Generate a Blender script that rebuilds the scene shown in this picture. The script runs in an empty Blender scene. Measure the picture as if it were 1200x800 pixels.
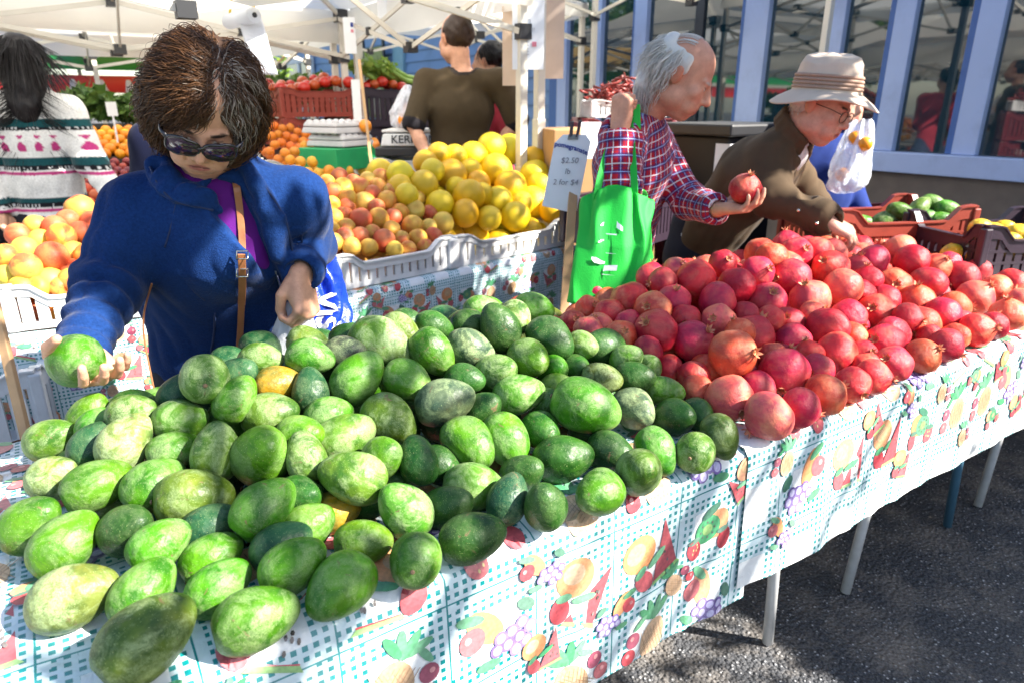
import bpy, math, random
import numpy as np
from mathutils import Vector, Matrix, Euler
SC = bpy.context.scene
COL = SC.collection
rad = math.radians
random.seed(7)
RNG = np.random.default_rng(7)

# ------------------------------------------------------------------ camera frame
# world: x runs along the fruit tables, y away from them, z up; the photographer stands at the origin
CAM_H = 1.40
TH = rad(19.2)
RV = np.array([.832, -.555, 0.])
FH = np.array([.555, .832, 0.])
ZV = np.array([0, 0, 1.])
FV = FH * math.cos(TH) - ZV * math.sin(TH)
UV_ = FH * math.sin(TH) + ZV * math.cos(TH)
EYE = np.array([0, 0, CAM_H])
FOC = 800.0

def ray(px, py):
    return FV + RV * ((px - 600) / FOC) + UV_ * ((400 - py) / FOC)
def at_depth(px, py, t):
    return EYE + ray(px, py) * t
def at_z(px, py, z):
    d = ray(px, py)
    return EYE + d * ((z - CAM_H) / d[2])
def at_y(px, py, y):
    d = ray(px, py)
    return EYE + d * (y / d[1])
def at_x(px, py, x):
    d = ray(px, py)
    return EYE + d * (x / d[0])
def V(p): return Vector((float(p[0]), float(p[1]), float(p[2])))
def A(*p): return np.array(p, dtype=float)
def nrm(v):
    v = np.asarray(v, float)
    return v / (np.linalg.norm(v) + 1e-12)

# ------------------------------------------------------------------ objects
def tag(o, label=None, cat=None, group=None, kind=None):
    if label: o['label'] = label
    if cat: o['category'] = cat
    if group: o['group'] = group
    if kind: o['kind'] = kind
    return o
def empty(name, loc, label=None, cat=None, group=None, rot=0):
    o = bpy.data.objects.new(name, None)
    o.empty_display_size = .1
    COL.objects.link(o)
    o.location = V(loc); o.rotation_euler = (0, 0, rot)
    return tag(o, label, cat, group)
def link(name, mesh, parent=None):
    o = bpy.data.objects.new(name, mesh)
    COL.objects.link(o)
    if parent is not None:
        o.parent = parent
        # parts are given in world space: undo the parent's placement
        o.matrix_parent_inverse = parent_world(parent).inverted()
    return o
def parent_world(o):
    m = Matrix.LocRotScale(o.location, o.rotation_euler, o.scale)
    if o.parent is not None:
        m = parent_world(o.parent) @ o.matrix_parent_inverse @ m
    return m
def kids(o): return list(o.children)
def copy_tree(o, parent=None):
    c = o.copy(); COL.objects.link(c)
    if parent is not None: c.parent = parent
    for ch in list(o.children): copy_tree(ch, c)
    return c

class MB:
    """collects polygons, links them as one mesh"""
    def __init__(s): s.v = []; s.f = []; s.m = []; s.uv = {}; s.sm = []
    def add(s, vs, fs, mi=0, smooth=False):
        b = len(s.v); s.v += [tuple(float(c) for c in p) for p in vs]
        for f in fs:
            s.f.append(tuple(b + i for i in f)); s.m.append(mi); s.sm.append(smooth)
        return b
    def box(s, c, size, mi=0, M=None, taper=1.0):
        c = np.asarray(c, float); h = np.asarray(size, float) / 2
        vs = []
        for z in (-1, 1):
            t = taper if z > 0 else 1
            for x, y in ((-1, -1), (1, -1), (1, 1), (-1, 1)):
                p = np.array([x * h[0] * t, y * h[1] * t, z * h[2]])
                if M is not None: p = M @ p
                vs.append(c + p)
        s.add(vs, [(3, 2, 1, 0), (4, 5, 6, 7), (0, 1, 5, 4), (1, 2, 6, 5), (2, 3, 7, 6), (3, 0, 4, 7)], mi)
    def beam(s, a, b, w, h, mi=0, up=(0, 0, 1)):
        a = np.asarray(a, float); b = np.asarray(b, float)
        d = nrm(b - a); u = np.asarray(up, float)
        if abs(d @ u) > .98: u = np.array([1., 0, 0])
        r = nrm(np.cross(d, u)); u = np.cross(r, d)
        s.box((a + b) / 2, (w, np.linalg.norm(b - a), h), mi, np.stack([r, d, u], 1))
    def tube(s, pts, r, n=8, mi=0, caps=True, smooth=True, closed=False):
        pts = [np.asarray(p, float) for p in pts]
        m = len(pts); rs = r if hasattr(r, '__len__') else [r] * m
        vs = []; ref = None
        for i in range(m):
            d = nrm((pts[min(i + 1, m - 1)] - pts[max(i - 1, 0)]))
            if ref is None:
                ref = np.array([0, 0, 1.]) if abs(d[2]) < .9 else np.array([1., 0, 0])
            x = nrm(np.cross(d, ref)); y = np.cross(x, d); ref = y
            for k in range(n):
                a = 2 * math.pi * k / n
                vs.append(pts[i] + rs[i] * (math.cos(a) * x + math.sin(a) * y))
        fs = []
        for i in range(m - 1):
            for k in range(n):
                k2 = (k + 1) % n
                fs.append((i * n + k, i * n + k2, (i + 1) * n + k2, (i + 1) * n + k))
        s.add(vs, fs, mi, smooth)
        if caps:
            b = len(s.v) - m * n
            s.f.append(tuple(b + k for k in range(n))[::-1]); s.m.append(mi); s.sm.append(False)
            s.f.append(tuple(b + (m - 1) * n + k for k in range(n))); s.m.append(mi); s.sm.append(False)
    def grid(s, fn, nu, nv, mi=0, uvfn=None, smooth=True):
        vs = []; b = len(s.v)
        for j in range(nv + 1):
            for i in range(nu + 1):
                vs.append(fn(i / nu, j / nv))
                if uvfn: s.uv[b + len(vs) - 1] = uvfn(i / nu, j / nv)
        w = nu + 1
        fs = [(j * w + i, j * w + i + 1, (j + 1) * w + i + 1, (j + 1) * w + i) for j in range(nv) for i in range(nu)]
        s.add(vs, fs, mi, smooth)
    def lathe(s, prof, n=24, c=(0, 0, 0), mi=0, M=None, smooth=True):
        vs = []; c = np.asarray(c, float)
        for r, z in prof:
            for k in range(n):
                a = 2 * math.pi * k / n
                p = np.array([r * math.cos(a), r * math.sin(a), z])
                if M is not None: p = M @ p
                vs.append(c + p)
        fs = []
        for i in range(len(prof) - 1):
            for k in range(n):
                k2 = (k + 1) % n
                fs.append((i * n + k, i * n + k2, (i + 1) * n + k2, (i + 1) * n + k))
        s.add(vs, fs, mi, smooth)
    def ball(s, c, r, n=12, mi=0, scale=(1, 1, 1), M=None):
        prof = [(max(1e-4, math.sin(math.pi * i / n)) , -math.cos(math.pi * i / n)) for i in range(n + 1)]
        S = np.diag([r * scale[0], r * scale[1], r * scale[2]])
        s.lathe(prof, max(8, int(n * 1.5)), c, mi, S if M is None else M @ S)
    def mesh(s, name, mats):
        me = bpy.data.meshes.new(name)
        me.from_pydata(s.v, [], s.f)
        for m in (mats if isinstance(mats, (list, tuple)) else [mats]): me.materials.append(m)
        me.polygons.foreach_set('material_index', s.m)
        me.polygons.foreach_set('use_smooth', s.sm)
        if s.uv:
            l = me.uv_layers.new(name='UVMap')
            for lp in me.loops:
                if lp.vertex_index in s.uv: l.data[lp.index].uv = s.uv[lp.vertex_index]
        me.update()
        return me
    def build(s, name, mats, parent=None, **k):
        o = link(name, s.mesh(name, mats), parent)
        return tag(o, **k) if k else o

def bevel(o, w=.004, seg=2, ang=40):
    m = o.modifiers.new('bevel', 'BEVEL'); m.width = w; m.segments = seg
    m.limit_method = 'ANGLE'; m.angle_limit = rad(ang)
    return o

# ------------------------------------------------------------------ materials
class NT:
    def __init__(s, name):
        s.mat = bpy.data.materials.new(name); s.mat.use_nodes = True
        s.t = s.mat.node_tree; s.t.nodes.clear()
        s.out = s.n('ShaderNodeOutputMaterial')
    def n(s, typ, **k):
        x = s.t.nodes.new(typ)
        for a, b in k.items(): setattr(x, a, b)
        return x
    def l(s, a, b): s.t.links.new(a, b)
    def set(s, node, **k):
        for a, b in k.items():
            node.inputs[a.replace('_', ' ')].default_value = b
        return node
    def tc(s, kind='Object'):
        if not hasattr(s, '_tc'): s._tc = s.n('ShaderNodeTexCoord')
        return s._tc.outputs[kind]
    def noise(s, scale, detail=4, rough=.55, vec=None, dist=0.0, dim='3D'):
        x = s.n('ShaderNodeTexNoise')
        x.inputs['Scale'].default_value = scale; x.inputs['Detail'].default_value = detail
        x.inputs['Roughness'].default_value = rough; x.inputs['Distortion'].default_value = dist
        s.l(vec if vec is not None else s.tc(), x.inputs['Vector'])
        return x.outputs['Fac']
    def ramp(s, fac, stops, interp='LINEAR'):
        r = s.n('ShaderNodeValToRGB'); r.color_ramp.interpolation = interp
        e = r.color_ramp.elements
        while len(e) < len(stops): e.new(.5)
        for i, (p, c) in enumerate(stops):
            e[i].position = p
            e[i].color = (c, c, c, 1) if not hasattr(c, '__len__') else (*c[:3], 1)
        s.l(fac, r.inputs[0]); return r.outputs[0]
    def mix(s, fac, a, b, mode='MIX'):
        m = s.n('ShaderNodeMix', data_type='RGBA', blend_type=mode)
        for sock, val in ((m.inputs[0], fac), (m.inputs[6], a), (m.inputs[7], b)):
            if hasattr(val, 'is_linked') or isinstance(val, bpy.types.NodeSocket): s.l(val, sock)
            elif hasattr(val, '__len__'): sock.default_value = (*val[:3], 1)
            else: sock.default_value = val
        return m.outputs[2]
    def math(s, op, a, b=None, c=None):
        m = s.n('ShaderNodeMath', operation=op)
        for i, val in enumerate((a, b, c)):
            if val is None: continue
            if isinstance(val, bpy.types.NodeSocket): s.l(val, m.inputs[i])
            else: m.inputs[i].default_value = val
        return m.outputs[0]
    def bump(s, h, strength=.3, dist=.01):
        b = s.n('ShaderNodeBump'); b.inputs['Strength'].default_value = strength
        b.inputs['Distance'].default_value = dist
        s.l(h, b.inputs['Height']); return b.outputs[0]
    def bsdf(s, color=None, rough=.6, metal=0, spec=.5, normal=None, trans=0, sheen=0, coat=0, sss=0, alpha=None, ior=None):
        b = s.n('ShaderNodeBsdfPrincipled')
        def put(n, v):
            if isinstance(v, bpy.types.NodeSocket): s.l(v, b.inputs[n])
            elif hasattr(v, '__len__'): b.inputs[n].default_value = (*v[:3], 1)
            else: b.inputs[n].default_value = v
        if color is not None: put('Base Color', color)
        put('Roughness', rough); put('Metallic', metal); put('Specular IOR Level', spec)
        if normal is not None: s.l(normal, b.inputs['Normal'])
        if trans: put('Transmission Weight', trans)
        if sheen: put('Sheen Weight', sheen); b.inputs['Sheen Roughness'].default_value = .4
        if coat: put('Coat Weight', coat); b.inputs['Coat Roughness'].default_value = .15
        if sss:
            put('Subsurface Weight', sss); b.inputs['Subsurface Radius'].default_value = (.012, .005, .003)
            b.inputs['Subsurface Scale'].default_value = 1.0
        if alpha is not None: put('Alpha', alpha)
        if ior: put('IOR', ior)
        return b.outputs[0]
    def done(s, shader):
        s.l(shader, s.out.inputs[0]); return s.mat

def simple(name, c, rough=.6, metal=0, var=.15, scale=12, bump=0, bscale=80, spec=.5, sheen=0, coat=0, dirt=None, dscale=4):
    t = NT(name)
    n = t.noise(scale, 5)
    col = t.mix(n, tuple(x * (1 - var) for x in c), tuple(min(1, x * (1 + var)) for x in c))
    if dirt:
        col = t.mix(t.ramp(t.noise(dscale, 6, .65), [(.5, 0), (.75, .8)]), col, dirt)
    nb = t.bump(t.noise(bscale, 3), bump, .003) if bump else None
    return t.done(t.bsdf(col, rough, metal, spec, nb, sheen=sheen, coat=coat))

def translucent_cloth(name, c, tr=.45, rough=.7, var=.06, scale=3):
    t = NT(name)
    col = t.mix(t.noise(scale, 5), tuple(x * (1 - var) for x in c), c)
    b = t.bsdf(col, rough)
    tl = t.n('ShaderNodeBsdfTranslucent'); t.l(col, tl.inputs[0])
    m = t.n('ShaderNodeMixShader'); m.inputs[0].default_value = tr
    t.l(b, m.inputs[1]); t.l(tl.outputs[0], m.inputs[2])
    return t.done(m.outputs[0])

def attr_mat(name, rough=.55, sss=0, var=.12, scale=60, bump=.15, bscale=300, sheen=0, spec=.4):
    """colour from the mesh's own point colours"""
    t = NT(name)
    a = t.n('ShaderNodeAttribute', attribute_name='Col')
    n = t.noise(scale, 4)
    col = t.mix(1.0, a.outputs['Color'], t.ramp(n, [(.25, 1 - var), (.75, 1.0)]), 'MULTIPLY')
    nb = t.bump(t.noise(bscale, 3), bump, .002) if bump else None
    return t.done(t.bsdf(col, rough, 0, spec, nb, sss=sss, sheen=sheen))

# ------------------------------------------------------------------ signed distance bodies
class Sdf:
    def __init__(s, lo, hi, h):
        s.lo = np.asarray(lo, float); s.h = h
        s.n = np.ceil((np.asarray(hi) - s.lo) / h).astype(int) + 1
        s.V = np.full(s.n, .5, np.float32)
        s.ax = [(s.lo[i] + h * np.arange(s.n[i])).astype(np.float32) for i in range(3)]
    def block(s, lo, hi):
        a = np.clip(np.floor((np.asarray(lo) - s.lo) / s.h).astype(int), 0, s.n)
        b = np.clip(np.ceil((np.asarray(hi) - s.lo) / s.h).astype(int) + 1, 0, s.n)
        sl = tuple(slice(int(a[i]), int(b[i])) for i in range(3))
        X = s.ax[0][sl[0]][:, None, None]; Y = s.ax[1][sl[1]][None, :, None]; Z = s.ax[2][sl[2]][None, None, :]
        return sl, X, Y, Z
    def put(s, fn, lo, hi, k=.01, op='u'):
        m = k + 3 * s.h
        sl, X, Y, Z = s.block(np.asarray(lo) - m, np.asarray(hi) + m)
        if any(q.stop <= q.start for q in sl): return
        d = fn(X, Y, Z).astype(np.float32)
        a = s.V[sl]
        if op == 's': d = -d
        if op == 'u':
            h = np.clip(.5 + .5 * (a - d) / k, 0, 1); s.V[sl] = a + (d - a) * h - k * h * (1 - h)
        else:
            h = np.clip(.5 - .5 * (a - d) / k, 0, 1); s.V[sl] = a + (d - a) * h + k * h * (1 - h)
    def cone(s, a, b, ra, rb=None, k=.01, op='u'):
        rb = ra if rb is None else rb
        a = np.asarray(a, float); b = np.asarray(b, float); ba = b - a; L = float(ba @ ba) + 1e-12
        def fn(X, Y, Z):
            px, py, pz = X - a[0], Y - a[1], Z - a[2]
            t = np.clip((px * ba[0] + py * ba[1] + pz * ba[2]) / L, 0, 1)
            return np.sqrt((px - ba[0] * t) ** 2 + (py - ba[1] * t) ** 2 + (pz - ba[2] * t) ** 2) - (ra + (rb - ra) * t)
        r = max(ra, rb)
        s.put(fn, np.minimum(a, b) - r, np.maximum(a, b) + r, k, op)
    def chain(s, pts, rs, k=.01):
        for i in range(len(pts) - 1): s.cone(pts[i], pts[i + 1], rs[i], rs[i + 1], k)
    def ell(s, c, r, Rm=None, k=.01, op='u'):
        c = np.asarray(c, float); r = np.asarray(r, float)
        Rm = np.eye(3) if Rm is None else Rm
        def fn(X, Y, Z):
            dx, dy, dz = X - c[0], Y - c[1], Z - c[2]
            q = [Rm[0, i] * dx + Rm[1, i] * dy + Rm[2, i] * dz for i in range(3)]
            k0 = np.sqrt(sum((q[i] / r[i]) ** 2 for i in range(3))); k1 = np.sqrt(sum((q[i] / r[i] ** 2) ** 2 for i in range(3)))
            return k0 * (k0 - 1) / (k1 + 1e-6)
        e = np.sqrt(((Rm * r) ** 2).sum(1))
        s.put(fn, c - e, c + e, k, op)
    def econ(s, a, b, wa, wb, xdir, k=.02, op='u'):
        """cone with an elliptical section: wa, wb = (half width, half depth)"""
        a = np.asarray(a, float); b = np.asarray(b, float)
        L = np.linalg.norm(b - a); w = (b - a) / L
        x = nrm(xdir - w * (xdir @ w)); y = np.cross(w, x)
        def fn(X, Y, Z):
            px, py, pz = X - a[0], Y - a[1], Z - a[2]
            u = px * w[0] + py * w[1] + pz * w[2]
            t = np.clip(u / L, 0, 1); o = u - t * L
            rx = wa[0] + (wb[0] - wa[0]) * t; ry = wa[1] + (wb[1] - wa[1]) * t
            qx = (px * x[0] + py * x[1] + pz * x[2]); qy = (px * y[0] + py * y[1] + pz * y[2])
            k0 = np.sqrt((qx / rx) ** 2 + (qy / ry) ** 2 + (o / ry) ** 2)
            k1 = np.sqrt((qx / rx ** 2) ** 2 + (qy / ry ** 2) ** 2 + (o / ry ** 2) ** 2)
            return np.where(k0 < .05, -np.minimum(rx, ry), k0 * (k0 - 1) / (k1 + 1e-6))
        m = max(wa + wb)
        s.put(fn, np.minimum(a, b) - m, np.maximum(a, b) + m, k, op)
    def disp(s, fn, lo, hi, band=.03):
        sl, X, Y, Z = s.block(lo, hi)
        v = s.V[sl]; m = np.abs(v) < band
        if not m.any(): return
        i = np.nonzero(m)
        d = fn(X[i[0], 0, 0], Y[0, i[1], 0], Z[0, 0, i[2]])
        v[m] -= d.astype(np.float32)
    def mesh(s):
        V_ = s.V; n = s.n
        ins = V_ < 0
        nc = n - 1
        c = np.zeros(nc, np.int8)
        for dx in (0, 1):
            for dy in (0, 1):
                for dz in (0, 1):
                    c += ins[dx:nc[0] + dx, dy:nc[1] + dy, dz:nc[2] + dz]
        act = np.argwhere((c > 0) & (c < 8))
        idx = np.full(nc, -1, np.int32); idx[act[:, 0], act[:, 1], act[:, 2]] = np.arange(len(act))
        acc = np.zeros((len(act), 3)); cnt = np.zeros(len(act))
        off = [(x, y, z) for x in (0, 1) for y in (0, 1) for z in (0, 1)]
        cv = {o: V_[act[:, 0] + o[0], act[:, 1] + o[1], act[:, 2] + o[2]].astype(float) for o in off}
        for o in off:
            for ax in range(3):
                if o[ax]: continue
                o2 = list(o); o2[ax] = 1; o2 = tuple(o2)
                a, b = cv[o], cv[o2]
                m = (a < 0) != (b < 0)
                t = np.where(m, a / np.where(np.abs(a - b) < 1e-12, 1, a - b), 0)
                p = np.tile(np.array(o, float), (len(act), 1)); p[:, ax] = t
                acc[m] += p[m]; cnt[m] += 1
        verts = s.lo + s.h * (act + acc / np.maximum(cnt, 1)[:, None])
        quads = []
        for ax in range(3):
            b_, c_ = (ax + 1) % 3, (ax + 2) % 3
            A0 = [slice(1, -1)] * 3; A1 = [slice(1, -1)] * 3
            A0[ax] = slice(0, -1); A1[ax] = slice(1, None)
            i0 = ins[tuple(A0)]; i1 = ins[tuple(A1)]
            for flip, mm in ((0, i0 & ~i1), (1, ~i0 & i1)):
                e = np.argwhere(mm)
                if not len(e): continue
                base = e.copy(); base[:, b_] += 1; base[:, c_] += 1
                q = []
                for db, dc in ((0, 0), (1, 0), (1, 1), (0, 1)):
                    g = base.copy(); g[:, b_] -= 1 - db; g[:, c_] -= 1 - dc
                    q.append(idx[g[:, 0], g[:, 1], g[:, 2]])
                q = np.stack(q, 1)
                if flip: q = q[:, ::-1]
                quads.append(q)
        quads = np.concatenate(quads)
        quads = quads[(quads >= 0).all(1)]
        return verts, quads

def smooth_verts(v, q, it=1, lam=.5):
    for _ in range(it):
        s = np.zeros_like(v); c = np.zeros(len(v))
        for i in range(4):
            a, b = q[:, i], q[:, (i + 1) % 4]
            np.add.at(s, a, v[b]); np.add.at(c, a, 1)
        v = v + lam * (s / np.maximum(c, 1)[:, None] - v)
    return v

def np_mesh(name, v, q, mat, cols=None, attrs=None):
    me = bpy.data.meshes.new(name)
    me.vertices.add(len(v)); me.vertices.foreach_set('co', np.asarray(v, np.float32).ravel())
    k = q.shape[1]
    me.loops.add(len(q) * k); me.loops.foreach_set('vertex_index', q.astype(np.int32).ravel())
    me.polygons.add(len(q)); me.polygons.foreach_set('loop_start', (np.arange(len(q)) * k).astype(np.int32))
    me.polygons.foreach_set('loop_total', np.full(len(q), k, np.int32))
    me.polygons.foreach_set('use_smooth', np.ones(len(q), bool))
    me.update(calc_edges=True)
    me.validate()
    if cols is not None:
        a = me.color_attributes.new('Col', 'FLOAT_COLOR', 'POINT')
        a.data.foreach_set('color', np.concatenate([cols, np.ones((len(v), 1))], 1).astype(np.float32).ravel())
    for nm, dat in (attrs or {}).items():
        a = me.attributes.new(nm, 'FLOAT_VECTOR', 'POINT')
        a.data.foreach_set('vector', np.asarray(dat, np.float32).ravel())
    me.materials.append(mat)
    return me

def wavy(seed, scale, n=7):
    r = np.random.default_rng(seed)
    K = r.normal(size=(n, 3)); K /= np.linalg.norm(K, axis=1)[:, None]
    K *= (scale * r.uniform(.6, 1.6, n))[:, None]; ph = r.uniform(0, 6.28, n)
    def f(x, y, z):
        o = 0
        for i in range(n): o = o + np.sin(K[i, 0] * x + K[i, 1] * y + K[i, 2] * z + ph[i])
        return o / math.sqrt(n)
    return f

def frame(y, z):
    """3x3 with columns x, y, z from a forward and a rough up direction"""
    y = nrm(y); z = np.asarray(z, float); z = nrm(z - y * (y @ z)); x = np.cross(y, z)
    return np.stack([x, y, z], 1)

# ------------------------------------------------------------------ piles
def relax(C, Rr, owner, anchors=None, rays=None, it=120, floor=None, soft=.85, lat=.25, along=.04, grav=.0006, box=None):
    """push apart overlapping balls. C (n,3) ball centres, Rr radii, owner -> body; bodies keep their orientation"""
    nb = owner.max() + 1
    cnt = np.bincount(owner, minlength=nb)[:, None]
    pos = np.zeros((nb, 3))
    base = C.copy()
    for _ in range(it):
        c = base + pos[owner]
        D = c[:, None, :] - c[None, :, :]
        dist = np.sqrt((D ** 2).sum(2)) + 1e-9
        ov = (Rr[:, None] + Rr[None, :]) * soft - dist
        ov[owner[:, None] == owner[None, :]] = 0
        ov = np.maximum(ov, 0)
        push = (D / dist[:, :, None] * ov[:, :, None]).sum(1) * .35
        P_ = np.zeros((nb, 3)); np.add.at(P_, owner, push)
        pos += P_ / np.maximum(1, cnt * .7)
        pos[:, 2] -= grav
        if anchors is not None:
            dv = pos.copy()
            m = anchors[:, None].astype(float)
            al = (dv * rays).sum(1)[:, None] * rays
            pos -= m * (lat * (dv - al) + along * al)
        c = base + pos[owner]
        if floor is not None:
            pen = floor(c) + Rr * .97 - c[:, 2]
            up = np.zeros(nb); np.maximum.at(up, owner, np.maximum(pen, 0)); pos[:, 2] += up
        if box is not None:
            for ax in (0, 1):
                lo, hi = box[ax]
                a = np.zeros(nb); np.maximum.at(a, owner, np.maximum(lo + Rr - c[:, ax], 0)); pos[:, ax] += a
                a = np.zeros(nb); np.maximum.at(a, owner, np.maximum(c[:, ax] - hi + Rr, 0)); pos[:, ax] -= a
    return pos
ORD = ['first', 'second', 'third', 'fourth', 'fifth', 'sixth', 'seventh', 'eighth', 'ninth', 'tenth', 'eleventh', 'twelfth', 'thirteenth',
       'fourteenth', 'fifteenth', 'sixteenth', 'seventeenth', 'eighteenth', 'nineteenth', 'twentieth', 'twenty-first', 'twenty-second', 'twenty-third',
       'twenty-fourth', 'twenty-fifth', 'twenty-sixth', 'twenty-seventh', 'twenty-eighth', 'twenty-ninth', 'thirtieth']
def project(p):
    d = np.asarray(p, float) - EYE
    t = d @ FV
    return 600 + FOC * (d @ RV) / t, 400 - FOC * (d @ UV_) / t, t
def row_labels(items, rows, text):
    """items: (object, adjective); label = adjective + place in its row, rows counted from the front of the pile"""
    P = [(project(o.location)[1], project(o.location)[0], o, a) for o, a in items]
    P.sort(key=lambda x: -x[0])
    n = len(P); k = max(1, math.ceil(n / rows))
    for r in range(0, n, k):
        row = sorted(P[r:r + k], key=lambda x: x[1])
        for i, (_, _, o, a) in enumerate(row):
            o['label'] = text(a, ORD[min(i, len(ORD) - 1)], ORD[r // k])
# ------------------------------------------------------------------ camera, light
cam = bpy.data.objects.new('camera', bpy.data.cameras.new('camera')); COL.objects.link(cam)
cam.data.sensor_width = 36; cam.data.lens = 24; cam.data.clip_start = .05; cam.data.clip_end = 500
cam.location = V(EYE)
cam.matrix_world = Matrix((( *[RV[0], UV_[0], -FV[0]], EYE[0]), (RV[1], UV_[1], -FV[1], EYE[1]), (RV[2], UV_[2], -FV[2], EYE[2]), (0, 0, 0, 1)))
cam.data.dof.use_dof = True; cam.data.dof.focus_distance = 1.3; cam.data.dof.aperture_fstop = 5.0
SC.camera = cam

SUN_EL = rad(39)
SUN_H = nrm(A(.62, -.78, 0))                     # horizontal direction towards the sun
SUN_D = SUN_H * math.cos(SUN_EL) + ZV * math.sin(SUN_EL)
sl = bpy.data.lights.new('sun', 'SUN'); sl.energy = 5.0; sl.angle = rad(.5); sl.color = (1, .95, .86)
sun = bpy.data.objects.new('sun', sl); COL.objects.link(sun)
sun.rotation_euler = V(SUN_D).to_track_quat('Z', 'Y').to_euler(); sun.location = V(SUN_D * 20)
w = bpy.data.worlds.new('World'); SC.world = w; w.use_nodes = True
nt = w.node_tree; nt.nodes.clear()
sky = nt.nodes.new('ShaderNodeTexSky'); sky.sky_type = 'NISHITA'; sky.sun_disc = False
sky.sun_elevation = SUN_EL; sky.sun_rotation = math.atan2(SUN_H[0], SUN_H[1])
bg = nt.nodes.new('ShaderNodeBackground'); bg.inputs[1].default_value = .085
wo = nt.nodes.new('ShaderNodeOutputWorld')
nt.links.new(sky.outputs[0], bg.inputs[0]); nt.links.new(bg.outputs[0], wo.inputs[0])
SC.view_settings.view_transform = 'Standard'; SC.view_settings.look = 'None'
SC.view_settings.exposure = 1.9; SC.view_settings.gamma = 1.0
SC.view_settings.use_curve_mapping = False
SC.cycles.max_bounces = 8; SC.cycles.transparent_max_bounces = 12
SC.cycles.use_denoising = True
SC.cycles.sample_clamp_indirect = 6

# ------------------------------------------------------------------ ground
def m_asphalt():
    t = NT('asphalt')
    v = t.n('ShaderNodeTexVoronoi'); v.inputs['Scale'].default_value = 95; t.l(t.tc(), v.inputs['Vector'])
    v2 = t.n('ShaderNodeTexVoronoi'); v2.inputs['Scale'].default_value = 38; t.l(t.tc(), v2.inputs['Vector'])
    base = t.mix(t.noise(1.3, 6), (.022, .025, .032), (.055, .056, .062))
    fine = t.mix(t.ramp(t.noise(160, 3), [(.4, 0), (.7, .8)]), base, (.13, .13, .135))
    sp = t.ramp(v.outputs['Color'], [(.0, 0), (.62, 0), (.80, 1)])
    sp1 = t.math('MULTIPLY', sp, t.ramp(v.outputs['Distance'], [(.2, 1), (.38, 0)]))
    col = t.mix(sp1, fine, (.46, .46, .47))
    sp2 = t.math('MULTIPLY', t.ramp(v2.outputs['Color'], [(.86, 0), (.9, 1)]), t.ramp(v2.outputs['Distance'], [(.18, 1), (.3, 0)]))
    col = t.mix(sp2, col, (.26, .22, .18))
    dust = t.ramp(t.noise(5, 7, .7), [(.46, 0), (.68, .7)])
    col = t.mix(dust, col, (.25, .215, .18))
    h = t.math('ADD', t.math('MULTIPLY', v.outputs['Distance'], -1.0), t.noise(60, 4))
    return t.done(t.bsdf(col, .85, 0, .4, t.bump(h, .8, .01)))
g = MB()
g.grid(lambda u, v: ((u - .5) * 160, (v - .5) * 160, 0), 8, 8)
tag(g.build('ground', m_asphalt()), kind='structure')

# ------------------------------------------------------------------ the blue building
M_BLUE = simple('blue_clapboard_paint', (.20, .33, .56), .55, var=.06, scale=3, dirt=(.15, .25, .42), dscale=2)
M_LAV = simple('lavender_frame_paint', (.46, .56, .82), .45, var=.06, scale=4, dirt=(.34, .42, .62), dscale=3)
M_DBLUE = simple('painted_shade_blue', (.07, .16, .42), .45)  # darker copy of the frame blue, shade of the side faces painted in
M_PALE = simple('pale_teal_trim_paint', (.25, .45, .55), .5)
M_DARK = simple('dark_sash_paint', (.02, .025, .035), .4)
M_BASE = simple('dark_skirting_boards', (.17, .135, .11), .8, var=.4, scale=6, bump=.3)
def m_glass():
    t = NT('window_glass')
    b = t.bsdf((.006, .030, .042), .03, 0, .7, t.bump(t.noise(1.1, 2), .05, .02), ior=1.85)
    return t.done(b)
M_GLASS = m_glass()
XW = 5.5
bld = empty('blue_building', (XW, 6, 0), 'blue clapboard building with a long row of dark framed windows', 'building')
b = MB()
def wallbox(m, x0, x1, y0, y1, z0, z1, mi=0): m.box(((x0 + x1) / 2, (y0 + y1) / 2, (z0 + z1) / 2), (x1 - x0, y1 - y0, z1 - z0), mi)
wallbox(b, 5.66, 11, -6, 26, 0, 3.1)
b.build('core_wall', M_DARK, bld)
b = MB(); wallbox(b, 5.44, 5.658, -6, 7.18, 0, .898); b.build('skirting', M_BASE, bld)
b = MB()
z = .02
while z < 2.95:
    zz = min(z + .17, 3.05)
    for y0, y1 in ((7.36, 11.55), (11.98, 26)):
        vs = [(5.50, y0, z), (5.50, y1, z), (5.525, y1, zz), (5.525, y0, zz)]
        b.add(vs, [(0, 3, 2, 1)])
        b.add([(5.50, y0, z), (5.50, y1, z), (5.53, y1, z - .001), (5.53, y0, z - .001)], [(0, 1, 2, 3)])
    z += .17
b.build('clapboard', M_BLUE, bld)
b = MB(); wallbox(b, 5.47, 5.655, 7.185, 7.355, 0, 3.05); b.build('corner_board', M_DBLUE, bld)
b = MB(); wallbox(b, 5.46, 5.655, 11.56, 11.97, 0, 3.05); b.build('corner_board', M_PALE, bld)
ybars = [(-5.8, -5.6, 0), (-4.7, -4.5, 0), (-3.6, -3.4, 0), (-2.5, -2.3, 0), (-1.4, -1.2, 0), (-.3, -.12, 0), (.75, .92, 0), (1.45, 1.62, 0), (2.32, 2.48, 0), (2.91, 3.06, 0), (3.46, 3.60, 0), (4.18, 4.43, 0), (4.93, 5.04, 1), (5.67, 5.85, 0), (6.38, 6.53, 0), (7.0, 7.18, 0)]
b = MB(); wallbox(b, 5.40, 5.655, -6, 7.18, .90, 1.05); bevel(b.build('window_sill', M_LAV, bld), .008)
b = MB(); wallbox(b, 5.42, 5.655, -6, 7.18, 2.75, 3.08); b.build('window_header', M_LAV, bld)
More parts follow.
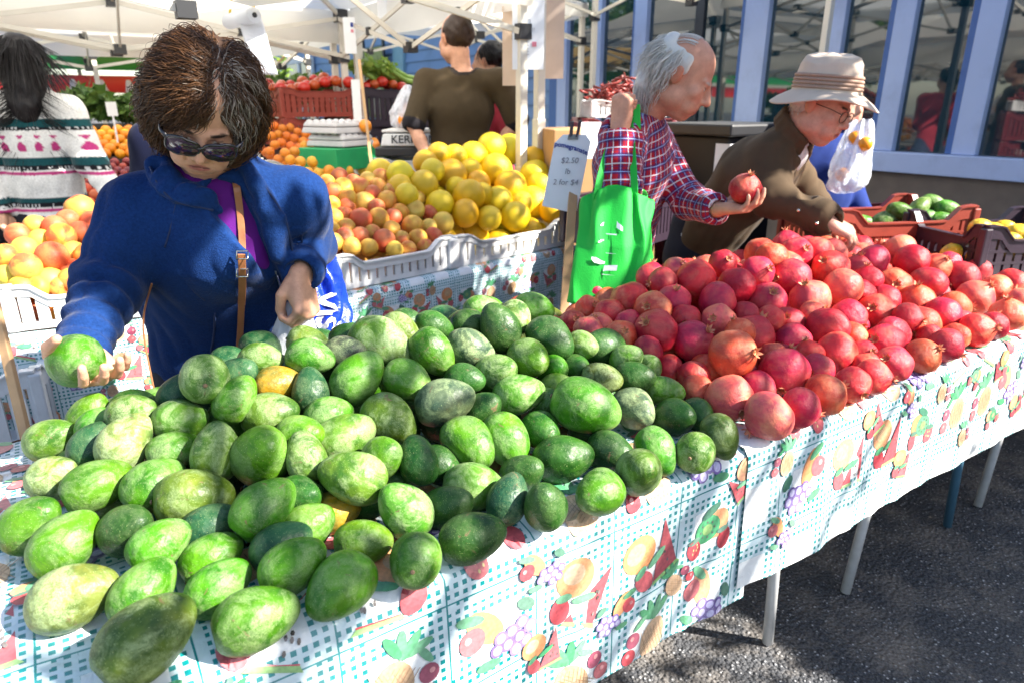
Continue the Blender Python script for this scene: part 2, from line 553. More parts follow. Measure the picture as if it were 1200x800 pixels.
for y0, y1, dk in ybars:
    b = MB(); wallbox(b, 5.45 if not dk else 5.48, 5.655, y0, y1, 1.052, 2.748); bevel(b.build('mullion', M_DARK if dk else M_LAV, bld), .006)
    if not dk:
        b = MB(); wallbox(b, 5.48, 5.65, y1 + .002, y1 + .055, 1.053, 2.747); b.build('sash', M_DBLUE, bld)  # deeper blue strip paints in the mullion's shaded side
for i in range(len(ybars) - 1):
    y0 = ybars[i][1]; y1 = ybars[i + 1][0]
    b = MB(); wallbox(b, 5.505, 5.52, y0 + .003, y1 - .003, 1.053, 2.747)
    b.build('window_pane', M_GLASS, bld)
b = MB(); b.add([(5.3, -6.3, 3.11), (5.3, 26.3, 3.11), (11.3, 26.3, 3.6), (11.3, -6.3, 3.6), (5.3, -6.3, 3.2), (5.3, 26.3, 3.2), (11.3, 26.3, 3.7), (11.3, -6.3, 3.7)],
                [(0, 1, 2, 3), (7, 6, 5, 4), (0, 4, 5, 1), (1, 5, 6, 2), (2, 6, 7, 3), (3, 7, 4, 0)])
b.build('roof', simple('roof_shingles', (.12, .11, .11), .9), bld)
# poster board on the wall
pb = empty('poster_board', (5.4, 12.6, 0), 'tall green patterned banner on posts before the blue wall', 'banner')
b = MB(); wallbox(b, 5.33, 5.36, 12.15, 12.95, 1.15, 2.35); b.build('panel', simple('poster_green', (.30, .33, .10), .6, var=.9, scale=9), pb)
b = MB(); wallbox(b, 5.31, 5.328, 12.25, 12.75, 1.2, 1.65); b.build('pale_notice', simple('poster_notice', (.6, .5, .38), .6, var=.3, scale=14), pb)
b = MB()
for y in (12.1, 13.0): wallbox(b, 5.33, 5.37, y - .03, y + .03, 0, 2.5)
b.build('post', M_DARK, pb)
# a far white sash window with shrub
fw = empty('far_window', (5.4, 16.9, 0), 'white framed dark window in the far end of the blue wall', 'window')
b = MB(); wallbox(b, 5.44, 5.47, 16.3, 18.3, .9, 2.3); b.build('pane', M_GLASS, fw)
b = MB()
for y in (16.3, 17.2, 18.3): wallbox(b, 5.41, 5.475, y - .07, y + .07, .9, 2.3)
for z in (.86, 2.34): wallbox(b, 5.41, 5.475, 16.23, 18.37, z - .05, z + .05)
b.build('frame', simple('white_trim', (.75, .76, .78), .5), fw)

# ------------------------------------------------------------------ plants and trees
def m_leaf(name, c, c2):
    t = NT(name)
    oi = t.n('ShaderNodeObjectInfo'); g_ = t.n('ShaderNodeNewGeometry')
    col = t.mix(g_.outputs['Random Per Island'], c, c2)
    b_ = t.bsdf(col, .5, 0, .4)
    tl = t.n('ShaderNodeBsdfTranslucent'); t.l(col, tl.inputs[0])
    m = t.n('ShaderNodeMixShader'); m.inputs[0].default_value = .3
    t.l(b_, m.inputs[1]); t.l(tl.outputs[0], m.inputs[2])
    return t.done(m.outputs[0])
M_LEAF = m_leaf('tree_leaves', (.04, .10, .02), (.12, .2, .04))
M_LEAF_L = m_leaf('bright_leaves', (.16, .30, .04), (.35, .45, .08))
M_BARK = simple('bark', (.11, .08, .055), .9, var=.4, scale=20, bump=.6, bscale=30)
def leaf_quad(m, c, size, rng, mi=0):
    d = nrm(rng.normal(size=3)); n_ = nrm(rng.normal(size=3)); x = nrm(np.cross(d, n_))
    a = c - d * size; p = c + d * size
    m.add([a, c + x * size * .45, p, c - x * size * .45], [(0, 1, 2, 3)], mi)
def tree(name, base, h, crown_r, seed, label, leaf, n=2600, lsize=.09, trunk_r=.14, group=None, clumps=14, centre=None, squash=.75):
    rng = np.random.default_rng(seed)
    root = empty(name, base, label, 'tree', group)
    base = np.asarray(base, float)
    top = base + A(0, 0, h * .72)
    cc = base + A(0, 0, h - crown_r * squash * .8) if centre is None else np.asarray(centre, float)
    tr = MB(); tr.tube([base, base + A(.05, .03, h * .25), base * .5 + cc * .5 + A(0, 0, -h * .02), cc], [trunk_r, trunk_r * .8, trunk_r * .6, trunk_r * .3], 10)
    lf = MB()
    cl = []
    for i in range(clumps):
        d = nrm(rng.normal(size=3)) * rng.uniform(.35, 1) ** .5
        p = cc + d * A(crown_r, crown_r, crown_r * squash)
        cl.append((p, rng.uniform(.28, .5) * crown_r))
        s = base + A(0, 0, h * rng.uniform(.3, .55))
        tr.tube([s * .35 + cc * .65 - A(0, 0, .3), (s + p) / 2 + A(0, 0, .2), p], [trunk_r * .4, trunk_r * .25, trunk_r * .08], 6)
    for i in range(n):
        p, r = cl[rng.integers(len(cl))]
        q = p + nrm(rng.normal(size=3)) * r * rng.uniform(.2, 1) ** .6
        leaf_quad(lf, q, lsize * rng.uniform(.6, 1.4), rng)
    tr.build('trunk', M_BARK, root); lf.build('crown', leaf, root)
    return root
# a young pale shrub by the far window, trees beyond the market
tree('shrub', (3.9, 13.9, 0), 2.0, .8, 3, 'pale yellow green shrub standing before the far white window', M_LEAF_L, 1600, .06, .05)
tree('shrub', (2.6, 15.2, 0), 1.9, .7, 4, 'smaller pale shrub left of the far white window', M_LEAF_L, 1300, .06, .05)
for i, (x, y, h, r, lab) in enumerate(((-9, 24, 7, 3.4, 'broad dark green tree far beyond the red awning'), (-2, 30, 8, 3.6, 'tall green tree far behind the market tents'),
                                      (-16, 18, 6, 3, 'round green tree far out past the woman in the knitted sweater'))):
    tree('far_tree', (x, y, 0), h, r, 20 + i, lab, M_LEAF, 2200, .22, .25)

# ------------------------------------------------------------------ pop-up market tents
M_CANOPY = translucent_cloth('white_canopy_cloth', (.90, .88, .82), .75)
M_CANOPY_T = translucent_cloth('tan_canopy_cloth', (.62, .42, .16), .5)
M_CANOPY_G = translucent_cloth('green_awning_cloth', (.02, .28, .07), .3)
M_CANOPY_R = translucent_cloth('red_awning_cloth', (.55, .02, .02), .3)
M_CANOPY_B = translucent_cloth('blue_awning_cloth', (.03, .10, .30), .25)
M_STEEL = simple('cream_painted_steel', (.62, .58, .50), .4, var=.1, metal=0)
M_BLK = simple('black_plastic', (.02, .02, .022), .45)
def tent(x0, x1, y0, y1, ze, zp, label, cloth=None, val=.22, skip=(), xr=2):
    cloth = cloth or M_CANOPY
    root = empty('market_tent', ((x0 + x1) / 2, (y0 + y1) / 2, 0), label, 'tent')
    c = MB(); cx, cy = (x0 + x1) / 2, (y0 + y1) / 2
    cor = [A(x0, y0, ze), A(x1, y0, ze), A(x1, y1, ze), A(x0, y1, ze)]
    apex = A(cx, cy, zp)
    for i in range(4):
        a, b_ = cor[i], cor[(i + 1) % 4]
        def fn(u, v, a=a, b_=b_):
            e = a + (b_ - a) * u
            p = e + (apex - e) * v
            p = p - ZV * (.10 * math.sin(math.pi * v) * (1 - .3 * abs(u - .5)) )
            return p
        c.grid(fn, 10, 8)
        n_ = nrm(np.cross(b_ - a, ZV))
        def fv(u, v, a=a, b_=b_, n_=n_):
            return a + (b_ - a) * u - ZV * (val * v) + n_ * (.02 + .02 * math.sin(u * 23 + a[0]) * v)
        c.grid(fv, 30, 2)
    c.build('canopy', cloth, root)
    for i in range(4):
        if i in skip: continue
        p = cor[i]; q = p + nrm(A(cx, cy, 0) - A(p[0], p[1], 0)) * .045
        m = MB(); m.box((q[0], q[1], ze / 2), (.045, .045, ze - .02)); m.box((q[0], q[1], ze * .28), (.052, .052, ze * .5), 0)
        bevel(m.build('leg', M_STEEL, root), .004)
        for nm, zz, sx, sz in (('bracket', ze - .04, .085, .09), ('slider', ze - .33, .07, .07), ('foot', .012, .11, .022)):
            m = MB(); m.box((q[0], q[1], zz), (sx, sx, sz)); m.build(nm, M_BLK, root)
    t = MB()
    class j:
        box = staticmethod(lambda c, sz: (lambda m: (m.box(c, sz), m.build('joint', M_BLK, root)))(MB()))
    for i in range(4):
        a, b_ = cor[i], cor[(i + 1) % 4]
        inw = nrm(apex - (a + b_) / 2); inw[2] = 0
        o = inw * .06
        for k in range(xr):
            p = a + (b_ - a) * (k / xr) + o; q = a + (b_ - a) * ((k + 1) / xr) + o
            t.beam(p - ZV * .05, q - ZV * .33, .014, .028); t.beam(p - ZV * .33 + inw * .016, q - ZV * .05 + inw * .016, .014, .028)
            j.box((p + q) / 2 - ZV * .19, (.05, .05, .05))
            if k: j.box(p - ZV * .05, (.07, .07, .06)); j.box(p - ZV * .33, (.07, .07, .06))
        t.beam(a - ZV * .06, apex - ZV * .16, .02, .03)
        mid = (a + b_) / 2
        t.beam(mid - ZV * .05 + o, apex - ZV * .55, .014, .028); t.beam(mid - ZV * .33 + o, apex - ZV * .2, .014, .028)
    t.tube([apex - ZV * .7, apex - ZV * .05], .025, 8)
    j.box(apex - ZV * .55, (.12, .12, .07))
    t.build('truss', M_STEEL, root)
    return root
tent(-1.0, 2.10, 2.98, 5.45, 2.06, 2.95, 'white pop-up tent over the citrus and peach crates')
tent(-1.0, 2.10, 5.60, 8.4, 2.06, 2.95, 'white pop-up tent over the tangerines, second row behind the citrus tent')
tent(-4.3, -1.12, 2.98, 5.45, 2.06, 2.95, 'white pop-up tent above the woman in the knitted sweater')
tent(-4.3, -1.12, 5.6, 8.4, 2.06, 2.95, 'white pop-up tent over the herb rack')
tent(.6, 2.9, 8.7, 11.4, 2.2, 2.8, 'tan pop-up tent far behind the celery and tomatoes', M_CANOPY_T, val=.14)
tent(2.25, 4.6, 5.6, 8.2, 2.30, 3.0, 'white pop-up tent whose corner leg stands before the blue window frames', val=.12)
tent(2.16, 4.62, 3.0, 5.5, 2.50, 3.2, 'tall white pop-up tent right of the double pole, over the man in brown', val=.14)
# strip awnings of the far stall
for nm, mt, y, z0, z1, lab in (('green_awning', M_CANOPY_G, 11.0, 1.80, 2.0, 'green cloth awning of the far stall over a red one'), ('red_awning', M_CANOPY_R, 10.2, 1.52, 1.72, 'red cloth awning hanging under the green one')):
    m = MB(); m.grid(lambda u, v: (-4.5 + 7 * u, y - .5 * (1 - v) + .02 * math.sin(u * 60), z0 + (z1 - z0) * v), 90, 2)
    o = m.build(nm, mt); tag(o, lab, 'awning'); s = o.modifiers.new('t', 'SOLIDIFY'); s.thickness = .006
# people's side of the market behind the photographer: what the windows mirror and what shades the ground
tent(3.2, 5.9, -4.0, -1.1, 2.25, 3.0, 'white pop-up tent behind the photographer shading the asphalt', xr=2)
tent(-5, -2, -9, -6, 2.3, 3.3, 'blue pop-up tent far behind the photographer', M_CANOPY_B)
tent(-1.2, 1.8, -9.5, -6.5, 2.3, 3.3, 'second white pop-up tent far behind the photographer')
def shade_tree():
    """unseen tree behind the photographer, leaf clumps added to shade chosen spots"""
    rng = np.random.default_rng(51); base = A(3.4, -5.4, 0)
    root = empty('shade_clump_tree', base, 'leafy street tree with low branches behind the photographer', 'tree')
    tr = MB(); lf = MB()
    top = base + A(-.1, .3, 3.4)
    tr.tube([base, base + A(.04, .05, 1.2), base + A(-.05, .15, 2.4), top, top + A(.2, -.3, 1.6)], [.15, .13, .11, .09, .04], 10)
    for (x, y, z, r, n, ds) in SHADE:  # leaf clumps added towards the sun so that each listed spot is shaded
        p = A(x, y, z) + SUN_D * ds
        tr.tube([top - ZV * rng.uniform(.1, .8), (top + p) / 2 + A(0, 0, .25), p], [.035, .02, .006], 6)
        for _ in range(n):
            d = rng.normal(size=3) * .55; d = d / max(1, np.linalg.norm(d)); leaf_quad(lf, p + d * r, .05 * rng.uniform(.6, 1.3), rng)
    for _ in range(1800):
        d = nrm(rng.normal(size=3)) * rng.uniform(.4, 1); leaf_quad(lf, base + A(.3, -.8, 5.0) + d * A(1.7, 1.4, 1.2), .09 * rng.uniform(.6, 1.4), rng)
    tr.build('trunk', M_BARK, root); lf.build('crown', M_LEAF, root)
SHADE = [(2.02, 3.45, 1.32, .36, 800, 4.2), (1.20, 1.18, .86, .2, 190, 3.2), (1.02, 1.32, .9, .17, 120, 3.1), (1.38, 1.08, .82, .18, 130, 3.3), (.12, 1.62, 1.16, .13, 90, 3.0), (.20, 1.66, 1.20, .10, 50, 3.0), (.30, 1.70, .88, .12, 50, 3.1), (.10, 1.58, 1.05, .08, 30, 3.2),
         (1.25, .85, 0, .28, 45, 4.3), (1.55, .65, 0, .28, 60, 4.4), (.95, .75, 0, .3, 35, 4.4), (1.75, .85, 0, .25, 120, 4.2), (-.36, .86, .80, .10, 45, 3.1), (-.05, .80, .76, .07, 26, 3.1), (.22, .79, .76, .07, 26, 3.1),
         (.45, 1.15, .86, .10, 25, 3.2), (1.15, 2.55, .95, .34, 420, 3.6), (1.55, 2.7, 1.0, .34, 420, 3.7), (1.35, 2.95, 1.05, .3, 320, 3.6), (.9, 2.4, .6, .25, 260, 3.7), (1.35, 2.45, .5, .25, 260, 3.8), (.2, 2.6, .9, .25, 120, 3.8), (.75, 1.05, .85, .09, 22, 3.3), (1.55, 1.65, 1.1, .14, 45, 3.3), (2.05, 1.2, .95, .16, 26, 3.4), (2.25, 1.75, 1.1, .14, 40, 3.2)]
shade_tree()
# ------------------------------------------------------------------ folding tables and the printed oilcloth
TZ = .75
M_TTOP = simple('table_laminate', (.55, .52, .47), .5)
M_TUBE = simple('worn_steel_tube', (.72, .72, .72), .35, .35, var=.25, scale=30)
M_TUBE_D = simple('blue_painted_tube', (.05, .13, .2), .5)
def folding_table(x0, x1, y0, y1, label, legs, mats=None, splay=.06, z=TZ - .006):
    root = empty('folding_table', ((x0 + x1) / 2, (y0 + y1) / 2, 0), label, 'table')
    m = MB(); m.box(((x0 + x1) / 2, (y0 + y1) / 2, z - .018), (x1 - x0, y1 - y0, .034))
    bevel(m.build('tabletop', M_TTOP, root), .008)
    for i, lx in enumerate(legs):
        mt = (mats or [M_TUBE] * len(legs))[i]
        sgn = -1 if lx < (x0 + x1) / 2 else 1
        for y in (y0 + .105, y1 - .105):
            m = MB(); m.tube([(lx, y, .006), (lx - sgn * splay * .4, y, .3), (lx - sgn * splay, y, z - .035)], .0145, 12); m.build('leg', mt, root)
        m = MB(); m.tube([(lx - sgn * splay * .35, y0 + .105, .26), (lx - sgn * splay * .35, y1 - .105, .26)], .010, 8); m.build('crossbar', mt, root)
        m = MB(); m.tube([(lx - sgn * splay * .4, (y0 + y1) / 2, .262), (lx - sgn * (splay + .38), (y0 + y1) / 2, z - .04)], .008, 8); m.build('brace', mt, root)
    return root
YF, YB = .752, 1.60
folding_table(-.85, 1.60, YF, YB, 'long folding table carrying the mango heap', (-.7, 1.415))
folding_table(1.625, 2.50, YF, YB, 'short folding table under the middle of the pomegranate heap', (1.785, 2.405), [M_TUBE, M_TUBE_D], .09)
folding_table(2.52, 4.1, YF, YB, 'folding table under the far end of the pomegranates and the crates', (2.63, 3.95), None, .09)

def m_check(P, name):
    """white oilcloth with woven teal bands, drawn from the cloth's own coordinates in metres"""
    t = NT(name)
    sep = t.n('ShaderNodeSeparateXYZ'); t.l(t.tc('UV'), sep.inputs[0])
    u, v = sep.outputs[0], sep.outputs[1]
    def tri(x, off=0.):                 # 0..1 within a period
        return t.math('FRACT', t.math('ADD', t.math('DIVIDE', x, P), off))
    def band(x, w, off=0.): return t.math('LESS_THAN', t.math('ABSOLUTE', t.math('SUBTRACT', tri(x, off), .5)), w)
    def dash(x, p, d): return t.math('LESS_THAN', t.math('FRACT', t.math('DIVIDE', x, p)), d)
    bu, bv = band(u, .23), band(v, .23)
    du, dv = dash(u, P / 11, .52), dash(v, P / 11, .52)
    core_u = t.math('SUBTRACT', bu, band(u, .06)); core_v = t.math('SUBTRACT', bv, band(v, .06))
    d1 = t.math('MULTIPLY', t.math('MULTIPLY', core_u, du), dv)
    d2 = t.math('MULTIPLY', t.math('MULTIPLY', core_v, du), dv)
    line_u = t.math('MULTIPLY', band(u, .2), t.math('LESS_THAN', t.math('FRACT', t.math('ADD', t.math('DIVIDE', u, P / 4), .18)), .07))
    line_v = t.math('MULTIPLY', band(v, .2), t.math('LESS_THAN', t.math('FRACT', t.math('ADD', t.math('DIVIDE', v, P / 4), .18)), .07))
    mk = t.math('MAXIMUM', t.math('MAXIMUM', d1, d2), t.math('MAXIMUM', line_u, line_v))
    wob = t.noise(9, 3, vec=t.tc('UV'))
    white = t.mix(t.math('MAXIMUM', bu, bv), (.80, .81, .80), (.60, .72, .75))
    mk = t.math('MULTIPLY', mk, t.ramp(t.noise(7, 4, vec=t.tc('UV')), [(.3, .8), (.6, 1.0)]))
    col = t.mix(mk, white, (.0, .21, .22))
    nb = t.bump(t.math('ADD', t.noise(5, 4, vec=t.tc('UV'), dist=.8), t.math('MULTIPLY', t.noise(22, 3, vec=t.tc('UV'), dist=1.5), .25)), .8, .02)
    return t.done(t.bsdf(col, .32, 0, .5, nb))
M_CHECK = m_check(.125, 'printed_oilcloth'); M_CHECK_L = m_check(.165, 'large_printed_oilcloth')
def m_print():
    t = NT('printed_fruit_ink'); a = t.n('ShaderNodeAttribute', attribute_name='Ink')
    col = t.mix(t.ramp(t.noise(140, 3), [(.3, .72), (.65, 1)]), (0, 0, 0), a.outputs['Color'], 'MIX')
    return t.done(t.bsdf(col, .32))
M_INK = m_print()
INK = dict(red=(.55, .01, .03), dred=(.33, .0, .06), pink=(.8, .25, .25), green=(.02, .30, .10), dgreen=(.01, .16, .08), lgreen=(.25, .5, .12), tan=(.62, .36, .16), dtan=(.40, .2, .07),
           orange=(.75, .28, .08), purple=(.16, .08, .38), lilac=(.55, .5, .8), yellow=(.75, .6, .2), white=(.85, .85, .85), seed=(.05, .02, .01))
def blob(cx, cy, rx, ry, c, rot=0, n=18, lay=0): return ('e', cx, cy, rx, ry, c, rot, n, lay)
def motif(kind, rng):
    o = []
    if kind == 0:      # melon wedge, peach, strawberry
        o += [blob(-.012, .018, .024, .022, 'orange'), blob(-.016, .022, .014, .012, 'tan', 0, 14, 1)]
        o += [('p', [(-.01, -.03), (.03, -.034), (.034, .03)], 'red', 1), ('p', [(-.014, -.034), (.034, -.04), (.03, -.034), (-.01, -.03)], 'lgreen', 2)]
        for k in range(6): o.append(blob(.012 + .016 * rng.random(), -.025 + .03 * rng.random(), .0016, .0025, 'seed', 0, 6, 3))
        o += [blob(-.02, -.018, .012, .015, 'red', .4, 14, 2), blob(-.02, -.004, .010, .005, 'green', .3, 10, 3)]
        o += [blob(.006, -.004, .016, .005, 'green', .2, 10, 4)]
    elif kind == 1:    # grapes, pear, cherry
        o += [blob(.012, .018, .014, .026, 'orange', -.5), blob(.028, .014, .014, .014, 'red', 0, 16, 1), blob(.032, .018, .004, .004, 'pink', 0, 8, 2), blob(.024, .036, .016, .006, 'green', .5, 10, 2)]
        for (gx, gy) in ((0, 0), (.013, .001), (-.013, .002), (-.006, -.012), (.008, -.011), (.001, -.023), (-.02, -.009), (.02, -.009), (-.012, -.022)):
            o += [blob(gx - .012, gy - .006, .0078, .0078, 'purple', 0, 12, 3), blob(gx - .012, gy - .006, .0052, .0052, 'lilac', 0, 10, 4)]
        o += [blob(-.034, .012, .012, .007, 'dgreen', .8, 10, 2), blob(.02, -.024, .014, .006, 'green', .3, 10, 2)]
    elif kind == 2:    # pineapple with cherries
        o += [blob(-.008, -.008, .020, .026, 'tan', .3)]
        for a in range(-3, 4):
            o.append(blob(-.008 + a * .005, -.008, .0006, .022, 'dtan', .8, 6, 1)); o.append(blob(-.008 + a * .005, -.008, .0006, .022, 'dtan', -.3, 6, 1))
        for a in (-.9, -.3, .3, .9): o.append(blob(-.008 + .016 * math.sin(a), .024 + .008 * math.cos(a), .005, .015, 'green', -a, 10, 2))
        o += [blob(.024, .004, .010, .010, 'dred', 0, 14, 2), blob(.03, -.016, .010, .010, 'red', 0, 14, 2), blob(.026, .007, .003, .003, 'pink', 0, 8, 3), blob(.032, -.013, .003, .003, 'pink', 0, 8, 3), blob(.014, .022, .012, .004, 'green', -.6, 10, 3)]
    else:              # kiwi halves, leaves and strawberries
        o += [blob(.010, .006, .022, .018, 'orange', .3), blob(-.004, .004, .020, .017, 'green', .3, 16, 1), blob(-.004, .004, .008, .007, 'lgreen', 0, 12, 2)]
        for k in range(8): o.append(blob(-.004 + .011 * math.cos(k * .785), .004 + .010 * math.sin(k * .785), .0012, .0016, 'seed', 0, 6, 3))
        o += [blob(-.026, -.014, .011, .014, 'red', .3, 14, 2), blob(.022, -.018, .011, .014, 'red', -.4, 14, 2), blob(-.026, -.002, .010, .004, 'dgreen', 0, 10, 3), blob(.02, -.005, .010, .004, 'dgreen', 0, 10, 3)]
        for k in range(5): o.append(blob(-.03 + .01 * rng.random(), -.02 + .012 * rng.random(), .0012, .0018, 'yellow', 0, 6, 3))
        o += [blob(.002, .026, .016, .006, 'dgreen', .4, 10, 2)]
    return o
def cloth_fn(prof, wave, seed):
    """prof: list of (v, point(y, z), normal(y, z)) in metres of cloth; u runs along x"""
    vs = np.array([p[0] for p in prof])
    def fn(u, v, off=0.):
        i = int(np.clip(np.searchsorted(vs, v) - 1, 0, len(vs) - 2))
        t = (v - vs[i]) / (vs[i + 1] - vs[i])
        y = prof[i][1][0] * (1 - t) + prof[i + 1][1][0] * t; z = prof[i][1][1] * (1 - t) + prof[i + 1][1][1] * t
        ny = prof[i][2][0] * (1 - t) + prof[i + 1][2][0] * t; nz = prof[i][2][1] * (1 - t) + prof[i + 1][2][1] * t
        L = math.hypot(ny, nz); ny /= L; nz /= L
        d = wave(u, v) + off
        return A(u, y + ny * d, z + nz * d)
    return fn
def printed_cloth(name, label, x0, x1, fn, v0, v1, seed, sp=.125, u_off=0., fine=.02, parent=None, scale=1.0):
    rng = random.Random(seed)
    m = MB()
    nu, nv = int((x1 - x0) / fine), max(6, int((v1 - v0) / fine))
    m.grid(lambda a, b: fn(x0 + (x1 - x0) * a, v0 + (v1 - v0) * b), nu, nv, 0, lambda a, b: (u_off + x0 + (x1 - x0) * a, v0 + (v1 - v0) * b))
    inks = []
    def stamp(cu, cv, kind, sc_, rot, lift):
        for sh in motif(kind, rng):
            if sh[0] == 'e':
                _, ex, ey, rx, ry, c, er, n, lay = sh
                pts = [(0, 0)] + [(r_ * math.cos(2 * math.pi * q / n), r_ * math.sin(2 * math.pi * q / n)) for r_ in ((.5, 1.0) if rx > .01 else (1.0,)) for q in range(n)]
                pts = [(ex + math.cos(er) * rx * a - math.sin(er) * ry * b, ey + math.sin(er) * rx * a + math.cos(er) * ry * b) for a, b in pts]
                fs = [(0, 1 + q, 1 + (q + 1) % n) for q in range(n)]
                if rx > .01: fs += [(1 + q, 1 + n + q, 1 + n + (q + 1) % n, 1 + (q + 1) % n) for q in range(n)]
            else:
                _, pts, c, lay = sh; fs = [tuple(range(len(pts)))]
            P = []
            for a, b in pts:
                a, b = a * sc_, b * abs(sc_)
                a, b = math.cos(rot) * a - math.sin(rot) * b, math.sin(rot) * a + math.cos(rot) * b
                P.append(fn(cu + a, min(max(cv - b, v0), v1 - .001), .0012 + .0004 * lay + lift))
            m.add(P, fs, 1, False)
            k_ = rng.uniform(.85, 1.1); w_ = .08 + .14 * rng.random()
            inks.extend([tuple(min(1, x * k_ * (1 - w_) + .8 * w_) for x in INK[c])] * len(P))
    for half in (0, 1):
        ja = 0; uu = math.ceil((x0 + u_off) / sp) * sp - u_off - half * sp / 2
        while uu < x1:
            vv = math.ceil(v0 / sp) * sp - half * sp / 2; jb = 0
            while vv < v1:
                cu, cv = uu + rng.uniform(-.006, .006), vv + rng.uniform(-.006, .006)
                if half and rng.random() < .45: vv += sp; jb += 1; continue
                e = .06 if not half else .04
                if x0 + e < cu < x1 - e and v0 + .05 < cv < v1 - .03:
                    stamp(cu, cv, (ja * 3 + jb * 2 + (ja // 3) + half) % 4 if not half else (ja + jb * 3) % 4, 1.2 * scale * (1 if not half else .62) * rng.choice((-1, 1)), rng.uniform(-.5, .5), .0022 * half)
                vv += sp; jb += 1
            uu += sp; ja += 1
    nb = (nu + 1) * (nv + 1)
    me = m.mesh(name, [M_CHECK if sp < .15 else M_CHECK_L, M_INK])
    a = me.color_attributes.new('Ink', 'FLOAT_COLOR', 'POINT')
    dat = np.ones((len(m.v), 4), np.float32); dat[nb:, :3] = np.array(inks, np.float32)
    a.data.foreach_set('color', dat.ravel())
    o = link(name, me)
    tag(o, label, 'tablecloth')
    return o
def table_profile(yf, yb, z, drop, back=.25, r=.012):
    p = [(-back, (yb + .008, z - back), (1, 0)), (-.02, (yb + .008, z - .015), (1, 0)), (0, (yb, z), (.7, .7)), (.02, (yb - .02, z + .001), (0, 1))]
    d = yb - yf
    p += [(d - r, (yf + r, z + .001), (0, 1)), (d + .004, (yf - .001, z - .003), (-.7, .7)), (d + r + .01, (yf - .006, z - .018), (-1, .12)), (d + drop, (yf - .014, z - drop), (-1, .05))]
    return p
nz1 = wavy(3, 9, 6)
def wave_front(seed, v_edge, amp):
    f = wavy(seed, 11, 6); g_ = wavy(seed + 1, 26, 5); h = wavy(seed + 2, 14, 6)
    def w_(u, v):
        if v > v_edge:
            k = min(1, (v - v_edge) / .3)
            return .006 + amp * k * (f(u, 0, 0) + .35 * g_(u, v * .3, 0) + .5 * abs(math.sin(u * 19 + 2 * h(u, 0, 0))) ** 6) * .5
        k = min(1, max(0, (v_edge - v) / .06))
        return .0015 + k * .0055 * (1 + max(-1, h(u * 1.5, v * 1.5, 0)))
    return w_
D = YB - YF
fL = cloth_fn(table_profile(YF, YB, TZ, .365), wave_front(11, D, .020), 1)
printed_cloth('tablecloth', 'checked fruit printed oilcloth under the mango heap', -.82, 1.085, fL, -.25, D + .355, 1, u_off=.03, sp=.165, scale=1.42)
fR = cloth_fn(table_profile(YF - .006, YB, TZ + .005, .335), wave_front(17, D, .020), 2)
printed_cloth('tablecloth', 'checked fruit printed oilcloth under the pomegranates, overlapping the mango cloth', 1.05, 4.12, fR, -.25, D + .325, 2, u_off=.075, sp=.165, scale=1.42)

# second row of tables across the aisle
R2 = .185
O2 = A(.80, 2.305)
def loc2(x, e, z=0.):
    """point on the slanted citrus table: x along its front edge, e behind it"""
    return A(O2[0] + x * math.cos(R2) - e * math.sin(R2), O2[1] + x * math.sin(R2) + e * math.cos(R2), z)
folding_table(-.9, .74, 2.34, 3.08, 'folding table under the peach crate beside the woman in navy', (-.75, .6))
ft = folding_table(0, 1.27, 0, .76, 'folding table under the peach and pomelo crates', (.14, 1.13))
c0 = A(.635, .38); ft.location = V(loc2(c0[0], c0[1])); ft.rotation_euler.z = R2
f2a = cloth_fn(table_profile(2.34, 3.08, TZ, .56), wave_front(41, .74, .012), 3)
printed_cloth('tablecloth', 'fruit printed oilcloth hanging behind the raised mango and below the left peach crate', -.92, .76, f2a, .68, .74 + .55, 6, u_off=.02, fine=.03)
f2 = cloth_fn(table_profile(0, .76, TZ, .56), wave_front(31, .76, .012), 3)
oc = printed_cloth('tablecloth', 'fruit printed oilcloth hanging below the pomelo and middle peach crates', -.01, 1.29, f2, .70, .76 + .55, 5, u_off=.04, fine=.03)
oc.location = V(loc2(0, 0)); oc.rotation_euler.z = R2

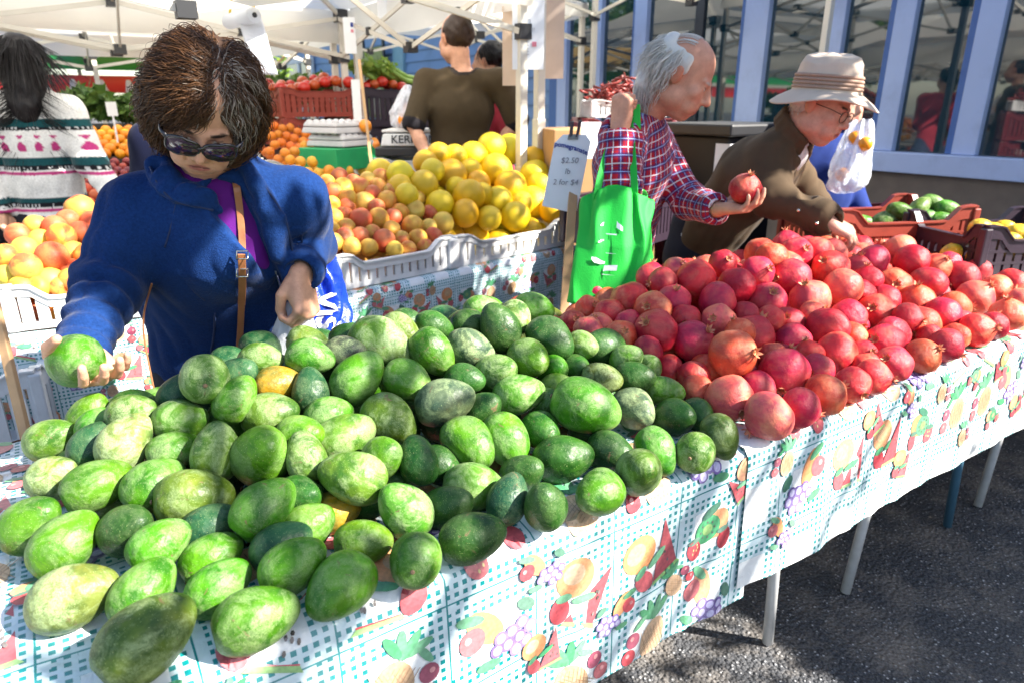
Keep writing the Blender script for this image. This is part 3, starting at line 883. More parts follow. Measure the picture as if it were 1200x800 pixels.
# ------------------------------------------------------------------ crates
def plastic(name, c, rough=.4, tr=0):
    return simple(name, c, rough, var=.1, scale=8, dirt=tuple(x * .6 for x in c), dscale=7)
M_CRW = plastic('white_crate_plastic', (.72, .71, .70)); M_CRR = plastic('brick_red_crate_plastic', (.25, .042, .026)); M_CRK = plastic('black_purple_crate_plastic', (.03, .018, .03))
M_CRD = plastic('dark_red_crate_plastic', (.16, .02, .025)); M_CRB = plastic('blue_bin_plastic', (.01, .08, .38)); M_CRG = plastic('green_box_plastic', (.01, .22, .10)); M_CRP = plastic('grey_crate_plastic', (.55, .57, .6))
def crate(label, c, size, mat, rot=0, dip=.32, slots=14, floor_slots=True, name='crate', group=None, style='lug'):
    """slatted tray: corner posts, top rail dipping in the middle of each side, slots, bottom rail, floor"""
    L, W, H = size
    root = empty(name, c, label, 'crate', group)
    M = np.array([[math.cos(rot), -math.sin(rot), 0], [math.sin(rot), math.cos(rot), 0], [0, 0, 1]])
    c = np.asarray(c, float)
    T = lambda p: c + M @ np.asarray(p, float)
    th = .012
    fl = MB(); fl.box(T((0, 0, .008)), (L - .01, W - .01, .01), 0, M); fl.build('floor', mat, root)
    for side in range(4):
        m = MB()
        Ls = L if side % 2 == 0 else W
        dist = (W if side % 2 == 0 else L) / 2
        a = side * math.pi / 2
        S = np.array([[math.cos(a), -math.sin(a), 0], [math.sin(a), math.cos(a), 0], [0, 0, 1]])
        def Q(x, z, d=0.): return T(S @ np.array([x, -(dist - d), z]))
        def top(x):
            k = abs(x) / (Ls / 2)
            e = np.clip((k - .55) / .25, 0, 1); e = e * e * (3 - 2 * e)
            return H * (1 - dip) + H * dip * e
        def strip(x0, x1, zl, zh, n=1, d0=0., d1=th, mi=0):
            xs = np.linspace(x0, x1, n + 1)
            zl = zl if callable(zl) else (lambda x, q=zl: q); zh = zh if callable(zh) else (lambda x, q=zh: q)
            b = []
            for x in xs: b += [Q(x, zl(x), d0), Q(x, zh(x), d0), Q(x, zh(x), d1), Q(x, zl(x), d1)]
            fs = []
            for i in range(n):
                o = 4 * i
                for k in range(4):
                    k2 = (k + 1) % 4
                    fs.append((o + k, o + k2, o + 4 + k2, o + 4 + k))
            fs += [(3, 2, 1, 0), (4 * n, 4 * n + 1, 4 * n + 2, 4 * n + 3)]
            m.add(b, fs, mi)
        e = Ls / 2
        trim = th + .001 if side % 2 else 0
        e -= trim
        strip(-e, e, 0, H * .16, 1)
        rail = lambda x: top(x) - H * .20
        strip(-e, e, rail, top, 24, -.005, th)
        strip(-e, e, lambda x: top(x), lambda x: top(x) + .006, 24, -.012, th + .004)
        ns = slots if side % 2 == 0 else max(3, int(slots * W / L))
        p = (2 * e) / ns
        for i in range(ns + 1):
            x = -e + p * i; wd = p * (.36 if 0 < i < ns else .5)
            x0, x1 = max(-e, x - wd), min(e, x + wd)
            strip(x0, x1, H * .16, lambda q: top(q) - H * .20, 1)
        if style == 'mesh':
            for zz in (.36, .56): strip(-e, e, H * zz, H * zz + .01, 8, -.001, th + .001)
        m.build('side', mat, root)
    for sx in (-1, 1):
        for sy in (-1, 1):
            m = MB(); m.box(T((sx * (L / 2 - .002), sy * (W / 2 - .002), H * .49)), (.032, .032, H * .98), 0, M); bevel(m.build('corner_post', mat, root), .006)
    return root
def two(p, q, depth, z):
    """a crate whose front bottom corners are p and q (x, y) -> centre, length, rotation"""
    p = np.asarray(p, float); q = np.asarray(q, float); d = nrm(np.append(q - p, 0)); n_ = np.array([-d[1], d[0], 0])
    c = np.append((p + q) / 2, z) + n_ * depth / 2
    return c, float(np.linalg.norm(q - p)), math.atan2(d[1], d[0])
CRZ = TZ + .010
def crate2(label, x0, x1, e0, depth, h, z=CRZ, **k):
    crate(label, loc2((x0 + x1) / 2, e0 + depth / 2, z), (x1 - x0, depth, h), M_CRW, R2, **k)
crate('white slotted lug heaped with small peaches, beside the pomelos', None, None, None) if 0 else None
crate2('white slotted lug heaped with blushed peaches left of the pomelos', .005, .53, .02, .44, .125, slots=14)
crate2('white slotted lug at the table end, overflowing with yellow pomelos', .548, 1.26, .02, .44, .125, slots=15)
crate2('white lug at the back, buried under the pomelo heap', .60, 1.20, .48, .28, .20, dip=.1, slots=10)
crate('white slotted lug of peaches half hidden by the navy sleeve', (-.15 + .26, 2.45 + .14, CRZ), (.50, .40, .13), M_CRW, -.12, slots=12)
# crates at the far end of the pomegranates
crate('brick red slotted crate of green mangoes at the far end of the table', (2.95, 1.60, CRZ), (.62, .40, .24), M_CRR, -.42, slots=16, style='mesh', dip=.25)
crate('black slotted crate of yellow mangoes beside the brick red one', (3.12, 1.16, CRZ), (.56, .40, .22), M_CRK, -.42, slots=14, style='mesh', dip=.25)
# crates behind
def stack(c, size, mat, n, labels, rot=0, **k):
    for i in range(n): crate(labels[i], (c[0], c[1], c[2] + i * (size[2] + .004)), size, mat, rot, **k)
# ------------------------------------------------------------------ fruit meshes
def fruit_mesh(name, fn, nu, nv, mat):
    """fn(theta 0..2pi, t 0..1) -> point; poles closed"""
    v = [fn(0, 0)]
    for j in range(1, nv):
        for i in range(nu): v.append(fn(2 * math.pi * i / nu, j / nv))
    v.append(fn(0, 1))
    m = MB()
    fs = [(0, 1 + (i + 1) % nu, 1 + i) for i in range(nu)]
    for j in range(nv - 2):
        for i in range(nu):
            a = 1 + j * nu; i2 = (i + 1) % nu
            fs.append((a + i, a + i2, a + nu + i2, a + nu + i))
    a = 1 + (nv - 2) * nu; e = len(v) - 1
    fs += [(a + i, a + (i + 1) % nu, e) for i in range(nu)]
    m.add(v, fs, 0, True)
    me = m.mesh(name, mat)
    import bmesh
    bm = bmesh.new(); bm.from_mesh(me); bmesh.ops.recalc_face_normals(bm, faces=bm.faces); bm.to_mesh(me); bm.free()
    return me
def rand_vec(t):
    oi = t.n('ShaderNodeObjectInfo')
    cm = t.n('ShaderNodeCombineXYZ')
    r = oi.outputs['Random']
    for i, k in enumerate((37., 91., 53.)): t.l(t.math('MULTIPLY', r, k), cm.inputs[i])
    ad = t.n('ShaderNodeVectorMath', operation='ADD'); t.l(t.tc(), ad.inputs[0]); t.l(cm.outputs[0], ad.inputs[1])
    return oi, ad.outputs[0]
def m_mango():
    t = NT('mango_skin'); oi, vec = rand_vec(t)
    c = oi.outputs['Color']
    dark = t.mix(1.0, c, (.30, .48, .50), 'MULTIPLY')
    n1 = t.noise(2.2, 5, .6, vec)
    col = t.mix(t.ramp(n1, [(.36, 1), (.56, 0)]), c, dark)
    yel = t.mix(1.0, c, (1.9, 1.35, .9), 'MULTIPLY')
    col = t.mix(t.ramp(t.noise(1.8, 4, .5, vec, .3), [(.55, 0), (.75, .65)]), col, yel)
    # powdery bloom, stronger where the fruit was rubbed less (alpha of the object colour)
    al = oi.outputs['Alpha']
    bl = t.math('MULTIPLY', t.ramp(t.noise(2.6, 8, .72, vec, .6), [(.45, 0), (.57, 1)]), al)
    bl = t.math('MULTIPLY', bl, t.ramp(t.noise(48, 5, .75, vec), [(.36, .2), (.56, 1)]))
    col = t.mix(bl, col, (.36, .45, .21))
    # lenticels
    v = t.n('ShaderNodeTexVoronoi'); v.inputs['Scale'].default_value = 34; t.l(vec, v.inputs['Vector'])
    len_ = t.math('MULTIPLY', t.ramp(v.outputs['Distance'], [(.10, 1), (.17, 0)]), .75)
    col = t.mix(len_, col, (.34, .42, .16))
    sc2 = t.math('MULTIPLY', t.ramp(t.noise(9, 8, .8, vec, 2.5), [(.64, 0), (.67, 1)]), .65)
    col = t.mix(sc2, col, (.10, .085, .04))
    # brown scars and sap stains
    sc_ = t.math('MULTIPLY', t.ramp(t.noise(3.4, 7, .7, vec, 1.2), [(.62, 0), (.67, 1)]), .8)
    col = t.mix(sc_, col, (.16, .10, .055))
    h = t.math('ADD', t.math('MULTIPLY', t.noise(5, 4, .5, vec), 2.), t.math('MULTIPLY', len_, .3))
    rough = t.ramp(bl, [(0, .42), (1, .7)])
    return t.done(t.bsdf(col, rough, 0, .32, t.bump(h, .25, .01)))
M_MANGO = m_mango()
M_STEM = simple('dry_stem', (.20, .13, .07), .8, var=.3, scale=60)
def mango_fn(seed):
    r = np.random.default_rng(seed); be = r.uniform(.05, .13); lump = wavy(seed + 70, 7, 6); beak = r.uniform(.02, .05); fat = r.uniform(.42, .56)
    def fn(th, t):
        x = -math.cos(math.pi * t)
        rr = math.sin(math.pi * t) ** .93
        rr *= 1 + .16 * (-(x) * .9 + .25 * (1 - x * x))      # fuller at the stem end
        y, z = rr * math.cos(th), rr * math.sin(th)
        z = z * (1 + .05 * math.cos(th * 2))
        q = np.array([x * .5 + beak * max(0, x - .7) * 1.2, y * .36, z * .385])
        q[2] += -be * (x * x) * .6 + be * .25
        q[1] += beak * .35 * max(0, x - .35) ** 2
        if x < -.93: q[0] += (-.93 - x) * .55
        q *= 1 + .028 * lump(q[0] * 1.0, q[1], q[2])
        return q
    return fn
MANGO = [fruit_mesh('mango_body', mango_fn(s), 28, 18, M_MANGO) for s in (1, 2, 3, 4, 5, 6, 7)]
_m = MB(); _m.lathe([(.0, .0), (.03, .004), (.036, .012), (.028, .026), (.018, .03), (.0, .026)], 10, (-.475, 0, .0), 0, np.array([[0, 0, -1.], [0, 1., 0], [1., 0, 0]]))
ME_STEM = _m.mesh('stem_end', M_STEM)
def rot_from(xd, zd):
    x = nrm(xd); z = np.asarray(zd, float); z = z - x * (x @ z)
    if np.linalg.norm(z) < 1e-3: z = np.array([1., 0, 0]) - x * x[0]
    z = nrm(z); y = np.cross(z, x)
    return Matrix(((x[0], y[0], z[0]), (x[1], y[1], z[1]), (x[2], y[2], z[2])))
MC = {'G': (.062, .21, .006, .35), 'L': (.085, .215, .018, .6), 'Y': (.085, .22, .006, .35), 'D': (.022, .095, .010, .10), 'B': (.018, .085, .030, .15), 'O': (.09, .14, .015, .5),
      'P': (.15, .22, .045, .9), 'U': (.09, .11, .065, .55), 'A': (.45, .25, .01, .15)}
MW = {'G': 'bright green', 'L': 'pale green', 'Y': 'yellow-green', 'D': 'deep green', 'B': 'blue-green', 'O': 'olive mottled', 'P': 'whitish bloomed', 'U': 'purplish grey', 'A': 'ripe amber'}
# photo position, long and short diameter in photo pixels, tilt in the photo, colour; k: stem faces the lens
MANGOES = """60 514 56 46 20 L|104 489 56 45 58 Y|120 497 36 28 20 G|157 478 55 35 -8 D|110 520 56 36 45 B|152 487 50 40 0 L|147 518 72 55 50 P|208 493 62 50 0 L|205 529 56 32 5 G|212 460 50 35 40 B
243 444 55 54 80 L k|62 559 56 50 30 P|112 568 82 56 12 Y|180 566 78 56 25 G|225 583 94 64 -8 O|35 614 70 60 35 Y|76 637 86 64 40 Y|147 620 62 58 30 D|188 638 84 52 25 G|84 702 94 72 8 P
168 694 86 62 40 G|170 751 126 84 25 O|248 651 80 46 22 Y|255 688 82 56 25 G|300 725 102 72 6 G|343 660 77 58 25 Y|356 627 73 56 30 Y|400 685 86 70 32 Y k|425 635 70 48 0 Y|310 533 71 68 60 Y
255 530 70 56 80 L|308 597 82 60 35 G|315 484 66 52 10 L|398 512 78 58 25 L|413 562 79 58 -25 L k|355 538 64 38 -80 O k|388 596 56 42 10 A|352 582 40 34 0 D|243 615 46 34 20 B|305 424 52 45 10 L
276 467 56 36 50 G|323 448 46 32 8 A|363 418 56 42 -10 G|361 402 46 34 -20 O|363 459 61 43 88 B|385 487 47 30 12 G|353 511 34 28 0 Y|419 443 76 52 45 G|279 441 37 31 30 B|447 403 80 59 -36 L
470 389 52 40 -45 O|409 396 42 32 20 D|404 413 34 26 0 U|507 382 59 34 -15 D|505 413 64 46 -50 G|550 409 65 45 -20 U|563 362 44 32 10 L|550 379 38 25 5 D|586 384 60 46 112 D|604 372 42 37 -60 P
625 361 52 36 -10 G|646 397 60 46 -35 D|620 420 50 46 -20 G|582 438 54 47 30 L|607 462 67 46 15 L|477 445 64 47 -32 L|522 471 73 53 15 U|456 490 70 54 -40 O|550 519 70 56 -45 G|592 514 70 53 -60 G
554 570 77 55 -5 L|450 537 52 47 40 Y|478 597 72 56 -55 L k|488 540 50 36 -80 D k|515 545 52 38 -30 D|522 598 52 40 20 D|595 586 65 43 70 B|552 630 83 58 15 D|488 655 63 60 70 G k|638 595 56 50 -80 D k
658 538 76 54 15 D|703 578 60 53 30 G k|749 555 55 53 60 O|685 477 80 59 -15 G|743 479 54 47 -30 U|791 490 50 43 10 D|816 529 48 46 50 L k|844 512 55 41 -62 O|768 528 60 46 -55 G|714 528 58 46 -10 D
634 504 48 44 -30 D|707 409 52 46 -10 D k|674 432 38 36 30 D|704 443 38 28 0 O|740 443 50 38 10 D|758 432 34 30 60 L|778 458 38 24 0 G|648 434 34 32 50 G|682 405 30 26 0 L|734 421 36 30 40 L
817 485 34 30 -50 D|655 457 30 24 0 Y|544 444 40 32 0 D|640 470 36 30 30 L|612 556 44 36 30 D|566 480 40 32 40 D|430 585 44 34 0 D|330 640 40 30 20 B|458 565 44 34 10 D|690 510 42 34 0 D"""
def heap_mango(x, y):
    """height of the upper fruit centres above the table top"""
    e = y - YF
    h = .045 + .15 * np.clip((e - .12) / .34, 0, 1) ** 1.0
    h = h * np.clip((x + .32) / .5, .30, 1) * np.clip((1.50 - x) / .55, .3, 1) if True else h
    return max(.043, h)
def on_heap(px, py, hf, z0=TZ):
    lo, hi = .4, 6.
    d = ray(px, py)
    t = .4
    while t < 6:
        p = EYE + d * t
        if p[2] <= z0 + hf(p[0], p[1]): break
        t += .004
    return EYE + d * t, t
mg = []
for tok in MANGOES.replace('\n', '|').split('|'):
    q = tok.split(); px, py, L, W, a = map(float, q[:5])
    p, t = on_heap(px, py, heap_mango)
    Wp = W * t / FOC * 1.02; Wp = min(max(Wp, .066), .108)
    m = min(L / W, 1.42); k_ = 1.36
    m = min(m, k_)
    cf = math.sqrt(max(0, (m * m - 1) / (k_ * k_ - 1))) ; sf = math.sqrt(max(0, 1 - cf * cf))
    ar = rad(a); fv = nrm(ray(px, py))
    xr = nrm(np.cross(fv, ZV)); yu = np.cross(xr, fv)
    stem = 'k' in q[5:]
    ax = cf * (math.cos(ar) * xr + math.sin(ar) * yu) + sf * fv * (1 if stem else -1)
    if stem and cf > .5: ax = -ax
    mg.append(dict(p=p, W=Wp, L=Wp * k_, ax=ax, up=-fv + yu * .6, c=q[5], stem=stem, anch=1, ray=fv))
# the lower layer that carries the heap
rng = np.random.default_rng(5)
gy = YF + .16
while gy < YB - .08:
    gx = -.22
    while gx < 1.28:
        x, y = gx + rng.uniform(-.02, .02), gy + rng.uniform(-.02, .02)
        hh = heap_mango(x, y)
        lv = .045
        while lv < hh - .06:
            a = rng.uniform(0, 6.28)
            mg.append(dict(p=A(x + rng.uniform(-.02, .02), y + rng.uniform(-.02, .02), TZ + lv), W=.086, L=.117, ax=A(math.cos(a), math.sin(a), rng.uniform(-.3, .3)), up=ZV, c=str(rng.choice(list('DGDBO'))), stem=False, anch=0, ray=ZV))
            lv += .085
        gx += .112
    gy += .098
Cc, Rc, ow = [], [], []
for i, m in enumerate(mg):
    ax = nrm(m['ax'])
    for s, r in ((-.24, .445), (0, .495), (.24, .43)):
        Cc.append(m['p'] + ax * m['L'] * s); Rc.append(m['W'] * r); ow.append(i)
pos = relax(np.array(Cc), np.array(Rc), np.array(ow), np.array([m['anch'] for m in mg]), np.array([m['ray'] for m in mg]), 160, lambda c: np.full(len(c), TZ + .004), soft=.90, lat=.35, along=.03)
def put_mango(p, L, W, ax, up, c, stem, name='mango', group='mangoes heaped on the front table'):
    o = bpy.data.objects.new(name, MANGO[RNG.integers(7)]); COL.objects.link(o)
    o.matrix_world = Matrix.LocRotScale(V(p), rot_from(ax, up).to_quaternion(), (L, W / .76, W / .76))
    col = np.array(MC[c]) * A(.86, .88, .86, 1) * np.append(RNG.uniform(.82, 1.2, 3) * RNG.uniform(.85, 1.15), RNG.uniform(.8, 1.2)); o.color = tuple(np.clip(col, 0, 1))
    tag(o, None, 'mango', group)
    if stem:
        s = bpy.data.objects.new('stem_end', ME_STEM); COL.objects.link(s); s.parent = o
    return o
items = []
for i, m in enumerate(mg):
    p = m['p'] + pos[i]
    o = put_mango(p, m['L'], m['W'], m['ax'], m['up'], m['c'], m['stem'] or RNG.random() < .3)
    if m['anch']: items.append((o, MW[m['c']]))
    else: o['label'] = 'dark mango buried under the upper fruit of the mango heap'; o['group'] = 'mangoes buried in the mango heap'
def t_mango(a, i, r): return f'{a} mango, {i} from left in the {r} row back of the mango heap'
row_labels(items, 12, t_mango)

# ------------------------------------------------------------------ pomegranates
def m_pome():
    t = NT('pomegranate_skin'); oi, vec = rand_vec(t)
    c = oi.outputs['Color']
    n1 = t.noise(1.3, 5, .6, vec, .5)
    col = t.mix(t.ramp(n1, [(.38, 1), (.6, 0)]), c, t.mix(1.0, c, (.55, .35, .75), 'MULTIPLY'))
    col = t.mix(t.math('MULTIPLY', t.ramp(t.noise(1.9, 6, .65, vec, .4), [(.46, 0), (.68, 1)]), oi.outputs['Alpha']), col, (.72, .27, .13))
    sp = t.ramp(t.noise(42, 3, .6, vec), [(.66, 0), (.72, .6)])
    col = t.mix(sp, col, (.40, .14, .09))
    sc_ = t.math('MULTIPLY', t.ramp(t.noise(3.2, 7, .75, vec, 1.5), [(.67, 0), (.71, 1)]), .7)
    col = t.mix(sc_, col, (.25, .12, .06))
    h = t.math('ADD', t.math('MULTIPLY', t.noise(3, 3, .5, vec), 2.), t.math('MULTIPLY', t.noise(60, 3, .5, vec), .35))
    return t.done(t.bsdf(col, .42, 0, .4, t.bump(h, .4, .01)))
M_POME = m_pome()
M_CROWN = simple('pomegranate_crown', (.55, .20, .10), .6, var=.4, scale=60)
M_CROWN_IN = simple('crown_stamens', (.45, .32, .12), .8, var=.4, scale=90)
def pome_fn(seed):
    r = np.random.default_rng(seed); ph = r.uniform(0, 6.28); a6 = r.uniform(.016, .034); ph3 = r.uniform(0, 6.28)
    def fn(th, t):
        z = -math.cos(math.pi * t); rr = math.sin(math.pi * t)
        k = 1 + a6 * math.cos(6 * th + ph) * rr + .02 * math.cos(3 * th + ph3) * rr
        q = np.array([rr * math.cos(th) * k, rr * math.sin(th) * k, z * .92]) * .5
        if z > .86: q[2] += (z - .86) * .42                     # swells into the crown's neck
        if z < -.9: q[2] += (-z - .9) * .35
        return q
    return fn
POME = [fruit_mesh('pomegranate_body', pome_fn(s), 28, 20, M_POME) for s in (1, 2, 3, 4, 5)]
def crown_mesh(seed):
    r = np.random.default_rng(seed); m = MB()
    n = 6; N = 24
    prof = [(.085, .455), (.062, .50), (.070, .535)]
    rings = []
    for rr, z in prof: rings.append([np.array([rr * math.cos(2 * math.pi * k / N), rr * math.sin(2 * math.pi * k / N), z]) for k in range(N)])
    tip = []
    for k in range(N):
        a = (k * n / N) % 1; hgt = max(0, 1 - abs(a - .5) * 2)
        ro = .078 + .055 * hgt * r.uniform(.6, 1.3); z = .54 + .085 * hgt
        tip.append(np.array([ro * math.cos(2 * math.pi * k / N), ro * math.sin(2 * math.pi * k / N), z]))
    rings.append(tip)
    vs = [p for ring in rings for p in ring]
    fs = [(i * N + k, i * N + (k + 1) % N, (i + 1) * N + (k + 1) % N, (i + 1) * N + k) for i in range(3) for k in range(N)]
    m.add(vs, fs, 0, True)
    m.add([np.array([.060 * math.cos(2 * math.pi * k / 16), .060 * math.sin(2 * math.pi * k / 16), .512]) for k in range(16)], [tuple(range(16))], 1)
    for k in range(18):
        a, q = r.uniform(0, 6.28), r.uniform(0, .05); p = np.array([q * math.cos(a), q * math.sin(a), .51]); m.tube([p, p + r.normal(size=3) * .006 + A(0, 0, .03)], .0035, 4, 1, False)
    return m.mesh('crown', [M_CROWN, M_CROWN_IN])
CROWN = [crown_mesh(s) for s in (1, 2, 3)]
POMES = """672 381 34|690 362 32|714 369 38|690 387 26|741 352 41|764 364 44|764 325 36|777 332 36|788 352 40|766 391 51|812 400 50|815 328 48|803 375 37|841 353 45|842 377 41|847 309 33|864 335 43|857 416 56|793 316 28|738 379 26
731 395 38|783 432 36|814 441 38|851 466 53|820 457 38|882 397 53|928 400 44|918 434 58|888 454 42|901 490 57|937 479 48|967 464 48|998 452 43|970 386 50|993 373 42|983 414 49|957 432 38|921 380 42|875 371 36|1011 415 34
1013 430 36|891 297 36|907 303 37|922 287 34|934 297 37|922 312 38|888 319 38|899 352 43|927 324 43|949 350 52|973 314 44|989 337 43|958 296 36|973 298 38|1003 318 38|1028 367 49|1048 336 54|1016 328 34|1023 306 38|1055 293 36
1068 305 41|1098 313 32|1088 331 41|1074 353 41|1079 381 43|1046 390 38|1035 408 47|1101 369 42|1118 361 38|1079 418 40|1044 431 42|1022 441 41|1107 406 40|1120 394 30|1142 390 39|1163 383 33|1180 373 40|1143 348 42|1126 325 44|1167 340 36
1184 336 38|1146 317 28|1112 308 26|1196 358 34|945 415 34|905 420 34|870 440 34|840 425 34|1000 395 36|1060 372 34|955 372 34|760 412 30|1090 395 30|1125 378 30|830 430 30|900 375 34|868 390 32|1035 350 34|1010 345 32"""
def heap_pome(x, y):
    e = y - YF
    h = .045 + .17 * np.clip((e - .08) / .42, 0, 1)
    h = h * np.clip((x - .75) / .6, .25, 1) * np.clip((3.05 - x) / .6, .45, 1)
    return max(.044, h)
pg = []
for tok in POMES.replace('\n', '|').split('|'):
    px, py, dm = map(float, tok.split())
    p, t = on_heap(px, py, heap_pome)
    pg.append(dict(p=p, d=min(max(dm * t / FOC * 1.04, .075), .112), anch=1, ray=nrm(ray(px, py)), px=px))
gy = YF + .2
while gy < YB - .06:
    gx = .95 + (gy - YF) * .1
    while gx < 2.95:
        x, y = gx + rng.uniform(-.02, .02), gy + rng.uniform(-.02, .02)
        lv = .046
        while lv < heap_pome(x, y) - .05:
            pg.append(dict(p=A(x, y, TZ + lv), d=.09, anch=0, ray=ZV, px=0)); lv += .08
        gx += .095
    gy += .09
# keep clear of the mangoes: they take part as immovable balls
mC = np.array(Cc) + pos[np.array(ow)]; mR = np.array(Rc)
near = mC[:, 0] > .7
C2 = np.concatenate([np.array([m['p'] for m in pg]), mC[near]]); R2_ = np.concatenate([np.array([m['d'] / 2 for m in pg]), mR[near]])
own2 = np.concatenate([np.arange(len(pg)), np.full(near.sum(), len(pg))])
an = np.array([m['anch'] for m in pg] + [1]); ry = np.array([m['ray'] for m in pg] + [ZV])
ps2 = relax(C2, R2_, own2, an, ry, 160, lambda c: np.full(len(c), TZ + .008), soft=.93, lat=.35, along=.03)
PC = [((.70, .030, .030, .5), 'red'), ((.62, .018, .055, .3), 'crimson'), ((.74, .085, .030, .8), 'orange-red'), ((.48, .010, .026, .2), 'dark red'), ((.74, .12, .085, .8), 'pinkish red')]
items = []
for i, m in enumerate(pg):
    o = bpy.data.objects.new('pomegranate', POME[RNG.integers(5)]); COL.objects.link(o)
    d = nrm(RNG.normal(size=3) + A(.0, -.35, .35))
    if m['anch'] and RNG.random() < .4: d = nrm(-m['ray'] * RNG.uniform(.4, 1) + RNG.normal(size=3) * .5 + ZV * .3)
    q = V(d).to_track_quat('Z', 'Y')
    o.matrix_world = Matrix.LocRotScale(V(m['p'] + ps2[i]), q, (m['d'], m['d'], m['d'] * RNG.uniform(.93, 1.02)))
    c, wd = PC[RNG.integers(5)]
    c = np.array(c) * np.append(RNG.uniform(.85, 1.15, 3), 1); o.color = tuple(np.clip(c, 0, 1))
    tag(o, None, 'pomegranate', 'pomegranates heaped on the front table')
    cr = bpy.data.objects.new('crown', CROWN[RNG.integers(3)]); COL.objects.link(cr); cr.parent = o
    if m['anch']: items.append((o, wd + (' crown-up' if d[2] > .75 else '')))
    else: o['label'] = 'pomegranate buried under the upper fruit of the pomegranate heap'; o['group'] = 'pomegranates buried in the heap'
row_labels(items, 10, lambda a, i, r: f'{a} pomegranate, {i} from left in the {r} row back of the pomegranate heap')

# ------------------------------------------------------------------ round fruit in crates
def m_round(name, rough=.4, mottle=(.9, .9, .9), blush=None, pore=55, pstr=.5):
    t = NT(name); oi, vec = rand_vec(t)
    c = oi.outputs['Color']
    col = t.mix(t.noise(3, 5, .6, vec), t.mix(1.0, c, (.75, .7, .6), 'MULTIPLY'), c)
    if blush:
        col = t.mix(t.math('MULTIPLY', t.ramp(t.noise(1.2, 4, .6, vec, .4), [(.45, 0), (.58, 1)]), oi.outputs['Alpha']), col, blush)
        col = t.mix(t.ramp(t.noise(26, 3, .6, vec), [(.58, 0), (.7, .5)]), col, (.5, .25, .08))
    col = t.mix(t.math('MULTIPLY', t.ramp(t.noise(2.4, 7, .75, vec, 1.2), [(.62, 0), (.68, 1)]), .35), col, (.30, .16, .05))
    return t.done(t.bsdf(col, rough, 0, .45, t.bump(t.noise(pore, 2, .5, vec), pstr, .004)))
M_CITRUS = m_round('citrus_peel', .38)
M_PEACH = m_round('peach_skin', .55, blush=(.52, .07, .025), pore=20, pstr=.1)
def round_fn(flat, dimple, neck):
    def fn(th, t):
        z = -math.cos(math.pi * t); r = math.sin(math.pi * t)
        k = 1 + .015 * math.cos(3 * th + 1) * r
        q = np.array([r * math.cos(th) * k, r * math.sin(th) * k, z * flat]) * .5
        if z > .86: q[2] -= (z - .86) * dimple
        if z > .7: q[2] += (z - .7) ** 2 * neck
        return q
    return fn
ME_POMELO = [fruit_mesh('pomelo_body', round_fn(.93, .35, .3), 24, 16, M_CITRUS), fruit_mesh('pomelo_body', round_fn(.98, .2, .6), 24, 16, M_CITRUS)]
ME_ORANGE = [fruit_mesh('orange_body', round_fn(.95, .35, 0), 18, 12, M_CITRUS)]
ME_PEACH = [fruit_mesh('peach_body', round_fn(.93, .9, 0), 20, 14, M_PEACH), fruit_mesh('peach_body', round_fn(1.0, .6, .3), 20, 14, M_PEACH)]
def heap(specs, name, cat, group, meshes, colors, plane, dia, words, under, rows, where, box=None, soft=.93, z0=None, inside=None):
    """specs: photo pixels; plane(p) -> how far a point lies above the slope of the heap; under: extra fruit just below the surface"""
    L_ = []
    for px, py, dm in specs:
        d = ray(px, py); t = 1.0
        while t < 12 and plane(EYE + d * t) > 0: t += .006
        L_.append(dict(p=EYE + d * t, d=min(max(dm * t / FOC * 1.03, dia * .8), dia * 1.25), anch=1, ray=nrm(d)))
    n0 = len(L_)
    for p in under: L_.append(dict(p=np.asarray(p, float), d=dia, anch=0, ray=ZV))
    C = np.array([m['p'] for m in L_]); Rr = np.array([m['d'] / 2 for m in L_])
    ps = relax(C, Rr, np.arange(len(L_)), np.array([m['anch'] for m in L_]), np.array([m['ray'] for m in L_]), 120, None if z0 is None else (lambda c: np.full(len(c), z0)), soft=soft, lat=.35, along=.1, grav=.0002)
    if inside is not None:
        for i, m in enumerate(L_):
            g_, nv_ = inside(m['p'] + ps[i]); ps[i] += nv_ * max(0, m['d'] * .5 + .014 - g_)
    it = []
    for i, m in enumerate(L_):
        o = bpy.data.objects.new(name, meshes[RNG.integers(len(meshes))]); COL.objects.link(o)
        o.matrix_world = Matrix.LocRotScale(V(m['p'] + ps[i]), V(RNG.normal(size=3) + A(0, 0, .6)).to_track_quat('Z', 'Y'), [m['d']] * 3)
        k = RNG.integers(len(colors))
        c = np.array(colors[k]) * np.append(RNG.uniform(.88, 1.12, 3), 1); o.color = tuple(np.clip(c, 0, 1))
        tag(o, None, cat, group)
        if i < n0: it.append((o, words[k]))
        else: o['label'] = f'{cat} tucked under the outer fruit of the {where}'; o['group'] = group + ', lower layer'
    row_labels(it, rows, lambda a, i_, r: f'{a} {cat}, {i_} from left in the {r} row up of the {where}')
N2 = A(-math.sin(R2), math.cos(R2), 0)
def specs(s): return [tuple(map(float, q.split())) for q in s.replace('\n', '|').split('|')]
N2 = A(-math.sin(R2), math.cos(R2), 0)
def e2(p): return (p[0] - O2[0]) * N2[0] + (p[1] - O2[1]) * N2[1]
def x2(p): return (p[0] - O2[0]) * math.cos(R2) + (p[1] - O2[1]) * math.sin(R2)
POM = specs("""470 206 32|470 219 28|500 191 29|495 217 35|529 207 38|507 200 28|532 184 29|556 184 34|577 172 33|598 176 37|580 199 41|551 201 28|560 215 29|599 220 38|549 229 37|516 240 33|545 249 33|582 235 35|573 256 29|604 254 35|626 237 38|627 204 34|625 190 36|633 217 30|647 194 28|476 228 24
612 238 28|566 228 26|536 220 26|645 245 32|652 222 30|515 182 28|655 206 30""")
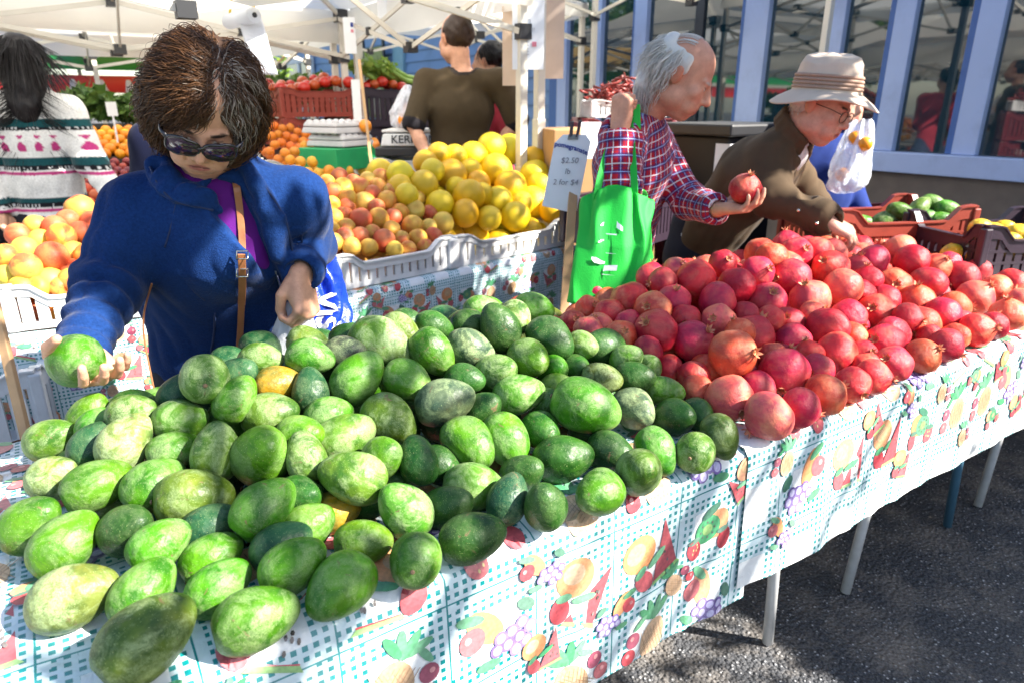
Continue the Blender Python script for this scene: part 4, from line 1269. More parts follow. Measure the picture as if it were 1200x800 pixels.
def rnd_plane(n, x0, x1, e0, e1, zf, drop, seed):
    r = np.random.default_rng(seed); o = []
    for _ in range(n):
        x, e = r.uniform(x0, x1), r.uniform(e0, e1); p = loc2(x, e); p[2] = zf(e) - drop; o.append(p)
    return o
zf = lambda e: CRZ + .085 + .66 * np.clip(e - .06, 0, .6)
heap(POM, 'pomelo', 'pomelo', 'pomelos heaped in the white lugs', ME_POMELO, [(.78, .53, .008, 1), (.80, .60, .015, 1), (.76, .47, .006, 1)], lambda p: p[2] - zf(e2(p)), .13, ['bright yellow', 'lemon yellow', 'golden yellow'],
     rnd_plane(34, .62, 1.2, .10, .64, zf, .10, 3), 6, 'pomelo heap', inside=lambda p: (e2(p) - .02, N2))
PEA = specs("""402 220 24|423 221 23|434 227 21|444 220 22|407 233 23|427 238 27|454 236 25|457 225 21|422 257 27|406 242 20|444 256 25|440 243 20|460 255 21|469 249 21|473 237 20|487 246 23|487 234 22|484 265 26|459 269 21|502 250 20|502 266 20|519 261 25|490 280 23|470 281 21|450 282 27|437 274 21|421 277 23|406 266 20|404 277 21|404 251 20
392 226 22|390 240 20|392 256 22|388 270 22|392 284 22|412 289 22|432 290 22|415 215 20|432 212 20|446 208 20|508 277 22|478 292 20|500 290 20|462 292 20|474 224 20|462 216 18|384 215 20|398 207 20""")
zf2 = lambda e: CRZ + .085 + .50 * np.clip(e - .04, 0, .5)
heap(PEA, 'peach', 'peach', 'peaches in the middle white lug', ME_PEACH, [(.72, .42, .05, .45), (.68, .34, .06, .8), (.76, .52, .08, .2), (.56, .15, .05, .9)], lambda p: p[2] - zf2(e2(p)), .078, ['yellow', 'blushed', 'pale yellow', 'red'],
     rnd_plane(50, .03, .5, .05, .45, zf2, .06, 4), 7, 'middle peach heap', inside=lambda p: (e2(p) - .02, N2))
PEL = specs("""24 276 22|44 265 24|33 293 29|46 281 27|63 267 24|73 280 31|93 246 33|63 304 35|86 295 30|31 318 33|60 328 33|28 334 28|30 309 26|79 258 22|95 272 26|84 314 28|52 296 24|100 300 28|84 330 28|104 322 28|108 262 28|12 322 26|10 300 24|118 290 28|45 340 24|105 338 26|70 342 24""")
zf3 = lambda p: CRZ + .10 + .55 * np.clip(p[1] - 2.42, 0, .4)
r_ = np.random.default_rng(8)
heap(PEL, 'peach', 'peach', 'peaches in the left white lug', ME_PEACH, [(.72, .44, .05, .6), (.70, .40, .06, .9), (.76, .52, .08, .35), (.58, .16, .06, .9)], lambda p: p[2] - zf3(p), .095, ['yellow', 'blushed', 'pale yellow', 'red'],
     [A(x, y, zf3(A(x, y, 0)) - .07) for x, y in zip(r_.uniform(-.1, .34, 22), r_.uniform(2.46, 2.75, 22))], 5, 'left peach heap', inside=lambda p: (p[1] - 2.42, A(0, 1, 0)))
# ------------------------------------------------------------------ people
def m_skin():
    t = NT('skin'); a = t.n('ShaderNodeAttribute', attribute_name='Col')
    col = t.mix(1.0, a.outputs['Color'], t.ramp(t.noise(38, 6, .7), [(.3, (.80, .74, .72)), (.7, (1.06, 1.04, 1.02))]), 'MULTIPLY')
    col = t.mix(t.math('MULTIPLY', t.ramp(t.noise(150, 3, .6), [(.62, 0), (.72, 1)]), .30), col, (.30, .12, .07))
    h = t.math('ADD', t.noise(420, 3, .6), t.math('MULTIPLY', t.noise(90, 4, .6), 1.2))
    return t.done(t.bsdf(col, t.ramp(t.noise(60, 3), [(.3, .42), (.7, .62)]), 0, .4, t.bump(h, .32, .0022), sss=.10))
M_SKIN = m_skin()
M_CLOTH = attr_mat('woven_cloth', .85, var=.14, scale=30, bump=.3, bscale=420, sheen=.05, spec=.2)
def m_hair(name, c, c2, grey=None, gscale=6):
    t = NT(name)
    g_ = t.n('ShaderNodeNewGeometry')
    col = t.mix(g_.outputs['Random Per Island'], c, c2)
    if grey: col = t.mix(t.ramp(t.noise(gscale, 3), [(.60, 0), (.72, .7)]), col, grey)
    return t.done(t.bsdf(col, .42, 0, .3))
def to_local(P, c, Rm): return (P - c) @ Rm
def add_head(S, c, Rm, s=1.0, jaw=1.0, nose=1.0, mouth_k=.003):
    L = lambda *p: c + Rm @ (np.array(p) * s)
    e = lambda p, r, k=.02, op='u', R2m=None: S.ell(L(*p), np.array(r) * s, Rm if R2m is None else Rm @ R2m, k * s, op)
    e((0, -.014, .036), (.074, .092, .084))
    e((0, .026, -.030), (.063 * jaw, .066, .082), .03)
    e((0, .062, -.092), (.026 * jaw, .024, .022), .035)
    for sx in (-1, 1):
        e((sx * .050 * jaw, .010, -.066), (.018, .035, .022), .03)
        e((sx * .040, .064, -.022), (.024, .020, .020), .02)
        e((sx * .030, .101, .006), (.019, .016, .0115), .012, 's')
        e((sx * .030, .0725, .004), (.0145, .0145, .0135), .002)
        S.cone(L(sx * .014, .084, .022), L(sx * .046, .073, .024), .0075 * s, .005 * s, .010 * s)
        e((sx * .077, -.010, -.004), (.007, .019, .032), .006, 'u', np.array(Euler((0, sx * .25, 0)).to_matrix()))
        e((sx * .0105, .097, -.031), (.0085, .0095, .0075), .006)
        e((sx * .028, .078, -.055), (.022, .02, .024), .02)
    S.cone(L(0, .084, .018), L(0, .104 + .006 * nose, -.024), .0075 * s, .0105 * s * nose, .009 * s)
    e((0, .084, -.060), (.026, .016, .018), .014)
    e((0, .0935, -.0555), (.0215, .0075, .0050), mouth_k); e((0, .0915, -.0655), (.0185, .0085, .0065), mouth_k)
    e((0, .0985, -.0603), (.0235, .008, .0016), .003, 's')
def head_colors(P, col, c, Rm, s, skin, lips=(.42, .11, .10), brow=(.05, .035, .025), brow_on=True):
    q = to_local(P, c, Rm) / s
    near = (np.abs(q) < .14).all(1)
    ell = lambda p, r: (((q - np.array(p)) / np.array(r)) ** 2).sum(1)
    def paint(w, cc): 
        w = (np.clip(w, 0, 1) * near)[:, None]; col[:] = col * (1 - w) + np.array(cc) * w
    blush = np.array(skin) * A(1.02, .72, .66)
    for sx in (-1, 1):
        paint(.45 * (1.2 - ell((sx * .042, .07, -.03), (.024, .04, .022))), blush)
        paint(.5 * (1.2 - ell((sx * .078, 0, 0), (.02, .03, .036))), blush)
        paint(3 * (1 - ell((sx * .030, .0885, .004), (.0125, .010, .0062))), (.75, .72, .68))
        paint(6 * (1 - ell((sx * .030, .089, .003), (.0062, .01, .0062))), (.04, .025, .015))
        paint(2 * (1 - ell((sx * .030, .086, .0098), (.0165, .02, .0022))), np.array(skin) * .5)
        if brow_on: paint(3 * (1 - ell((sx * .031, .082, .0245), (.019, .03, .0042))), brow)
    paint(.4 * (1.2 - ell((0, .112, -.026), (.014, .014, .014))), blush)
    paint(3 * (1.0 - ell((0, .095, -.0605), (.0245, .014, .0118))), lips)
    paint(3 * (1.0 - ell((0, .094, -.0603), (.0215, .02, .0016))), np.array(lips) * .25)
    for sx in (-1, 1): paint(3 * (1 - ell((sx * .008, .103, -.038), (.0032, .006, .0026))), np.array(skin) * .2)
FING = [(-.028, .088, .070), (-.009, .094, .079), (.0105, .091, .073), (.028, .082, .057)]
def add_hand(S, w, Rm, side, curl=(.5, .5, .5, .5), spread=.08, thumb=None, s=1.0, k=.004):
    """side +1: right hand (thumb at -x), -1: left hand. curl: 0 straight .. 1.6 fist, per finger. returns fingertip points"""
    L = lambda *p: w + Rm @ (np.array(p) * s)
    for x, y, _ in FING:
        x *= side; S.cone(L(x * .62, .008, 0), L(x, y, 0), .0155 * s, .0125 * s, .012)
    S.ell(L(-side * .020, .045, -.012), np.array((.017, .032, .014)) * s, Rm, .012)
    S.ell(L(side * .020, .04, -.010), np.array((.013, .034, .012)) * s, Rm, .012)
    tips = []
    for i, (x, y, ln) in enumerate(FING):
        x *= side; p = np.array((x, y, 0.)); a = 0.
        sp = (i - 1.5) * spread * side
        cu = curl[i]
        rr = (.0098, .0090, .0080, .0070) if i < 3 else (.0084, .0078, .0070, .0062)
        for j, (fl, fa) in enumerate(((.46, 1.0), (.30, 1.15), (.24, .75))):
            a += cu * fa
            d = np.array((math.sin(sp) * math.cos(min(a, 1.5)), math.cos(a) * math.cos(sp), -math.sin(a)))
            q = p + d * ln * fl
            S.cone(L(*p), L(*q), rr[j] * s, rr[j + 1] * s, k if j == 0 else .0015)
            p = q
        tips.append((L(*p), Rm @ d, rr[3] * s))
    th = thumb or [(-.022, .018, -.012), (-.044, .048, -.026), (-.048, .078, -.036), (-.043, .102, -.040)]
    rr = (.0145, .0118, .0105, .0085)
    for j in range(3):
        a, b = np.array(th[j]), np.array(th[j + 1]); a = a * (side, 1, 1); b = b * (side, 1, 1)
        S.cone(L(*a), L(*b), rr[j] * s, rr[j + 1] * s, .006 if j == 0 else .002)
    tips.append((L(*b), Rm @ nrm(b - a), rr[3] * s))
    return tips
def bounds(pts, m):
    P = np.array(pts); return P.min(0) - m, P.max(0) + m
def auto_legs(sp):
    f = nrm(A(*sp['f'], 0)); r = np.cross(f, ZV); hip = np.asarray(sp['hip'], float)
    sp['r'] = r; sp['fv'] = f
    st = sp.get('stance', .10)
    sp['hips'] = [hip + r * .085 * k - ZV * .03 for k in (1, -1)]
    sp['ank'] = [A(*(hip + r * st * k + f * (.02 + sp.get('step', 0) * k))[:2], .085) for k in (1, -1)]
    sp['knee'] = [(a + b) / 2 + f * .03 + ZV * .02 for a, b in zip(sp['hips'], sp['ank'])]
def body_sdf(sp, h):
    pts = [sp['hip'], sp['neck'], sp['head'], *sp['sh'], *sp['el'], *sp['wr'], *sp['ank']]
    lo, hi = bounds(pts, .20); lo[2] = 0
    S = Sdf(lo, hi, h)
    k = sp.get('girth', 1.0); r = sp['r']; hip = np.asarray(sp['hip'], float); nk = np.asarray(sp['neck'], float)
    ch = hip + (nk - hip) * .68
    S.econ(hip, hip * .45 + ch * .55, (.145 * k, .095 * k), (.125 * k, .088 * k), r, .03); S.econ(hip * .5 + ch * .5, ch, (.125 * k, .088 * k), (.150 * k, .10 * k), r, .03)
    S.econ(ch, nk - (nk - hip) * .08, (.150 * k, .10 * k), (.09, .055), r, .04)
    hR = sp['headR']; hc = np.asarray(sp['head'], float)
    S.cone(nk - (nk - ch) * .15, hc + hR @ A(0, -.030, -.06), .056, .052, .025)
    for i in (0, 1):
        s_, e_, w_ = [np.asarray(sp[q][i], float) for q in ('sh', 'el', 'wr')]
        S.cone(nk - ZV * .05, s_, .05, .045, .04)
        S.cone(s_, e_, .043 * sp.get('arm', 1), .036 * sp.get('arm', 1), .02); S.cone(e_, e_ * .6 + w_ * .4, .036 * sp.get('arm', 1), .036 * sp.get('arm', 1), .012); S.cone(e_ * .6 + w_ * .4, w_, .036 * sp.get('arm', 1), .0255 * sp.get('arm', 1), .012)
        S.cone(sp['hips'][i], sp['knee'][i], .075 * k, .052, .03); S.cone(sp['knee'][i], sp['ank'][i], .050, .036, .02)
        S.cone(sp['ank'][i] - ZV * .04, sp['ank'][i] + sp['fv'] * .14 - ZV * .055, .032, .026, .02)
    add_head(S, hc, hR, sp.get('hs', 1.0), sp.get('jaw', 1.0), sp.get('nose', 1.0))
    Lh = lambda *p: hc + hR @ (np.array(p) * sp.get('hs', 1.0))
    for sx in (-1, 1):               # lines from the nose to the corners of the mouth, and under the eyes
        S.cone(Lh(sx * .021, .0985, -.034), Lh(sx * .034, .088, -.062), .0022, .0018, .005, 's')
        S.cone(Lh(sx * .020, .092, -.012), Lh(sx * .040, .084, -.013), .0016, .0012, .005, 's')
        S.ell(Lh(sx * .034, .070, -.062), (.016, .016, .018), hR, .015)
    tips = []
    for i in (0, 1):
        hd = sp.get('hand', (None, None))[i]
        if hd is None:
            d = nrm(np.asarray(sp['wr'][i], float) - sp['el'][i]); hd = (frame(d, (1 if i == 0 else -1) * sp['r'] * .9 + .2 * sp['fv']), (.35, .4, .45, .5), .05, None)
        tips.append(add_hand(S, np.asarray(sp['wr'][i], float), hd[0], 1 if i == 0 else -1, hd[1], hd[2], hd[3], sp.get('hands_s', 1.0)))
    return S, tips
def finish(name, S, mat, parent, colfn, it=1, attrs=None):
    v, q = S.mesh()
    v = smooth_verts(v, q, it, .5)
    col = colfn(v)
    o = link(name, np_mesh(name, v, q, mat, col, attrs(v) if attrs else None), parent)
    return o
def flat(c, sd=0, amp=.10, sc=7):
    f = wavy(sd + 5, sc)
    def fn(v): return np.clip(np.array(c)[None] * (1 + amp * f(v[:, 0], v[:, 1], v[:, 2]))[:, None], 0, 1)
    return fn
def top_sdf(sp, h, ease=.016, sleeve=1.0, hem=-.06, folds=.006, cuff=.012, seed=0, neck_open=.062, long=0., shoulder=.058):
    pts = [sp['hip'], sp['neck'], *sp['sh'], *sp['el'], *sp['wr']]
    lo, hi = bounds(pts, .24)
    S = Sdf(lo, hi, h)
    k = sp.get('girth', 1.0); r = sp['r']; hip = np.asarray(sp['hip'], float) + ZV * hem; nk = np.asarray(sp['neck'], float); hp = np.asarray(sp['hip'], float)
    ch = hp + (nk - hp) * .68; wst = hp * .55 + ch * .45; e = ease; bust = sp.get('bust', 0)
    S.econ(hip, wst, (.150 * k + e, .102 * k + e), (.140 * k + e, .098 * k + e), r, .02)
    S.econ(wst, ch, (.140 * k + e, .098 * k + e), (.155 * k + e, .105 * k + e + bust), r, .035)
    S.econ(ch, nk - (nk - hp) * .07, (.155 * k + e, .105 * k + e), (.095 + e, .060 + e), r, .05)
    S.put(lambda X, Y, Z: hip[2] - .0 - Z + 0 * X + 0 * Y, lo, A(hi[0], hi[1], hip[2] + .02), .006, 's') if False else None
    for i in (0, 1):
        s_, e_, w_ = [np.asarray(sp[q][i], float) for q in ('sh', 'el', 'wr')]
        S.cone(nk - ZV * .045, s_, .055 + e * .6, shoulder + e * .5, .05)
        am = sp.get('arm', 1)
        if sleeve <= .6:
            end = s_ + (e_ - s_) * sleeve / .6 * .95
            S.cone(s_, end, .052 * am + e, .052 * am + e * 1.2, .03)
            S.cone(end + (e_ - s_) * .03, end + nrm(e_ - s_) * .05, .040 * am, .040 * am, .004, 's')
        else:
            S.cone(s_, e_, .052 * am + e, .045 * am + e, .035); 
            we = w_ - nrm(w_ - e_) * cuff
            S.cone(e_, we, .045 * am + e, .034 * am + e * .8, .025)
            S.cone(we + nrm(w_ - e_) * .02, we + nrm(w_ - e_) * .08, .031 * am, .036 * am, .004, 's')
            ax = nrm(w_ - e_)
            S.disp(lambda x, y, z, we=we, ax=ax: np.where(np.abs((x - we[0]) * ax[0] + (y - we[1]) * ax[1] + (z - we[2]) * ax[2]) < .02, .003, 0) * (((x - we[0]) ** 2 + (y - we[1]) ** 2 + (z - we[2]) ** 2) < .01), we - .1, we + .1)
    # neck hole
    S.cone(nk - (nk - hp) * .02, nk + nrm(nk - hp) * .10, neck_open, neck_open + .02, .01, 's')
    n1, n2, n3 = wavy(seed + 1, 22), wavy(seed + 2, 58), wavy(seed + 3, 9)
    if folds:
        arms = [(np.asarray(sp['sh'][i], float), np.asarray(sp['el'][i], float), np.asarray(sp['wr'][i], float)) for i in (0, 1)]
        def fd(x, y, z):
            d = folds * (.7 * n1(x, y, z * .6) + .45 * np.abs(n2(x, y, z * .6)) - .3)
            for s_, e_, w_ in arms:
                for a, b in ((s_, e_), (e_, w_)):
                    ax = b - a; L = np.linalg.norm(ax); ax = ax / L
                    t = ((x - a[0]) * ax[0] + (y - a[1]) * ax[1] + (z - a[2]) * ax[2])
                    rr = np.sqrt(np.maximum(0, (x - a[0]) ** 2 + (y - a[1]) ** 2 + (z - a[2]) ** 2 - t * t))
                    m = np.exp(-(rr / .075) ** 4) * np.clip(t / .03, 0, 1) * np.clip((L - t) / .02 + 1, 0, 1)
                    near = np.exp(-((t - L) / .10) ** 2) if a is s_ else np.exp(-(t / .12) ** 2)
                    d = d + m * (.15 + .75 * near) * folds * np.clip(1.5 * n1(x * .7, y * .7, z * .7) + .5, 0, 1.5) * (np.sin(t * (88 if a is s_ else 105) + 5.5 * n3(x, y, z) + 1.2 * n1(x, y, z)))
            return d
        S.disp(fd, lo, hi, .03)
    return S
def trouser_sdf(sp, h, ease=.016, seed=0, folds=.005):
    pts = [sp['hip'], *sp['ank'], *sp['knee']]
    lo, hi = bounds(pts, .26); lo[2] = .02
    S = Sdf(lo, hi, h); k = sp.get('girth', 1.0); hip = np.asarray(sp['hip'], float); e = ease
    S.econ(hip - ZV * .08, hip + ZV * .07, (.150 * k + e, .105 * k + e), (.135 * k + e * .7, .095 * k + e * .7), sp['r'], .02)
    for i in (0, 1):
        S.cone(sp['hips'][i] - ZV * .03, sp['knee'][i], .085 * k + e, .062 + e, .03); S.cone(sp['knee'][i], sp['ank'][i] - ZV * .02, .062 + e, .052 + e, .03)
    n1 = wavy(seed + 9, 16)
    S.disp(lambda x, y, z: folds * n1(x, y, z * .5), lo, hi)
    return S
def shoes(sp, parent, c, name='shoe'):
    for i in (0, 1):
        a = sp['ank'][i]; f = sp['fv']
        S = Sdf(a - A(.25, .25, .1), a + A(.25, .25, .1), .008)
        S.cone(a - ZV * .03 - f * .02, a - ZV * .035 + f * .15, .046, .040, .02); S.cone(a + ZV * .02, a - ZV * .03, .045, .045, .02)
        S.put(lambda X, Y, Z: Z - .006 + 0 * X + 0 * Y, a - A(.25, .25, .1), A(a[0] + .25, a[1] + .25, .01), .004, 's')
        finish(name, S, M_CLOTH, parent, flat(c))
def surf(S, px, py, t0=.8, off=.004):
    """where the line of sight through a photo pixel meets a body"""
    d = ray(px, py); t = t0
    while t < 8:
        p = EYE + d * t; i = np.round((p - S.lo) / S.h).astype(int)
        if (i >= 0).all() and (i < S.n).all() and S.V[tuple(i)] < 0: return EYE + d * (t - off), t
        t += S.h * .7
    return None, None
def strands(name, starts, mat, parent, r=.0011, taper=True):
    cu = bpy.data.curves.new(name, 'CURVE'); cu.dimensions = '3D'; cu.bevel_depth = 1.0; cu.bevel_resolution = 0; cu.resolution_u = 2
    for pts, rr in starts:
        s_ = cu.splines.new('POLY'); s_.points.add(len(pts) - 1)
        n = len(pts)
        s_.points.foreach_set('co', np.concatenate([pts, np.ones((n, 1))], 1).ravel())
        for i in range(n): s_.points[i].radius = rr * (1 - .75 * (i / (n - 1)) ** 2)
    o = bpy.data.objects.new(name, cu); COL.objects.link(o)
    cu.materials.append(mat)
    # mesh, so that it reads as geometry of its own
    me = bpy.data.meshes.new_from_object(o); bpy.data.objects.remove(o)
    me.materials.clear(); me.materials.append(mat)
    me.polygons.foreach_set('use_smooth', np.ones(len(me.polygons), bool))
    return link(name, me, parent)
def hair_cap(c, Rm, s, mat, parent, parts, h=.006, seed=0, amp=.004, cut=()):
    S = Sdf(np.asarray(c) - .26, np.asarray(c) + .26, h) if True else None
    for p, r in parts: S.ell(c + Rm @ (np.array(p) * s), np.array(r) * s, Rm, .02)
    for p, r in cut: S.ell(c + Rm @ (np.array(p) * s), np.array(r) * s, Rm, .01, 's')
    n1, n2 = wavy(seed, 60), wavy(seed + 1, 120)
    S.disp(lambda x, y, z: amp * (n1(x, y, z) + .5 * n2(x, y, z)), np.asarray(c) - .26, np.asarray(c) + .26)
    v, q = S.mesh()
    return S, v, q
def make_person(sp, h=.008):
    """skin body as one surface, clothes and hair as its children"""
    auto_legs(sp)
    root = empty('person', A(sp['hip'][0], sp['hip'][1], 0), sp['label'], 'person', sp.get('group'))
    S, tips = body_sdf(sp, sp.get('hb', h))
    def colfn(v):
        col = flat(sp['skin'], 3, .05, 30)(v)
        head_colors(v, col, np.asarray(sp['head'], float), sp['headR'], sp.get('hs', 1.0), sp['skin'], sp.get('lips', (.40, .14, .12)), sp.get('brow', (.05, .035, .025)))
        for tl in tips:
            for p, d, r in tl[:4]:
                w = np.exp(-(((v - (p - d * r * .2)) / (r * 1.4)) ** 2).sum(1) ** 2) * .25
                col += w[:, None] * (A(.62, .36, .32) - col)
        return col
    finish('body', S, M_SKIN, root, colfn)
    return root, S, tips
SKIN_A = (.60, .33, .215); SKIN_W = (.62, .36, .26); SKIN_P = (.62, .40, .30)

# ---- woman choosing mangoes
hf = nrm(A(-.28, -.74, -.76)); hu = nrm(A(-.02, -.30, .9) + RV * .17); HR1 = frame(hf, hu)
HEAD1 = at_depth(236, 173, 1.285) - HR1 @ A(0, .10, .002) * .94
W1 = dict(label='woman in navy fleece jacket and sunglasses lifting a mango over the heap', hip=A(.325, 1.85, .82), neck=A(.300, 1.635, 1.255), head=HEAD1, f=(-.22, -.97), headR=HR1, hs=.94, jaw=1.13, folds_face=1,
          sh=(A(.160, 1.690, 1.175), A(.462, 1.60, 1.195)), el=(A(.068, 1.640, 1.035), A(.530, 1.715, 1.055)), wr=(A(-.012, 1.475, .950), A(.447, 1.545, 1.035)), girth=1.14, skin=SKIN_A, hb=.0036, bust=.03, hands_s=1.06, arm=1.0, brow=(.03, .02, .015),
          hand=((frame(nrm(A(.30, -.88, -.22)), nrm(A(.0, .16, -1))), (.50, .44, .46, .5), .20, [(-.022, .015, -.010), (-.052, .035, -.034), (-.060, .058, -.064), (-.052, .078, -.086)]),
                (frame(nrm(A(-.06, -.40, -.92)), nrm(A(.62, -.7, .3))), (1.0, 1.1, 1.15, 1.2), .02, [(-.022, .02, -.012), (-.038, .048, -.03), (-.028, .075, -.046), (-.010, .092, -.052)])))
auto_legs(W1)
root, SB, tips = make_person(W1)
# jacket
SJ = top_sdf(W1, .0042, ease=.021, hem=-.07, folds=.0085, seed=40, neck_open=.058, cuff=.004, shoulder=.056)
hipv, nkv = W1['hip'], W1['neck']
def jp(px, py, off=0): return surf(SJ, px, py, .8, off)[0]
pA, pB, pC = at_depth(252, 214, 1.40), at_depth(285, 255, 1.455), at_depth(316, 318, 1.50)
sA, sB, sC = [jp(*p) for p in ((262, 232), (290, 268), (318, 322))]
va = nrm(ray(285, 260))
# open front: a wedge cut along the open zip
for a, b, ra, rb in ((sA, sB, .042, .034), (sB, sC, .034, .012)): SJ.cone(a, b, ra, rb, .012, 's')
# stand collar and the two folded collar leaves
hp, rr_ = W1['hip'], W1['r']; upv = nrm(nkv - hp); fwd = nrm(np.cross(rr_, upv)) * -1
if fwd @ W1['fv'] < 0: fwd = -fwd
ring = []
for a in np.linspace(-2.25, 2.25, 15):
    ring.append(nkv + upv * (.022 - .03 * math.cos(a) * 0) - upv * .02 + (-fwd * math.cos(a) * .080 + rr_ * math.sin(a) * .086) + upv * .018 * math.cos(a))
for i in range(len(ring) - 1):
    for dz in (0, .02, .04): SJ.cone(ring[i] + upv * dz, ring[i + 1] + upv * dz, .0105, .0105, .008)
def leaf(pts, r, k=.006):
    P = [jp(px, py, .006 + d) for px, py, d in pts]
    for i in range(len(P) - 1): SJ.cone(P[i], P[i + 1], r, r, k)
SJ0 = SJ.V.copy()
leafR = [jp(px, py, .010) for px, py in ((172, 190), (178, 205), (190, 222), (205, 232), (225, 236), (246, 238), (256, 246))]
for i in range(len(leafR) - 1):
    SJ.cone(leafR[i], leafR[i + 1], .0105, .0105, .005)
for px, py in ((185, 195), (195, 208), (205, 220), (222, 226), (240, 232)):
    q, _ = surf(SJ, px, py, .8, .001)
    if q is not None: SJ.ell(q, (.026, .026, .012), frame(upv, -va), .012)
lap = [jp(px, py, .008) for px, py in ((296, 205), (312, 225), (328, 255), (336, 290), (338, 322), (332, 345))]
for i in range(len(lap) - 1): SJ.cone(lap[i], lap[i + 1], .0125, .011, .005)
lap2 = [jp(px, py, .012) for px, py in ((288, 195), (300, 215), (312, 245), (322, 275), (326, 300))]
for i in range(len(lap2) - 1): SJ.cone(lap2[i], lap2[i + 1], .017, .014, .018)
n1 = wavy(77, 26)
SJ.disp(lambda x, y, z: .0022 * n1(x, y, z), A(-.2, 1.2, .6), A(.8, 2.1, 1.5), .02)
def jcol(v):
    c = flat((.010, .037, .145), 9, .14, 22)(v)
    return c
jk = finish('jacket', SJ, attr_mat('navy_fleece', .95, var=.42, scale=170, bump=1.0, bscale=330, sheen=.10, spec=.06), root, jcol)
# seams and zip drawn as fine cords lying on the fleece
def on_jacket(name, pix, r, mat, off=.002, par=None, n=8):
    P = [jp(px, py, off) for px, py in pix]; P = [p for p in P if p is not None]
    Q = []
    for i in range(len(P) - 1):
        for t in np.linspace(0, 1, 6, endpoint=False): Q.append(P[i] * (1 - t) + P[i + 1] * t)
    Q.append(P[-1])
    Q = np.array(Q)
    for _ in range(4): Q[1:-1] = Q[1:-1] * .5 + (Q[:-2] + Q[2:]) * .25
    m = MB(); m.tube(Q, r, n); return m.build(name, mat, par or root)
M_SEAM = simple('navy_seam_tape', (.006, .018, .07), .7); M_ZIP = simple('zip_teeth', (.45, .46, .48), .35, .9, var=.4, scale=300)
on_jacket('zip', [(323, 318), (328, 335), (333, 352), (330, 372)], .0022, M_ZIP, .001, jk)
on_jacket('front_seam', [(252, 366), (251, 390), (247, 415), (243, 440)], .0028, M_SEAM, .0005, jk)
on_jacket('pocket_seam', [(202, 308), (215, 326), (228, 342), (240, 352)], .0022, M_SEAM, .0005, jk)
on_jacket('collar_seam', [(176, 196), (184, 214), (196, 230), (212, 239), (232, 242), (250, 247)], .0028, M_SEAM, .0002, jk)
on_jacket('lapel_seam', [(302, 208), (320, 232), (336, 262), (343, 292), (344, 322), (338, 350)], .0028, M_SEAM, .0002, jk)
on_jacket('shoulder_seam', [(206, 240), (201, 265), (193, 290)], .0020, M_SEAM, .0005, jk)
on_jacket('yoke_seam', [(345, 225), (352, 255), (354, 285)], .0020, M_SEAM, .0005, jk)
# purple top in the open front
SP = top_sdf(W1, .007, ease=.004, sleeve=.12, hem=0, folds=.002, seed=61, neck_open=.05)
finish('purple_top', SP, M_CLOTH, root, flat((.115, .008, .20), 2, .15, 30))
finish('trousers', trouser_sdf(W1, .010), M_CLOTH, root, flat((.02, .02, .03)))
shoes(W1, root, (.03, .03, .03))
# sunglasses
hR, hc, hs = W1['headR'], W1['head'], W1['hs']
HL = lambda *p: hc + hR @ (np.array(p) * hs)
M_FRAME = simple('dark_tortoise_frame', (.012, .008, .010), .15, coat=.6)
def m_lens():
    t = NT('dark_plum_lens')
    return t.done(t.bsdf((.035, .012, .035), .04, 0, .8, coat=.5))
M_LENS = m_lens()
gl = MB()
def lens_pt(sx, a, k=1.0, dy=0.):
    ca, sa = math.cos(a), math.sin(a)
    ex = 2 / 2.7
    x = .0305 * k * math.copysign(abs(ca) ** ex, ca); z = .0205 * k * math.copysign(abs(sa) ** ex, sa)
    X = sx * .0335 + x
    return HL(X, .107 + dy - .30 * max(0, abs(X) - .03) ** 1.25 - 1.2 * X * X, .001 + z + (.0035 if sa > 0 else -.003) * (1 if ca * sx > 0 else 0))
sg = None
for sx in (-1, 1): gl.tube([lens_pt(sx, 2 * math.pi * i / 40) for i in range(41)], .0030, 8, caps=False)
gl.tube([HL(-.006, .107, .006), HL(0, .109, .0085), HL(.006, .107, .006)], .0032, 8)
for sx in (-1, 1):
    gl.tube([lens_pt(sx, .35 if sx > 0 else math.pi - .35), HL(sx * .0735, .080, .010), HL(sx * .0795, .03, .008), HL(sx * .081, -.012, .002), HL(sx * .080, -.03, -.018)], [.0042, .0042, .0036, .003, .003], 8)
sgo = gl.build('sunglasses', M_FRAME, root)
for sx in (-1, 1):
    m = MB(); b0 = [lens_pt(sx, 2 * math.pi * i / 40, .97, .001) for i in range(40)]
    m.add([HL(sx * .0335, .1065 - 1.2 * .0335 ** 2 + .001, .001)] + b0, [(0, 1 + i, 1 + (i + 1) % 40) for i in range(40)], 0, True)
    ln = m.build('lens', M_LENS, sgo); sd = ln.modifiers.new('t', 'SOLIDIFY'); sd.thickness = .0016
M_PEARL = simple('temple_metal', (.6, .5, .35), .3, .9)
# hair: a loose curly bob over a volume
def hair_vol(q):
    """true inside the face opening"""
    return None
parts = [((0, -.032, .032), (.093, .106, .096)), ((-.070, -.026, -.02), (.054, .082, .084)), ((.070, -.026, -.02), (.054, .082, .084)), ((0, -.075, -.03), (.085, .06, .095))]
cutf = [((.002, .115, -.050), (.062, .085, .098)), ((-.034, .124, .008), (.052, .066, .052))]
M_HAIR1 = m_hair('brown_curls', (.022, .010, .006), (.12, .052, .018))
M_HAIRG = m_hair('greying_locks', (.16, .12, .09), (.42, .36, .30))
M_SCALP = simple('hair_underlayer', (.060, .027, .012), .8, var=.7, scale=90, bump=.8, bscale=140)
SH, v, q = hair_cap(hc, hR, hs * 1.0, M_SCALP, root, parts, .0042, 5, .0045, cutf)
hb = link('hair', np_mesh('hair', v, q, M_SCALP), root)
rs = np.random.default_rng(12)
sd = []; sdg = []
part_x = -.020
